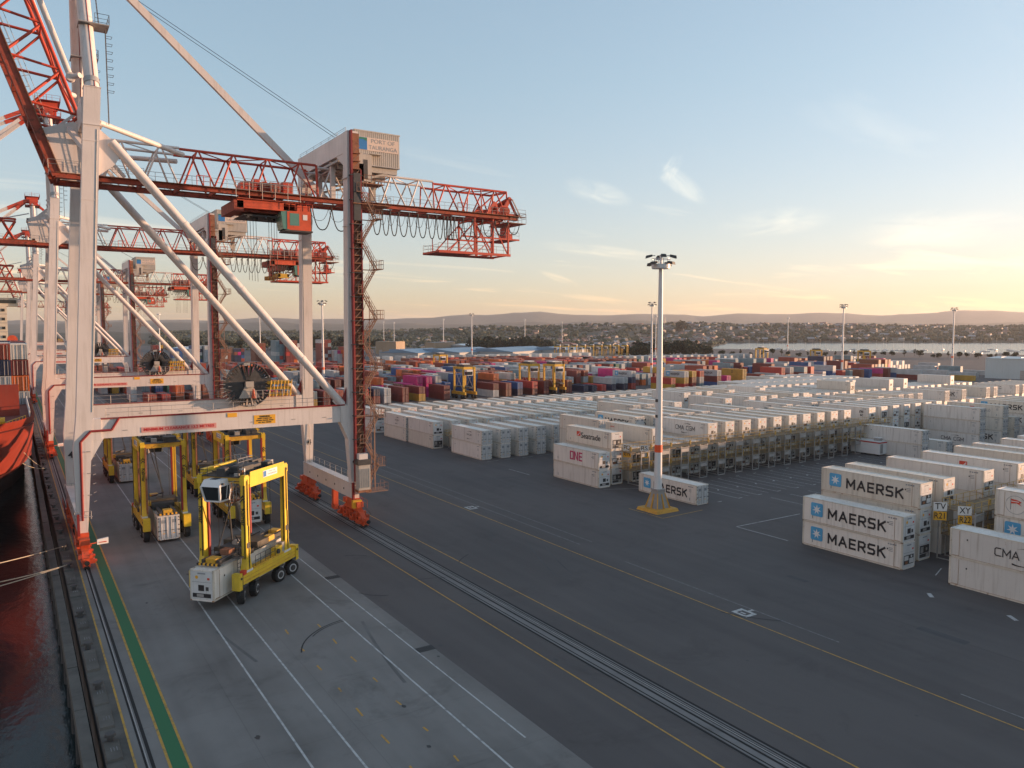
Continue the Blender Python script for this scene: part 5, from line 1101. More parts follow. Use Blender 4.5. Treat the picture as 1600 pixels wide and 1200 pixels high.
# row T (machinery towards the rack with the TV / XY signs)
T = 'row behind the two-letter sign boards at right'
for k, (x, n, lg, tn) in enumerate([(83.8, 3, {2: 'mk'}, 1), (88.6, 3, {}, 1), (97.8, 3, {2: None}, 0), (106.4, 3, {2: 'sud'}, 0), (115.0, 3, {}, 1), (120.2, 3, {2: 'small'}, 0), (129.0, 3, {}, 0), (134.6, 3, {}, 0), (139.2, 3, {}, 0), (143.8, 3, {}, 2)]):
    add_stack(T, x, 50.4, n, False, k + 1, 2 if k else 0, lg, tn)
U = 'row at the far right edge of the picture'
for k, (x, n, lg) in enumerate([(79.0, 2, {1: 'cma'}), (88.0, 3, {2: 'flag', 1: 'mkl'}), (92.6, 3, {}), (97.1, 3, {}), (101.6, 3, {}), (106.2, 3, {}), (110.8, 3, {}), (115.3, 3, {}), (119.8, 3, {})]):
    add_stack(U, x, 32.5, n, True, k + 1, 0 if k < 2 else 2, lg, 2 if k == 0 else 0)
# row S: mostly empty, a few stacks far right
S = 'row beyond the empty marked bay'
for k, (x, n, lg, y) in enumerate([(149.2, 2, {}, 85.6), (158.5, 1, {}, 85.6), (174.3, 3, {0: 'cma'}, 86.8), (184.5, 3, {0: 'mk', 2: 'sud'}, 86.8), (190.0, 2, {0: 'mk'}, 86.8), (198, 3, {2: 'mk', 1: 'mk'}, 86.8), (203, 3, {2: 'mk'}, 86.8), (208, 3, {}, 86.8), (213, 3, {}, 86.8), (218, 2, {}, 86.8), (223, 3, {}, 86.8), (228, 3, {}, 86.8), (236, 3, {}, 86.8)]):
    add_stack(S, x, y, n, True, k + 1, 0, lg, 2 if k in (0, 2) else None)
P = 'front row behind the long yellow walkway rack'
for k in range(23):
    x = PX[k]
    if x > 187: continue
    lg = {0: {2: 'sea'}, 2: {2: 'dole'}, 5: {2: 'cma'}, 16: {2: 'msc'}, 18: {2: 'sud'}, 22: {2: 'sea'}}.get(k, {})
    n = 3 if k not in (1, 3, 4) else 2
    if k == 15: continue
    add_stack(P, x, 100.6, n, False, k + 1, 0, lg)
Q = 'second row beyond the yellow walkway rack'
for k in range(2, 44):
    n = rnd.choice([3, 3, 3, 2]) if k not in (0, 1, 2) else 3
    add_stack(Q, PX[k] + .4, 115.2, n, True, k, 2, {n - 1: rnd.choice([None, None, None, 'mk', 'small'])})
B = 'row of stacks with doors facing the light mast'
for k in range(48):
    x = 77.2 + 4.35 * k; n = 2 if x < 113 or x > 185 else rnd.choice([3, 3, 3, 2])
    if n == 3 and rnd.random() < .1: continue
    add_stack(B, x, 132.7, n, x < 126, k + 1, 0 if k < 8 else 2 - (n < 3), {n - 1: 'small'} if k == 0 else {n - 1: rnd.choice([None, None, None, None, 'mk'])})
Cc = 'row beyond the door-fronted stacks'
for k in range(52):
    x = 75.9 + 4.42 * k; n = 3 if x > 150 and rnd.random() < .15 else 2
    add_stack(Cc, x, 150.6, n, False, k + 1, 0 if k < 2 else n - 1, {})
C2 = 'row behind that along the crane road'
for k in range(46):
    x = 75.6 + 4.42 * k; n = 2
    if k and rnd.random() < .08: continue
    add_stack(C2, x, 163.4, n, True, k + 1, 0 if k == 0 else n - 1, {1: 'small'} if k == 0 else {})
D = 'row before the last of the white stacks'
for k in range(48):
    x = 75.6 + 4.42 * k; n = 2
    add_stack(D, x, 180.8, n, False, k + 1, 0 if k == 0 else n - 1, {})
D2 = 'row last but one on the left'
for k in range(33, 51):
    x = 76 + 4.42 * k; n = 2 
    if rnd.random() < .2: continue
    add_stack(D2, x, 193.8, n, True, k + 1, n - 1, {})
E_ = 'last row of white stacks'
for k in range(42, 51):
    x = 76 + 4.42 * k
    if rnd.random() < .25: continue
    add_stack(E_, x, 209.5, 2, False, k + 1, 1, {})
for sp in SPEC:
    c = (sp['x'], sp['y'], sp['t'] * CH + 1.4); px, py = proj(c); d = depth_of(c)
    vis = (not sp['hid']) and -30 < px < (1790 if d < 110 else 1640) and d > 5
    sp['key'] = 1e4 / d ** 2 * (1 if vis else 0)
ranked = sorted([s for s in SPEC if s['key'] > 0], key=lambda s: -s['key'])
chosen = set(id(s) for s in ranked[:292]); rest = [s for s in SPEC if id(s) not in chosen]
LOGOTXT = {'mk': 'black capitals and a light blue star square', 'one': 'three magenta block capitals', 'cma': 'black shipping line capitals and swooshes', 'sea': 'red square and bold black lettering', 'flag': 'a circled red flag emblem', 'sud': 'a red pennant and grey lettering', 'msc': 'stacked black lower-case letters', 'small': 'small black lettering between swooshes', 'dole': 'a small red mark'}
TIER = {1: 'lowest', 2: 'second', 3: 'top'}
def tier_txt(t, n): return 'only box' if n == 1 else ('top box' if t == n - 1 else ('bottom box' if t == 0 else 'middle box'))
ROWKEY = {T: 'behind the signed rack at right', U: 'at the right picture edge', S: 'beyond the empty bay', P: 'behind the long yellow rack', Q: 'second behind the yellow rack', B: 'fronted by doors left of centre', Cc: 'next beyond the door-fronted row', C2: 'two beyond the door-fronted row', D: 'three beyond the door-fronted row', D2: 'four beyond the door-fronted row', E_: 'last before the coloured boxes'}
def reefer_label(sp):
    lead = 'white reefer container'
    if sp['row'] in ROWKEY:
        return f"{('lettered ' if sp['logo'] else 'plain ')}white reefer, {tier_txt(sp['t'], sp['n'])}, {ordn(sp['idx'])} stack in the row {ROWKEY[sp['row']]}"
    return None
SPECIAL = {0: ['lower white reefer with black capitals and light blue star, bottom of roadside pair at right', 'upper white reefer with black capitals and blue star, atop the roadside pair at right'],
           1: ['plain white reefer beneath the one with magenta block capitals, left of the light mast', 'white reefer with three magenta block capitals, topmost beside the road left of the mast'],
           2: ['single white reefer with black capitals and blue star partly hidden by the light mast']}
cnt = {}
for si, sp in enumerate(SPEC):
    if id(sp) not in chosen: continue
    tone = sp['tone'] if sp['tone'] is not None else random.Random(si * 7 + 1).choice([0, 0, 0, 1, 1, 2])
    z = sp['t'] * CH + .012; rz = R(180) if sp['flip'] else 0
    d = depth_of((sp['x'], sp['y'], z)); jx = random.Random(si).uniform(-.06, .06)
    lab = reefer_label(sp)
    if lab is None: lab = SPECIAL[{79.2: 0 if sp['y'] < 60 else 1, 83.5: 2}[sp['x']]][sp['t']]
    rt = thing('reefer_container', lab, 'reefer container', (sp['x'] + jx, sp['y'], z), rz, 'white refrigerated containers')
    link('body', BODY[tone], rt)
    rr = random.Random(si + 99)
    if d < 400:
        if not sp['flip']: link('machinery_panel', MACH[rr.choice([0, 1, 1, 2])], rt)
        else:
            link('door', DOOR, rt); o = link('door', DOOR, rt); o.scale = (-1, 1, 1)
    if sp['logo']: add_logo(rt, sp['logo'], sp['flip'])
# everything behind: hidden lower tiers and far stacks, one object
def simple_box(b, x, y, z, w, l, h, m): b.box((x - w / 2, y - l / 2, z + .02), (x + w / 2, y + l / 2, z + h), m)
for i, sp in enumerate(rest):
    m = RW[(i * 7 + i // 3) % 3]; simple_box(HID, sp['x'], sp['y'], sp['t'] * CH, CWD, CL, CH, m)
    if sp['key'] > 0:
        y = sp['y'] - CL / 2; HID.box((sp['x'] - 1.0, y - .02, sp['t'] * CH + .2), (sp['x'] + 1.0, y, sp['t'] * CH + 2.7), ALU); HID.box((sp['x'] - .5, y - .04, sp['t'] * CH + .8), (sp['x'] + .5, y - .02, sp['t'] * CH + 1.5), INK)
# unseen stacks added off to the right of the picture to shade the yard
for k in range(44):
    for yy in (68, 50.4, 32.5, 15, 1, -14, -32, -50, -66):
        x = 128 + 4.55 * k
        if yy >= 32 and x < 152: continue
        if proj((x, yy + 7, 3))[0] < 1645 and yy > 0: continue
        for t in range(4 if x > 175 else 3): simple_box(HID, x, yy, t * CH, CWD, CL, CH, RW[k % 3])
o = HID.build('stacked_reefers'); tag(o, 'mass of further white reefers stacked behind the nearest rows, plus unseen stacks added for shade', 'containers'); o['kind'] = 'stuff'
# carried boxes
CARLAB = ['white reefer gripped by the turned straddle carrier, grille end towards the quay edge', 'white container with doors facing out, held by the carrier under the portal', 'white container held low by the carrier behind the turned one', 'white container carried by the farthest straddle carrier beside the waterside legs', 'white container held by the carrier seen second behind the turned one']
for i, (x, y, z, h) in enumerate(CARRIED):
    door_front = i in (1, 3)
    rt = thing('reefer_container', CARLAB[i], 'reefer container', (x, y, z), h - R(90) if not door_front else h + R(90), 'containers carried by straddle carriers')
    link('body', BODY[0], rt); link('machinery_panel', MACH[1], rt); link('door', DOOR, rt); link('door', DOOR, rt).scale = (-1, 1, 1)
# office box with red stripe
b = MB(); b.box((145.4, 86.6, .3), (148.0, 92.8, 2.9), WHITEC); o1 = b
b.box((145.35, 86.55, 2.55), (145.4, 92.85, 2.8), SIGNR); b.box((145.35, 86.55, 2.55), (148.05, 86.6, 2.8), SIGNR); b.box((145.3, 86.5, 2.8), (148.1, 92.9, 2.95), WHITEC)
ob = thing('site_cabin', 'small white site cabin with red stripe below its roof beside the empty bay', 'cabin', (0, 0, 0)); b.build('body', ob)
b = MB(); b.box((146.3, 87.2, 2.95), (147.3, 88.4, 3.5), GALV); b.box((146.2, 87.1, 3.5), (147.4, 88.5, 3.6), WHITEC); b.build('rooftop_unit', ob)
b = MB(); b.box((145.7, 86.56, .5), (146.6, 86.59, 2.4), GALV); b.build('door', ob)
for yy in (87, 92.4): pass
b = MB(); [b.box((145.6, yy - .2, 0), (147.8, yy + .2, .3), DARKSTEEL) for yy in (87, 89.7, 92.4)]; b.build('skid', ob)

# ================================================================ REEFER RACKS
OCHRE = paint('ochre_rail_paint', (0.46, 0.29, 0.07), .6, .25, 1.5, rust=.2)
GRATE = paint('rusty_grating', (0.20, 0.145, 0.085), .8, .35, 1.2, rust=.3)
def rack(label, x0, x1, y0, y1, levels, pitch, first, signs, far_ladders=True):
    t = thing('reefer_rack', label, 'walkway rack', (0, 0, 0), 0, 'steel reefer walkway racks')
    for z in levels:
        b = MB(); b.box((x0, y0, z - .12), (x1, y1, z - .04), GRATE); b.box((x0, y0 - .04, z - .16), (x1, y0, z + .0), GRATE); b.box((x0, y1, z - .16), (x1, y1 + .04, z + .0), GRATE)
        b.build('walkway', t)
        b = MB(); b.rail([(x0, y0, z), (x1, y0, z)], OCHRE, 1.1, 1.5, .035); b.rail([(x0, y1, z), (x1, y1, z)], OCHRE, 1.1, 1.5, .035); b.rail([(x0, y0, z), (x0, y1, z)], OCHRE, 1.1, .8, .035)
        k = x0 + 1
        while k < x1: b.box((k, y0 + 1.0, z), (k + .3, y0 + 1.2, z + .7), OCHRE); k += pitch
        b.build('handrail', t)
    top = levels[-1]; x = first; n = 0
    while x < x1 and n < 99:
        b = MB(); w = 1.75
        for xx in (x, x + w): b.beam((xx, y0 - .25, 0.01), (xx, y0 - .25, top + .1), .12, .12, GALV); b.beam((xx, y1 + .2, 0.01), (xx, y1 + .2, top + .1), .12, .12, GALV); b.beam((xx, y0 - .25, .1), (xx, y1 + .2, .1), .12, .1, GALV)
        for z in (0.06, 2.0, 2.7, 4.9, 5.6): b.beam((x, y0 - .25, z), (x + w, y0 - .25, z), .1, .1 if z > .1 else .14, GALV)
        for z in (2.3, 5.2): b.box((x + .1, y0 - .32, z - .28), (x + w - .1, y0 - .26, z + .25), GALV)
        b.build('post_frame', t); x += pitch; n += 1
    for (txt, x, y, z, m, ink, w) in signs:
        b = MB(); b.box((-w / 2, -.03, -.48), (w / 2, .03, .48), m); b.beam((0, .05, -1.2), (0, .05, .4), .08, .06, GALV); sb = b.build('sign_board', t, (x, y, z), R(-48))
        link('sign_lettering', text_mesh(txt, .95, ink, .006, width=w * .8), sb, (0, -.04, 0))
    return t
rack('long grey and yellow reefer walkway rack facing the empty marked bay', 82.4, 156.5, 91.0, 93.6, (2.9, 5.75), 4.55, 84.6, [('PQ', 83.2, 92.6, 6.3, SIGNW, INK, 1.3), ('RS', 85.5, 91.0, 6.2, SIGNW, INK, 1.3), ('R19', 83.2, 92.6, 5.2, SIGNY, INK, 1.3), ('R20', 85.5, 91.0, 5.1, SIGNY, INK, 1.3)])
rack('yellow railed reefer rack carrying the two-letter sign boards at right', 85.9, 146, 40.2, 43.6, (2.9, 5.75), 4.55, 85.6, [('TV', 84.9, 43.3, 6.05, SIGNW, INK, 1.35), ('R21', 84.9, 43.3, 5.0, SIGNY, INK, 1.3), ('XY', 85.5, 41.0, 5.95, SIGNW, INK, 1.35), ('R22', 85.6, 41.0, 4.9, SIGNY, INK, 1.35)])
rack('reefer walkway rack behind the door-fronted stacks', 77, 200, 139.6, 143.6, (2.9,), 8.84, 78, [])
# ================================================================ LIGHT MASTS
def mast_mesh_parts(hi=True):
    p = MB(); p.tube((0, 0, 1.9), (0, 0, 34.0), .58, MASTW, 14, .28)
    p.tube((0, 0, 8.3), (0, 0, 9.35), .55, paint('mast_band', (0.80, 0.10, 0.025), .5, .06), 14)
    if hi: p.box((.2, -.12, 26.5), (.95, .12, 26.58), GALV); p.tube((.9, 0, 26.5), (.9, 0, 27.3), .04, GALV, 5); p.box((-.52, -.2, 13.2), (-.4, .2, 13.6), DARKSTEEL); p.box((-.52, -.2, 15.4), (-.4, .2, 15.8), DARKSTEEL); p.path([(.6, 0, 2), (.3, 0, 34)], .03, GALV)
    h = MB(); h.tube((0, 0, 33.9), (0, 0, 34.05), 1.25, MASTW, 16); h.tube((0, 0, 34.05), (0, 0, 34.5), 1.3, MASTW, 16, caps=False)
    for k in range(12): a = 2 * math.pi * k / 12; h.tube((1.25 * math.cos(a), 1.25 * math.sin(a), 34.0), (1.25 * math.cos(a), 1.25 * math.sin(a), 35.3), .04, MASTW, 4)
    h.tube((0, 0, 34), (0, 0, 35.8), .18, MASTW, 8); h.tube((0, 0, 35.2), (0, 0, 35.3), 1.3, MASTW, 16, caps=False)
    f = MB()
    f.hexa([(.0, -.26, -.1), (.75, -.3, -.3), (.75, .3, -.3), (0, .26, -.1), (0, -.2, .12), (.7, -.24, .0), (.7, .24, .0), (0, .2, .12)], DARKSTEEL); f.beam((-.4, 0, 0), (0, 0, 0), .08, .08, GALV)
    MASTY = paint('mast_base_yellow', (0.56, 0.29, 0.04), .6, .2, 1.0, rust=.12)
    b = MB(); CB = paint('mast_base_concrete', (.30, .28, .26), .85, .2)
    b.hexa([(-2.1, -2.1, 0.0), (2.1, -2.1, 0.0), (2.1, 2.1, 0.0), (-2.1, 2.1, 0.0), (-1.95, -1.95, .42), (1.95, -1.95, .42), (1.95, 1.95, .42), (-1.95, 1.95, .42)], MASTY)
    b.hexa([(-1.15, -1.15, .42), (1.15, -1.15, .42), (1.15, 1.15, .42), (-1.15, 1.15, .42), (-.62, -.62, 2.9), (.62, -.62, 2.9), (.62, .62, 2.9), (-.62, .62, 2.9)], CB)
    for sx, sy in ((-1, -1), (1, -1), (1, 1), (-1, 1)): b.beam((sx * 1.2, sy * 1.2, .3), (sx * .62, sy * .62, 2.5), .16, .28, MASTY)
    for sx, sy in ((0, -1), (1, 0), (0, 1), (-1, 0)): b.beam((sx * 1.3, sy * 1.3, .3), (sx * .68, sy * .68, 2.4), .14, .24, MASTY)
    b.box((-.7, -.7, 2.9), (.7, .7, 3.1), GALV)
    return p.mesh('pole'), h.mesh('lamp_head_frame'), f.mesh('floodlight'), b.mesh('base')
MP = mast_mesh_parts()
MASTS = [((75.6, 77.6), 1.0, 'nearest tall white floodlight mast with orange band and yellow splayed base'),
         ((108.8, 310), 1.05, 'white floodlight mast seen between the landside legs of the nearest crane'),
         ((250, 262), 1.07, 'white floodlight mast just left of the nearest one, orange band low on its shaft'),
         ((355, 233), 1.07, 'white floodlight mast in front of the water, standing behind the last white stacks'),
         ((461, 231.7), 1.07, 'rightmost white floodlight mast, near the pale blue-grey shed'),
         ((306.8, 526), 1.07, 'white floodlight mast before the long blue shed roof, taller than its neighbours left'),
         (polar(1230, 760), 1.07, 'distant floodlight mast against the water, left of the one behind the white stacks'),
         (polar(820, 880), 1.07, 'distant floodlight mast right of the blue shed middle'), (polar(878, 1200), 1.07, 'small distant floodlight mast standing by the parked yellow machines'),
         (polar(693, 880), 1.07, 'distant floodlight mast at the left end of the blue shed'), (polar(600, 1150), 1.07, 'tiny distant floodlight mast just right of the crane stair tower'), (polar(1024, 640), 1.07, 'floodlight mast nearly hidden behind the nearest mast'),
         (polar(407, 680), 1.07, 'distant floodlight mast seen beneath the crane girder at left'), (polar(250, 560), 1.07, 'distant floodlight mast between the second crane legs'), (polar(616, 1000), 1.0, 'tiny distant mast beside the tan sheds')]
for i, ((x, y), s, lab) in enumerate(MASTS):
    t = thing('floodlight_mast', lab, 'light mast', (x, y, 0.0), R(20 * (i % 3)), 'tall yard floodlight masts'); t.scale = (1.0, 1.0, s)
    for n_, me in zip(('pole', 'lamp_head_frame', 'floodlight', 'base'), MP):
        if n_ == 'floodlight':
            for k in range(8 if i < 6 else 0):
                a = 2 * math.pi * k / 8 + .2; o = link(n_, me, t, (1.25 * math.cos(a), 1.25 * math.sin(a), 35.7 if k % 2 else 34.75), a).scale = (1.15, 1.3, 1.3)
        else: link(n_, me, t)
# ================================================================ COLOURED CONTAINERS
DRY = paint('dry_box_paint', (1, 1, 1), .5, .16, .5, rust=.05, objcol=True, streak=.18, objrand=.12)
def dry_mesh(l):
    b = MB(); w, h = CWD / 2, 2.6; hl = l / 2
    b.box((-w + .05, -hl + .05, .12), (w - .05, hl - .05, h - .03), DRY)
    n_ = int(l / .56)
    for sx in (-1, 1):
        for k in range(n_): y0 = -hl + .15 + (l - .3) * k / n_; x_ = sx * (w - .05); b.hexa([(min(x_, sx * w), y0, .14), (max(x_, sx * w), y0, .14), (max(x_, sx * w), y0 + .28, .14), (min(x_, sx * w), y0 + .28, .14), (min(x_, sx * w), y0, h - .12), (max(x_, sx * w), y0, h - .12), (max(x_, sx * w), y0 + .28, h - .12), (min(x_, sx * w), y0 + .28, h - .12)], DRY)
        b.box((sx * (w - .05) - .06, -hl, h - .12), (sx * (w - .05) + .06, hl, h), DRY); b.box((sx * (w - .05) - .06, -hl, 0), (sx * (w - .05) + .06, hl, .14), DRY)
    for sy in (-1, 1):
        for sx in (-1, 1): b.box((sx * (w - .08) - .085, sy * (hl - .08) - .085, 0), (sx * (w - .08) + .085, sy * (hl - .08) + .085, h + .005), DRY)
        b.box((-w + .15, min(sy * hl, sy * (hl - .05)), h - .14), (w - .15, max(sy * hl, sy * (hl - .05)), h - .004), DRY)
    for x in (-.85, -.35, .35, .85): b.tube((x, -hl - .0, .1), (x, -hl - .0, h - .1), .035, GALV, 5)
    b.box((-.02, -hl - .01, .1), (.02, -hl + .03, h - .1), INK)
    for k in range(int(l / .6)): b.box((-w + .12, -hl + .3 + k * .6, h - .03), (w - .12, -hl + .55 + k * .6, h - .01), DRY)
    return b.mesh('dry_container')
DRY40, DRY20 = dry_mesh(12.19), dry_mesh(6.06)
PAL = {'maroon': (0.16, 0.028, 0.024), 'rust red': (0.30, 0.055, 0.030), 'red': (0.42, 0.040, 0.030), 'dark blue': (0.020, 0.030, 0.075), 'blue': (0.025, 0.085, 0.24), 'pale grey': (0.40, 0.42, 0.43), 'teal grey': (0.17, 0.24, 0.27), 'dark green': (0.03, 0.12, 0.08), 'orange': (0.60, 0.13, 0.025), 'magenta': (0.48, 0.02, 0.17), 'mustard': (0.42, 0.25, 0.035), 'white': (0.62, 0.61, 0.58), 'brown': (0.20, 0.065, 0.035)}
CW = ['maroon'] * 6 + ['rust red'] * 4 + ['red'] * 3 + ['dark blue'] * 1 + ['blue'] * 2 + ['pale grey'] * 7 + ['teal grey'] * 3 + ['dark green'] + ['orange'] * 2 + ['magenta'] * 2 + ['mustard'] * 2 + ['brown'] * 4 + ['white']
DSPEC = []
rd = random.Random(77)
def dstack(row, idx, x, y, cols, lens=40, logo=None):
    for t, c in enumerate(cols): DSPEC.append(dict(row=row, idx=idx, x=x, y=y, t=t, n=len(cols), c=c, l=lens, logo=logo if t == len(cols) - 1 else None, logo0=None))
def drow(name, y, x0, x1, hmin, hmax, pitch=3.1, gap=.12, palette=None, force=None):
    x = x0; i = 0; c0 = rd.choice(palette or CW)
    while x < x1:
        i += 1
        if rd.random() > gap:
            n = rd.randint(hmin, hmax)
            if rd.random() < .5: c0 = rd.choice(palette or CW)
            cols = [rd.choice(palette or CW) if rd.random() < .3 else c0 for _ in range(n)]
            if rd.random() < .08:
                dstack(name, i, x, y + 3.1, cols, 20); dstack(name, i, x, y - 3.1, [rd.choice(palette or CW) for _ in range(n)], 20)
            else: dstack(name, i, x, y, cols)
        x += pitch if rd.random() > .1 else pitch + 6
# front row facing us: chosen by hand from the left
FR = 'first coloured row behind the white stacks'
hand = [(58, ['maroon', 'brown'], 0), (63, ['red', 'maroon'], 0), (68, ['maroon', 'maroon'], 0), (72.5, ['pale grey', 'red'], 0), (77, ['maroon', 'teal grey'], 0), (82, ['mustard', 'teal grey'], 0), (86.5, ['maroon', 'maroon'], 0), (91, ['maroon', 'rust red'], 0), (95.5, ['dark blue', 'pale grey'], 0), (100, ['brown', 'red'], 0), (104.2, ['maroon', 'dark blue'], 0), (108.2, ['pale grey', 'pale grey'], 0), (115.0, ['maroon', 'maroon'], 0), (121.5, ['mustard', 'maroon'], 0), (131.5, ['maroon', 'maroon'], 0), (152.5, ['pale grey', 'maroon'], 0), (158.2, ['brown', 'maroon'], 0), (163.5, ['dark blue', 'blue'], 0), (170.5, ['maroon', 'red'], 0), (176, ['maroon', 'maroon'], 0), (181, ['dark blue', 'brown'], 0), (187.5, ['maroon', 'brown'], 0), (196, ['dark blue'], 0), (200.5, ['dark blue'], 0), (205.5, ['red'], 'r'), (211, ['dark blue', 'pale grey'], 0), (217.5, ['dark blue', 'pale grey'], 0), (222, ['red', 'dark blue', 'pale grey'], 'm')]
for i, (x, cols, lg) in enumerate(hand): dstack(FR, i + 1, x, 249.5, cols, 40, lg)
for i, (x, cols, lg) in enumerate([(231, ['mustard', 'red'], 0), (238.5, ['red', 'mustard', 'pale grey'], 'm'), (243, ['red', 'brown', 'mustard'], 0), (247.5, ['teal grey', 'pale grey', 'red'], 0), (258, ['blue', 'maroon', 'pale grey'], 'm'), (264, ['magenta', 'magenta'], 0), (274, ['mustard', 'mustard', 'mustard'], 'k'), (286, ['maroon', 'maroon'], 0), (296, ['blue', 'pale grey'], 0), (300, ['red', 'red', 'red'], 0), (306, ['red', 'maroon', 'pale grey'], 0), (316, ['pale grey', 'maroon', 'teal grey'], 0), (321, ['red', 'red', 'red'], 0)]): dstack('stretch of coloured stacks right of the nearest mast', i + 1, x, 235 - .03 * (x - 230), cols, 40, lg)
for i, (x, cols, lg) in enumerate([(330, ['blue', 'pale grey'], 0), (338, ['blue', 'blue', 'pale grey'], 0), (346, ['maroon', 'red'], 0), (352, ['pale grey', 'teal grey'], 0), (362, ['brown', 'brown'], 0), (369, ['blue', 'blue'], 0), (379, ['red', 'magenta'], 'o'), (386, ['maroon', 'maroon'], 0), (394, ['blue', 'pale grey'], 0), (402, ['maroon'], 0), (410, ['pale grey'], 0), (420, ['pale grey'], 0), (432, ['pale grey', 'pale grey'], 0), (446, ['pale grey'], 0)]): dstack('low coloured stacks before the water', i + 1, x, 232, cols, 40, lg)
NM = ['second', 'third', 'fourth', 'fifth', 'sixth', 'seventh', 'eighth', 'ninth', 'tenth']
y = 264.5
for k in range(9):
    pal = None
    if k == 1: pal = ['magenta', 'pale grey', 'maroon', 'maroon', 'teal grey', 'rust red', 'pale grey', 'brown']
    if k in (3,): pal = ['pale grey'] * 5 + ['white', 'teal grey', 'blue']
    if k >= 5: pal = ['orange', 'rust red', 'rust red', 'red', 'brown', 'brown', 'maroon']
    drow(NM[k] + ' coloured row behind the white stacks', y, 36 if k < 4 else 30, [292, 330, 340, 380, 390, 330, 340, 330, 310][k], 2, 3, 4.0 if k < 5 else 3.2, .05, pal)
    if k == 0:
        for q in range(4): dstack('magenta run', q + 1, 150.5 , 286 + 12.4 * q, ['maroon', 'magenta', 'magenta'], 40, 'o')
    y += 14.2 if k % 2 == 0 else 27
drow('mixed far row before the harbour', 312, 345, 520, 1, 3, 3.4, .15); drow('mixed far row before the harbour trees', 345, 345, 560, 1, 2, 3.4, .2); drow('mixed far row behind the low stacks', 262, 330, 440, 1, 3, 3.4, .15); drow('mixed far row second behind the low stacks', 282, 330, 500, 1, 2, 3.4, .15, ['pale grey', 'pale grey', 'teal grey', 'maroon', 'blue', 'red', 'white'])
for i, (x, yy, cols) in enumerate([(418, 214, ['pale grey']), (428, 208, ['pale grey']), (440, 222, ['pale grey', 'teal grey']), (455, 216, ['pale grey']), (470, 250, ['red', 'pale grey']), (486, 246, ['pale grey']), (400, 196, ['mustard']), (392, 205, ['teal grey', 'pale grey']), (384, 214, ['maroon', 'pale grey'])]): dstack('loose boxes left of the pale shed', i + 1, x, yy, cols)

# tall far stacks beyond the crane legs
for (px, dd, n, cl) in [(398, 560, 6, 'brown'), (430, 520, 7, 'teal grey'), (446, 520, 7, 'maroon'), (460, 540, 6, 'white'), (500, 560, 7, 'maroon'), (520, 560, 4, 'pale grey'), (536, 560, 5, 'orange'), (550, 570, 5, 'pale grey'), (300, 600, 5, 'white'), (320, 600, 5, 'pale grey'), (345, 600, 4, 'brown'), (240, 620, 5, 'maroon'), (270, 620, 4, 'blue'), (366, 610, 4, 'dark blue')]:
    x, yy = polar(px, dd)
    for q in range(3): dstack('tall far block beyond the crane legs', q + 1 + px, x + q * 2.6, yy, [cl if rd.random() < .7 else rd.choice(CW) for _ in range(n)], 40)
for i in range(20):                                               # white run in front of the blue shed
    dstack('pale run before the blue shed', i + 1, 200 + 9 * i, 470 - .4 * i, ['white' if rd.random() < .6 else 'pale grey' for _ in range(3)], 40)
for i in range(26):
    dstack('pale run before the dark trees', i + 1, 300 + 6 * i, 392 - .7 * i, ['white', 'pale grey', 'white' if rd.random() < .5 else 'pale grey'], 40)
HD = 2.6
for sp in DSPEC:
    c = (sp['x'], sp['y'], sp['t'] * HD + 1.3); px, py = proj(c); d = depth_of(c)
    top = sp['t'] == sp['n'] - 1 or sp['row'] in (FR, 'stretch of coloured stacks right of the nearest mast', 'low coloured stacks before the water', 'magenta run') or 'tall far' in sp['row']
    vis = top and 60 < px < 1620
    if 95 < px < 300: vis = vis and sp['t'] == sp['n'] - 1
    sp['key'] = 1e4 / d ** 2 * (.5 if sp['l'] == 20 else 1) if vis else 0
dr = sorted([s for s in DSPEC if s['key'] > 0], key=lambda s: -s['key'])[:296]; dch = set(id(s) for s in dr)
DTXT = {'m': 'MAERSK', 'o': 'ONE', 'r': 'HAMBURG SUD', 'k': 'msc'}
seen = {}
for i, sp in enumerate(DSPEC):
    if id(sp) not in dch: continue
    lab = f"{sp['c']} {'short ' if sp['l'] == 20 else ''}container, {tier_txt(sp['t'], sp['n']).replace(' box', '')}, "
    if sp['row'].endswith('behind the white stacks'): lab += f"{ordn(sp['idx'])} from left in the {sp['row'].replace(' behind the white stacks', '')}"
    elif 'tall far' in sp['row']: lab += 'in the tall far block beyond the crane legs'
    elif sp['row'] == 'magenta run': lab += f'{ordn(sp["idx"])} from the near end of the run with pale block capitals'
    else: lab += f"{ordn(sp['idx'])} from left, {sp['row'].replace('stretch of coloured stacks ', '').replace('low coloured stacks ', '').replace('mixed far row', 'far row')}"
    o = link('shipping_container', DRY40 if sp['l'] == 40 else DRY20, None, (sp['x'], sp['y'], sp['t'] * HD + .012)); tag(o, lab, 'shipping container', 'coloured shipping containers'); cc = PAL[sp['c']]; q = random.Random(i).uniform(1.0, 1.4); o.color = (cc[0] * q, cc[1] * q, cc[2] * q, 1)
    if sp['logo'] or sp['logo0']:
        lg = sp['logo']; xx = -CWD / 2 - .03
        if lg == 'm': link('star_emblem', STAR, o, (xx, 3.6, 1.4), R(-90)).scale = (1.3, 1, 1.3); link('lettering', stroke_mesh('MAERSK', .8, .18, INK, 5.2), o, (xx, -.6, 1.35), R(-90))
        elif lg == 'o': link('lettering', ONE_W, o, (xx, -.2, 1.35), R(-90))
        elif lg == 'r': link('lettering', text_mesh('HAMBURG SUD', .8, WHITEINK, .01, width=6.5), o, (xx, 0, 1.3), R(-90))
        elif lg == 'k': link('lettering', text_mesh('m', 1.1, INK, .03), o, (xx, 0, 1.7), R(-90)); link('lettering', text_mesh('sc', .9, INK, .03), o, (xx, 0, 1.0), R(-90))
DM = {}
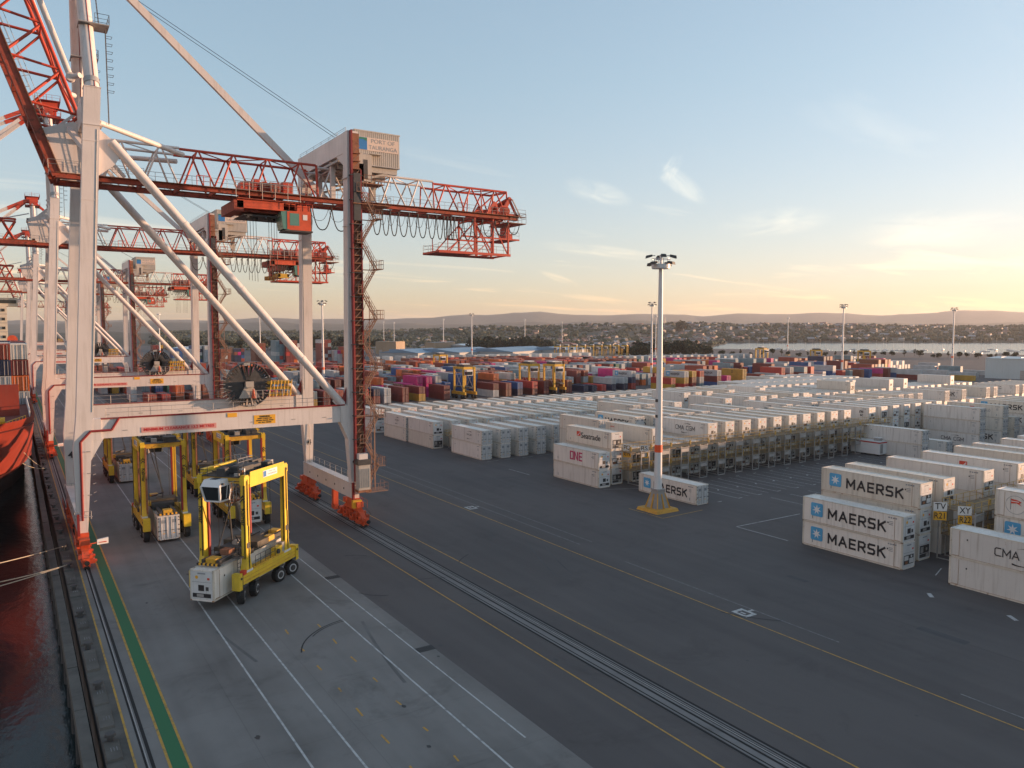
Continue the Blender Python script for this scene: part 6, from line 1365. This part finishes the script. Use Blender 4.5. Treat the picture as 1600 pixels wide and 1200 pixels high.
for k, c in PAL.items(): DM[k] = paint('far_box_' + k.replace(' ', '_'), c, .55, .2, .4)
b = MB()
for sp in DSPEC:
    if id(sp) in dch: continue
    simple_box(b, sp['x'], sp['y'], sp['t'] * HD, CWD, 12.19 if sp['l'] == 40 else 6.06, HD, DM[sp['c']])
o = b.build('stacked_containers'); tag(o, 'mass of further coloured containers behind the nearer rows', 'containers'); o['kind'] = 'stuff'
# ---------------------------------------------------------------- yard straddle carriers, far off
def far_carrier():
    YEL = YELDIRTY
    b = MB()
    for s in (-1, 1):
        b.box((-5, s * 2.3 - .3, 1.6), (5, s * 2.3 + .3, 2.7), YEL); b.box((-4, s * 2.3 - .25, 11), (4, s * 2.3 + .25, 11.8), YEL)
        for x in (-3.5, 3.4): b.box((x - .36, s * 2.3 - .3, 2.7), (x + .36, s * 2.3 + .3, 11.8), YEL)
        b.beam((-3.2, s * 2.3, 3), (3, s * 2.3, 10.8), .12, .12, GALV); b.beam((3, s * 2.3, 3), (-3.2, s * 2.3, 10.8), .12, .12, GALV)
        for x in (-4.4, -2.3, 2.0, 4.4): b.tube((x, s * 2.3 - .3, .72), (x, s * 2.3 + .3, .72), .72, BLACK, 12)
    b.box((-3.8, -2, 10.9), (-3.1, 2, 11.8), YEL); b.box((3, -2, 10.9), (3.7, 2, 11.8), YEL); b.box((-3, -1.7, 11.8), (2.5, 1.7, 12.6), DARKSTEEL); b.box((-.8, -2, 11.9), (1.8, 1.2, 12.9), WHITEC)
    b.box((-6, -.3, 8.8), (-4, 2.2, 10.9), WHITEC); b.box((-6.05, -.1, 9.0), (-4.4, 2.25, 10.2), GLASS); b.box((-5.6, -1, 4), (5.6, 1, 4.5), DARKSTEEL)
    return b.mesh('straddle_carrier')
FC = far_carrier()
for (x, y, a, lab) in [(140.2, 246, R(90), 'yellow straddle carrier at the left front of the coloured yard'), (175, 254, R(90), 'orange lit straddle carrier working beside maroon boxes, left of the white-beamed one'), (181.5, 246, R(90), 'yellow straddle carrier with pale top beam before the coloured rows'),
                     (*polar(688, 420), R(90), 'far straddle carrier among pale boxes left of the tall mast'), (*polar(1190, 560), R(90), 'far straddle carrier by the harbour trees, leftmost of three'), (*polar(1275, 520), R(60), 'far straddle carrier by the harbour trees, middle of three'), (*polar(1350, 500), R(60), 'far straddle carrier by the harbour trees, rightmost of three')] + [(*polar(872 + 13 * k, 640 + 4 * k), R(40), ordn(k + 1) + ' from left of the yellow straddle carriers parked far off') for k in range(9)]:
    tag(link('straddle_carrier', FC, None, (x, y, 0), a), lab, 'straddle carrier', 'far yellow straddle carriers')
# ================================================================ MOORED SHIP
def ship():
    t = thing('container_ship', 'red hulled container ship moored at the quay, its bow towards the viewer', 'ship', (0, 0, 0))
    HULL = paint('ship_red_hull', (0.28, 0.040, 0.022), .45, .2, .25, rust=.10, streak=.2); BOOT = paint('ship_dark_hull', (0.045, 0.022, 0.02), .6, .3, .3, rust=.2)
    HL = paint('hull_streak_yellow', (0.62, 0.36, 0.10), .6, .2)
    deck = [(2.1, 420), (2.2, 121), (1.6, 115.5), (0.4, 110.5), (-2.4, 104.6), (-6.2, 99.2), (-10.2, 95.6), (-14.5, 94.0)]
    mid = [(2.0, 420), (1.9, 140), (1.0, 133), (-.6, 126), (-3.8, 118), (-7.6, 111), (-11, 106.5), (-14.5, 105)]
    wl = [(1.6, 420), (1.2, 182), (-1.0, 168), (-4.2, 156), (-7.6, 144), (-10.8, 134), (-13, 128), (-14.5, 126)]
    def full(l): return l + [(-29 - x, y) for x, y in reversed(l[:-1])]
    A, M_, C_ = full(deck), full(mid), full(wl); n = len(A); b = MB(); zd = lambda y: 12.6 + .9 * max(0, (150 - y) / 50)
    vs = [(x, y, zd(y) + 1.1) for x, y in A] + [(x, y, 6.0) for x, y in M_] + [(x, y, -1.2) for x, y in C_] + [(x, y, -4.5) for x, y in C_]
    b.add(vs[:3 * n], [(k * n + i, k * n + (i + 1) % n, (k + 1) * n + (i + 1) % n, (k + 1) * n + i) for k in range(1) for i in range(n)], HULL, True); b.add(vs[n:3 * n], [(i, (i + 1) % n, n + (i + 1) % n, n + i) for i in range(n)], paint('ship_hull_flare_shade', (0.13, 0.022, 0.016), .5, .25, .3, rust=.15), True)  # lower hull darker: shade under the bow flare put into the colour
    b.add(vs[2 * n:], [(i, (i + 1) % n, n + (i + 1) % n, n + i) for i in range(n)], BOOT)
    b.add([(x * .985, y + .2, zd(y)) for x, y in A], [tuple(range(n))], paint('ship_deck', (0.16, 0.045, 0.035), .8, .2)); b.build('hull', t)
    b = MB()
    for k in range(7): yy = 112 + 2.2 * k; b.beam((1.2 - .0, yy, 9.0 + .2 * k), (1.55, yy + 3.0, 9.6 + .2 * k), .05, .28, HL)
    b = MB(); b.box((-28, 131, 12.5), (.6, 131.5, 17.6), HULL)
    for k in range(9): b.beam((-27 + 3.2 * k, 133, 12.5), (-27 + 3.2 * k, 131.5, 17), .2, .3, HULL)
    b.build('breakwater', t)
    b = MB(); b.rail([(1.7, 122, 13.6), (1.7, 150, 13.3)], SIGNW, 1.1, 2, .05); b.rail([(-1, 113, 12.9), (1.2, 121, 12.9)], SIGNY, 1.1, 1.5, .05)
    for x, y in ((-2, 118), (-5, 113), (-8, 108)): b.tube((x, y, 12.8), (x, y, 14.2), .4, HULL, 10); b.tube((x - .9, y, 13.6), (x + .9, y, 13.6), .6, SIGNY, 10)
    b.build('deck_fittings', t)
    SUP = paint('ship_house_cream', (0.66, 0.60, 0.48), .5, .08); b = MB()
    b.box((-27, 330, 12), (-1, 345, 34), SUP); b.box((-31, 332, 34), (2.5, 342, 37), SUP)
    for k in range(6): b.box((-27.2, 329.9, 15 + 3.2 * k), (-.9, 330, 15.2 + 3.2 * k), GALV); [b.box((-26 + 2.6 * q, 329.8, 16 + 3.2 * k), (-25 + 2.6 * q, 329.95, 17 + 3.2 * k), GLASS) for q in range(10)]
    b.box((-30, 331.8, 35), (2.0, 332, 36.2), GLASS); b.rail([(-31, 332, 37), (2.5, 332, 37)], GALV, 1.2, 3, .06); b.box((-18, 336, 37), (-10, 340, 43), SUP); b.tube((-14, 338, 43), (-14, 338, 52), .4, SUP, 8); b.build('superstructure', t)
    b = MB(); b.tube((.3, 318, 22), (.3, 324, 22), 1.6, ORANGE, 12, .8); b.tube((.3, 324, 22), (.3, 326, 22), .8, ORANGE, 12, .2); b.build('lifeboat', t)
    return t
ship()
k = 0
shipcols = [['rust red', 'dark blue', 'orange', 'pale grey', 'rust red', 'white'], ['white', 'rust red', 'pale grey', 'orange', 'white', 'rust red'], ['dark blue', 'maroon', 'pale grey', 'brown', 'blue', 'red']]
tier4 = [['pale grey', 'pale grey', 'dark blue', 'maroon'], ['pale grey', 'orange', 'maroon', 'white'], ['dark green', 'pale grey', 'maroon', 'rust red']]
for bay in range(4):
    for ci in range(4):
        for tt in range(4):
            x = 1.0 - 2.5 * ci; yy = 156.5 + 13.6 * bay
            col = [['pale grey', 'white', 'maroon', 'white'], ['pale grey', 'pale grey', 'dark blue', 'rust red'], ['brown', 'blue', 'red', 'white'], ['red', 'white', 'brown', 'blue']][ci][tt] if tt < 4 and bay == 0 else rd.choice(['rust red', 'dark blue', 'pale grey', 'maroon', 'white'])
            if bay == 0 and ci == 0 and tt == 1: col = 'orange'
            o = link('shipping_container', DRY40, None, (x, yy, 12.62 + tt * 2.62)); cc = PAL[col]; o.color = (*cc, 1)
            tag(o, f"{col} container, {['bottom', 'second', 'third', 'fourth', 'fifth', 'sixth'][tt]} tier, {ordn(ci + 1)} from quay in {ordn(bay + 1)} bay aboard the ship", 'shipping container', 'containers on the ship deck')
# mooring lines and bollards
ROPE = paint('mooring_rope', (0.42, 0.36, 0.27), .9, .2, 6)
def rope(p, q, sag, lab):
    b = MB(); p, q = Vector(p), Vector(q); pts = [p.lerp(q, k / 16) - Vector((0, 0, sag * 4 * (k / 16) * (1 - k / 16))) for k in range(17)]; b.path(pts, .05, ROPE, 5); tag(b.build('mooring_rope'), lab, 'rope', 'mooring ropes')
rope((4.15, 100.8, .5), (-14, 62, 9.0), .5, 'upper slack mooring rope running from the quay bollard off the left picture edge'); rope((4.15, 92.6, .5), (-14, 58, 8.2), .6, 'lower mooring rope from the next quay bollard off the left picture edge'); rope((4.15, 92.6, .5), (-14, 60.0, 9.6), .9, 'thin middle mooring rope between the two other ropes at left')
rope((4.15, 160, .5), (-.6, 113, 12.2), .6, 'mooring rope from the far quay bollard up to the red ship bow'); rope((4.15, 160, .5), (-2.2, 110, 12.0), 1.0, 'slacker second mooring rope up to the red ship bow')
bm = MB(); bm.tube((0, 0, 0), (0, 0, .45), .22, DARKSTEEL, 12, .18); bm.tube((0, 0, .45), (0, 0, .62), .34, DARKSTEEL, 12, .3); bm.box((-.4, -.4, 0), (.4, .4, .04), DARKSTEEL); BOLL = bm.mesh('bollard')
for k in range(16):
    yy = 92.6 + (k - 5) * 8.2 if k != 13 else 160.0
    txt = {5: 'black quay bollard holding the lower mooring rope', 6: 'black quay bollard holding the upper mooring rope', 13: 'black quay bollard holding the ropes of the red ship'}.get(k, f'black bollard on the quay edge, {ordn(k + 1)} counted from the bottom of the picture')
    tag(link('bollard', BOLL, None, (4.15, yy, .012)), txt, 'bollard', 'quay edge bollards')
# ================================================================ SHEDS AND BUILDINGS
def shed(name, lab, x, y, w, l, h, rz, wall, roof, ridge=1.5, doors=4):
    t = thing(name, lab, 'building', (x, y, 0), rz); b = MB(); b.box((-w / 2, -l / 2, 0), (w / 2, l / 2, h), wall)
    for k in range(int(l / 5)): b.box((-w / 2 - .05, -l / 2 + 5 * k, 0), (-w / 2, -l / 2 + 5 * k + .15, h), wall)
    b.build('wall', t)
    b = MB(); b.prism([(-w / 2 - .4, -l / 2 - .4, h), (w / 2 + .4, -l / 2 - .4, h), (0, -l / 2 - .4, h + ridge)], (0, l + .8, 0), roof)
    for k in range(int(l / 9)): b.box((-w * .3, -l / 2 + 4 + 9 * k, h + ridge * .35), (-w * .1, -l / 2 + 4.6 + 9 * k, h + ridge * .9), roof)
    b.build('roof', t)
    for k in range(doors): b = MB(); yy = -l / 2 + l * (k + .5) / doors; b.box((-w / 2 - .12, yy - 2, 0), (-w / 2 - .06, yy + 2, min(4.5, h - .5)), GALV); b.build('door', t)
    return t
BLUEROOF = paint('blue_shed_roof', (0.16, 0.27, 0.38), .45, .15, .05, streak=.2); TAN = paint('tan_wall', (0.34, 0.25, 0.17), .7, .1, .1); PALEB = paint('pale_blue_cladding', (0.47, 0.54, 0.56), .5, .05, .1, streak=.15); WALLG = paint('grey_wall', (0.35, 0.35, 0.35), .7, .1, .1)
for k, (px, dd, w, l) in enumerate([(650, 700, 40, 60), (716, 730, 50, 90), (800, 760, 50, 110), (872, 790, 46, 60)]):
    x, y = polar(px, dd); shed('warehouse', ['low blue roofed warehouse at the left end of the row', 'blue roofed warehouse second in the row behind the coloured yard', 'longest blue roofed warehouse behind the coloured yard', 'blue roofed warehouse at the right end, by the parked yellow machines'][k], x, y, w, l, 5, R(33 - 90), WALLG, BLUEROOF, 3.2)
x, y = polar(1604, 395); t = shed('warehouse', 'pale blue-grey flat fronted shed at the right edge', x + 12, y, 40, 36, 10.5, R(8), PALEB, PALEB, .6, 1)
x, y = polar(610, 800); shed('warehouse', 'tan block building beyond the crane stair tower', x, y, 16, 26, 13, R(30), TAN, TAN, .5, 2)
x, y = polar(688, 880); shed('warehouse', 'long tan building with white end wall', x, y, 12, 50, 11, R(-57), TAN, WALLG, .5, 8)
x, y = polar(722, 900); shed('warehouse', 'small white roofed shed right of the tan building', x, y, 16, 24, 7, R(-57), WALLG, WHITEC, 2, 2)
x, y = polar(300, 700); shed('warehouse', 'pale shed glimpsed between the crane legs', x, y, 20, 40, 8, R(20), WALLG, WHITEC, 2, 3)
# ================================================================ TREES, TOWN, BOATS
LEAF = [paint('foliage_dark', (0.030, 0.042, 0.020), .8, .35, .3, objrand=.35), paint('foliage_olive', (0.055, 0.058, 0.026), .8, .35, .3, objrand=.3)]
BARK = paint('bark', (0.10, 0.075, 0.055), .9, .3)
def crown_mesh(seed, r, h, m, n):
    q = random.Random(seed); b = MB(); cl = [(q.uniform(-.6, .6) * r, q.uniform(-.6, .6) * r, h * q.uniform(.35, .9), r * q.uniform(.3, .5)) for _ in range(11)]
    for _ in range(n):
        cx, cy, cz, cr = q.choice(cl); d = Vector((q.gauss(0, 1), q.gauss(0, 1), q.gauss(0, .8))).normalized() * cr * q.uniform(.7, 1.05); p = Vector((cx, cy, cz)) + d
        u = Vector((q.gauss(0, 1), q.gauss(0, 1), q.gauss(0, 1))).normalized(); v = u.orthogonal().normalized(); w = u.cross(v); s = q.uniform(.25, .55) * r * .22
        b.quad(p - v * s - w * s, p + v * s - w * s, p + v * s + w * s, p - v * s + w * s, m)
    return b.mesh('crown')
def trunk_mesh(seed, h):
    q = random.Random(seed); b = MB(); b.tube((0, 0, -.5), (.1, 0, h * .5), .4, BARK, 8, .26)
    for k in range(5): a = q.uniform(0, 6.3); b.tube((.05, 0, h * (.28 + .04 * k)), (math.cos(a) * h * .26, math.sin(a) * h * .26, h * q.uniform(.5, .72)), .16, BARK, 6, .05)
    return b.mesh('trunk')
TR = [(crown_mesh(s, 6, 11, LEAF[s % 2], 650), trunk_mesh(s, 11)) for s in range(4)] + [(crown_mesh(9, 3.4, 15, LEAF[0], 500), trunk_mesh(9, 14))]
def tree(i, px, dd, s, lab, grp, z=0):
    x, y = polar(px, dd); q = random.Random(i); c, k = TR[i % 5 if q.random() < .9 else 4]
    t = thing('tree', lab, 'tree', (x, y, z), q.uniform(0, 6), grp); t.scale = (s * q.uniform(.85, 1.2), s * q.uniform(.85, 1.2), s * q.uniform(.8, 1.1)); link('crown', c, t); link('trunk', k, t)
n = 0
for k in range(26): tree(n, 738 + 4.6 * k + rd.uniform(-2, 2), 850 + rd.uniform(0, 60), rd.uniform(1.0, 1.6), f'{ordn(k + 1)} dark tree from the left in the belt behind the blue sheds', 'trees behind the blue sheds'); n += 1
for k in range(22): tree(n, 975 + 6.2 * k + rd.uniform(-2, 2), 690 + rd.uniform(0, 50), rd.uniform(1.0, 1.5), f'{ordn(k + 1)} dark rounded tree from left in the clump behind the nearest mast', 'trees behind the nearest mast'); n += 1
for k in range(34): tree(n, 1100 + 14.8 * k + rd.uniform(-4, 4), 700 + rd.uniform(0, 60) + (-40 if k > 22 else 0), rd.uniform(.32, .6), f'{ordn(k + 1)} small dark tree from left along the near harbour shore', 'trees along the harbour shore'); n += 1
for k in range(24): tree(n, 290 + 13 * k + rd.uniform(-4, 4), 900 + rd.uniform(0, 80), rd.uniform(1.0, 1.7), f'{ordn(k + 1)} dark skyline tree from left beyond the tall far stacks', 'trees beyond the far stacks'); n += 1
tree(3, 1065, 2050, 3.0, 'large lone tree standing up from the town ridge', None, far_h(1065, 2050) - 6)
# hillside woods: clumps over the town slopes
def woods():
    q = random.Random(4); b = MB()
    for _ in range(5200):
        px = q.uniform(240, 1680); r0 = shore_r(px); r = q.uniform(max(r0 + 25, 930), 3400)
        x, y = polar(px, r); z = -3 + far_h(px, r); s = q.uniform(4.5, 8) * (1 if r > 1300 else .7)
        for _k in range(3):
            p = Vector((x + q.uniform(-s, s), y + q.uniform(-s, s), z + s * q.uniform(.25, .75))); vs = []
            ph = q.uniform(0, 6); e = s * q.uniform(.5, .9)
            for rr, zz in ((.75, -.5), (1.0, 0), (.65, .55)):
                for w in range(6): a = ph + w * math.pi / 3; f = rr * e * q.uniform(.75, 1.2); vs.append(p + Vector((f * math.cos(a), f * math.sin(a), zz * e * q.uniform(.8, 1.2))))
            vs.append(p + Vector((0, 0, e * .9)))
            fs = [(j * 6 + i, j * 6 + (i + 1) % 6, (j + 1) * 6 + (i + 1) % 6, (j + 1) * 6 + i) for j in range(2) for i in range(6)] + [(12 + i, 12 + (i + 1) % 6, 18) for i in range(6)]
            b.add(vs, fs, LEAF[q.random() < .4])
    o = b.build('hillside_woods'); tag(o, 'dark woods and garden trees covering the far town slopes', 'woods'); o['kind'] = 'stuff'
woods()
# town houses
HW = [paint('house_wall_' + str(k), c, .7, .06, .2, objrand=.15) for k, c in enumerate([(0.42, 0.37, 0.33), (0.27, 0.23, 0.20), (0.19, 0.17, 0.16)])]
HR = [paint('house_roof_' + str(k), c, .6, .1, .2, objrand=.25) for k, c in enumerate([(0.12, 0.11, 0.11), (0.24, 0.12, 0.09), (0.26, 0.26, 0.27)])]
def house_parts(k):
    w, l, h = [(10, 14, 4.5), (9, 18, 6), (12, 12, 3.6)][k]; b = MB(); b.box((-w / 2, -l / 2, -2), (w / 2, l / 2, h), HW[k])
    for yy in range(int(-l / 2) + 2, int(l / 2) - 1, 3):
        for sx in (-1, 1): b.box((sx * w / 2 - .06, yy, 1.2), (sx * w / 2 + .06, yy + 1.6, 2.8), GLASS)
    for xx in (-2.5, 1.2): b.box((xx, -l / 2 - .06, 1.2), (xx + 1.5, -l / 2, 2.8), GLASS)
    r = MB(); r.prism([(-w / 2 - .5, -l / 2 - .5, h), (w / 2 + .5, -l / 2 - .5, h), (0, -l / 2 - .5, h + w * .27)], (0, l + 1, 0), HR[k]); r.box((w * .15, -1, h + .5), (w * .15 + .8, -.2, h + w * .27 + .6), HW[k])
    return b.mesh('wall'), r.mesh('roof')
HP = [house_parts(k) for k in range(3)]
q = random.Random(31); TXT = ['pale walled house with dark roof among trees on the far slopes', 'brown walled house with reddish roof among trees on the far slopes', 'grey walled house with light roof among trees on the far slopes']
n = 0
while n < 290:
    px = q.triangular(560, 1650, 1330); r = q.choice([q.uniform(980, 1700), q.uniform(1650, 2800)]);
    if r < shore_r(px) + 40: continue
    n += 1; k = q.randrange(3); x, y = polar(px, r); t = thing('house', TXT[k], 'house', (x, y, far_h(px, r) - 1.4), q.uniform(0, 3.1), ['pale far houses', 'brown far houses', 'grey far houses'][k]); s = q.uniform(.7, 1.15); t.scale = (s, s, s); link('wall', HP[k][0], t); link('roof', HP[k][1], t)
b = MB()
for _ in range(600):
    px = q.triangular(560, 1660, 1300); r = q.uniform(1100, 3000)
    if r < shore_r(px) + 50: continue
    x, y = polar(px, r); z = far_h(px, r) - 2; w, l, h = q.uniform(6, 11), q.uniform(8, 15), q.uniform(3, 6); b.box((x - w / 2, y - l / 2, z - 2), (x + w / 2, y + l / 2, z + h), HW[q.randrange(3)]); b.prism([(x - w / 2, y - l / 2, z + h), (x + w / 2, y - l / 2, z + h), (x, y - l / 2, z + h + 2.4)], (0, l, 0), HR[q.randrange(3)])
o = b.build('town_roofs'); tag(o, 'mass of further small houses spread over the far slopes', 'town'); o['kind'] = 'stuff'
# marina
hb = MB()
for k, (x0, x1, w0, w1) in enumerate([(-5, -2, 1.0, 1.6), (-2, 2.5, 1.6, 1.5), (2.5, 5.5, 1.5, .1)]): hb.hexa([(x0, -w0 * .7, -.4), (x1, -w1 * .7, -.4), (x1, w1 * .7, -.4), (x0, w0 * .7, -.4), (x0, -w0, 1.0), (x1, -w1, 1.0), (x1, w1, 1.0), (x0, w0, 1.0)], WHITEC)
hb.box((-2.5, -1, 1), (1.5, 1, 1.7), WHITEC); HB = hb.mesh('hull'); mb_ = MB(); mb_.tube((.5, 0, 1), (.5, 0, 15.5), .11, GALV, 6, .08); mb_.tube((.5, 0, 2.4), (-4, 0, 2.6), .1, WHITEC, 6); mb_.tube((.5, -1, 9), (.5, 1, 9), .05, GALV, 4); MM = mb_.mesh('mast')
for k in range(52):
    px = 1165 + 8.5 * k + q.uniform(-3, 3); dd = 930 + q.uniform(0, 180) if px < 1360 else 860 + q.uniform(0, 250); x, y = polar(px, dd); t = thing('sailing_boat', f'{ordn(k + 1)} bare-masted sailing boat from the left in the far marina', 'boat', (x, y, -3.5), q.uniform(0, 6), 'boats in the marina'); s = q.uniform(.8, 1.25); t.scale = (s, s, s); link('hull', HB, t); link('mast', MM, t)
# ================================================================ HAZE
def haze():
    b = MB(); m = bpy.data.materials.new('haze_air'); m.use_nodes = True; tt = m.node_tree; tt.nodes.remove(tt.nodes['Principled BSDF']); v = tt.nodes.new('ShaderNodeVolumePrincipled'); v.inputs['Color'].default_value = (0.86, 0.86, 0.90, 1); v.inputs['Density'].default_value = HAZE; v.inputs['Anisotropy'].default_value = 0.35
    tt.links.new(v.outputs[0], tt.nodes['Material Output'].inputs['Volume'])
    b.box((-9500, -3500, -9.5), (17000, 17000, 330), m); o = b.build('haze'); o['kind'] = 'stuff'; tag(o, 'thin evening haze softening the far hills', 'haze')
HAZE = 5.2e-5
if HAZE: haze()
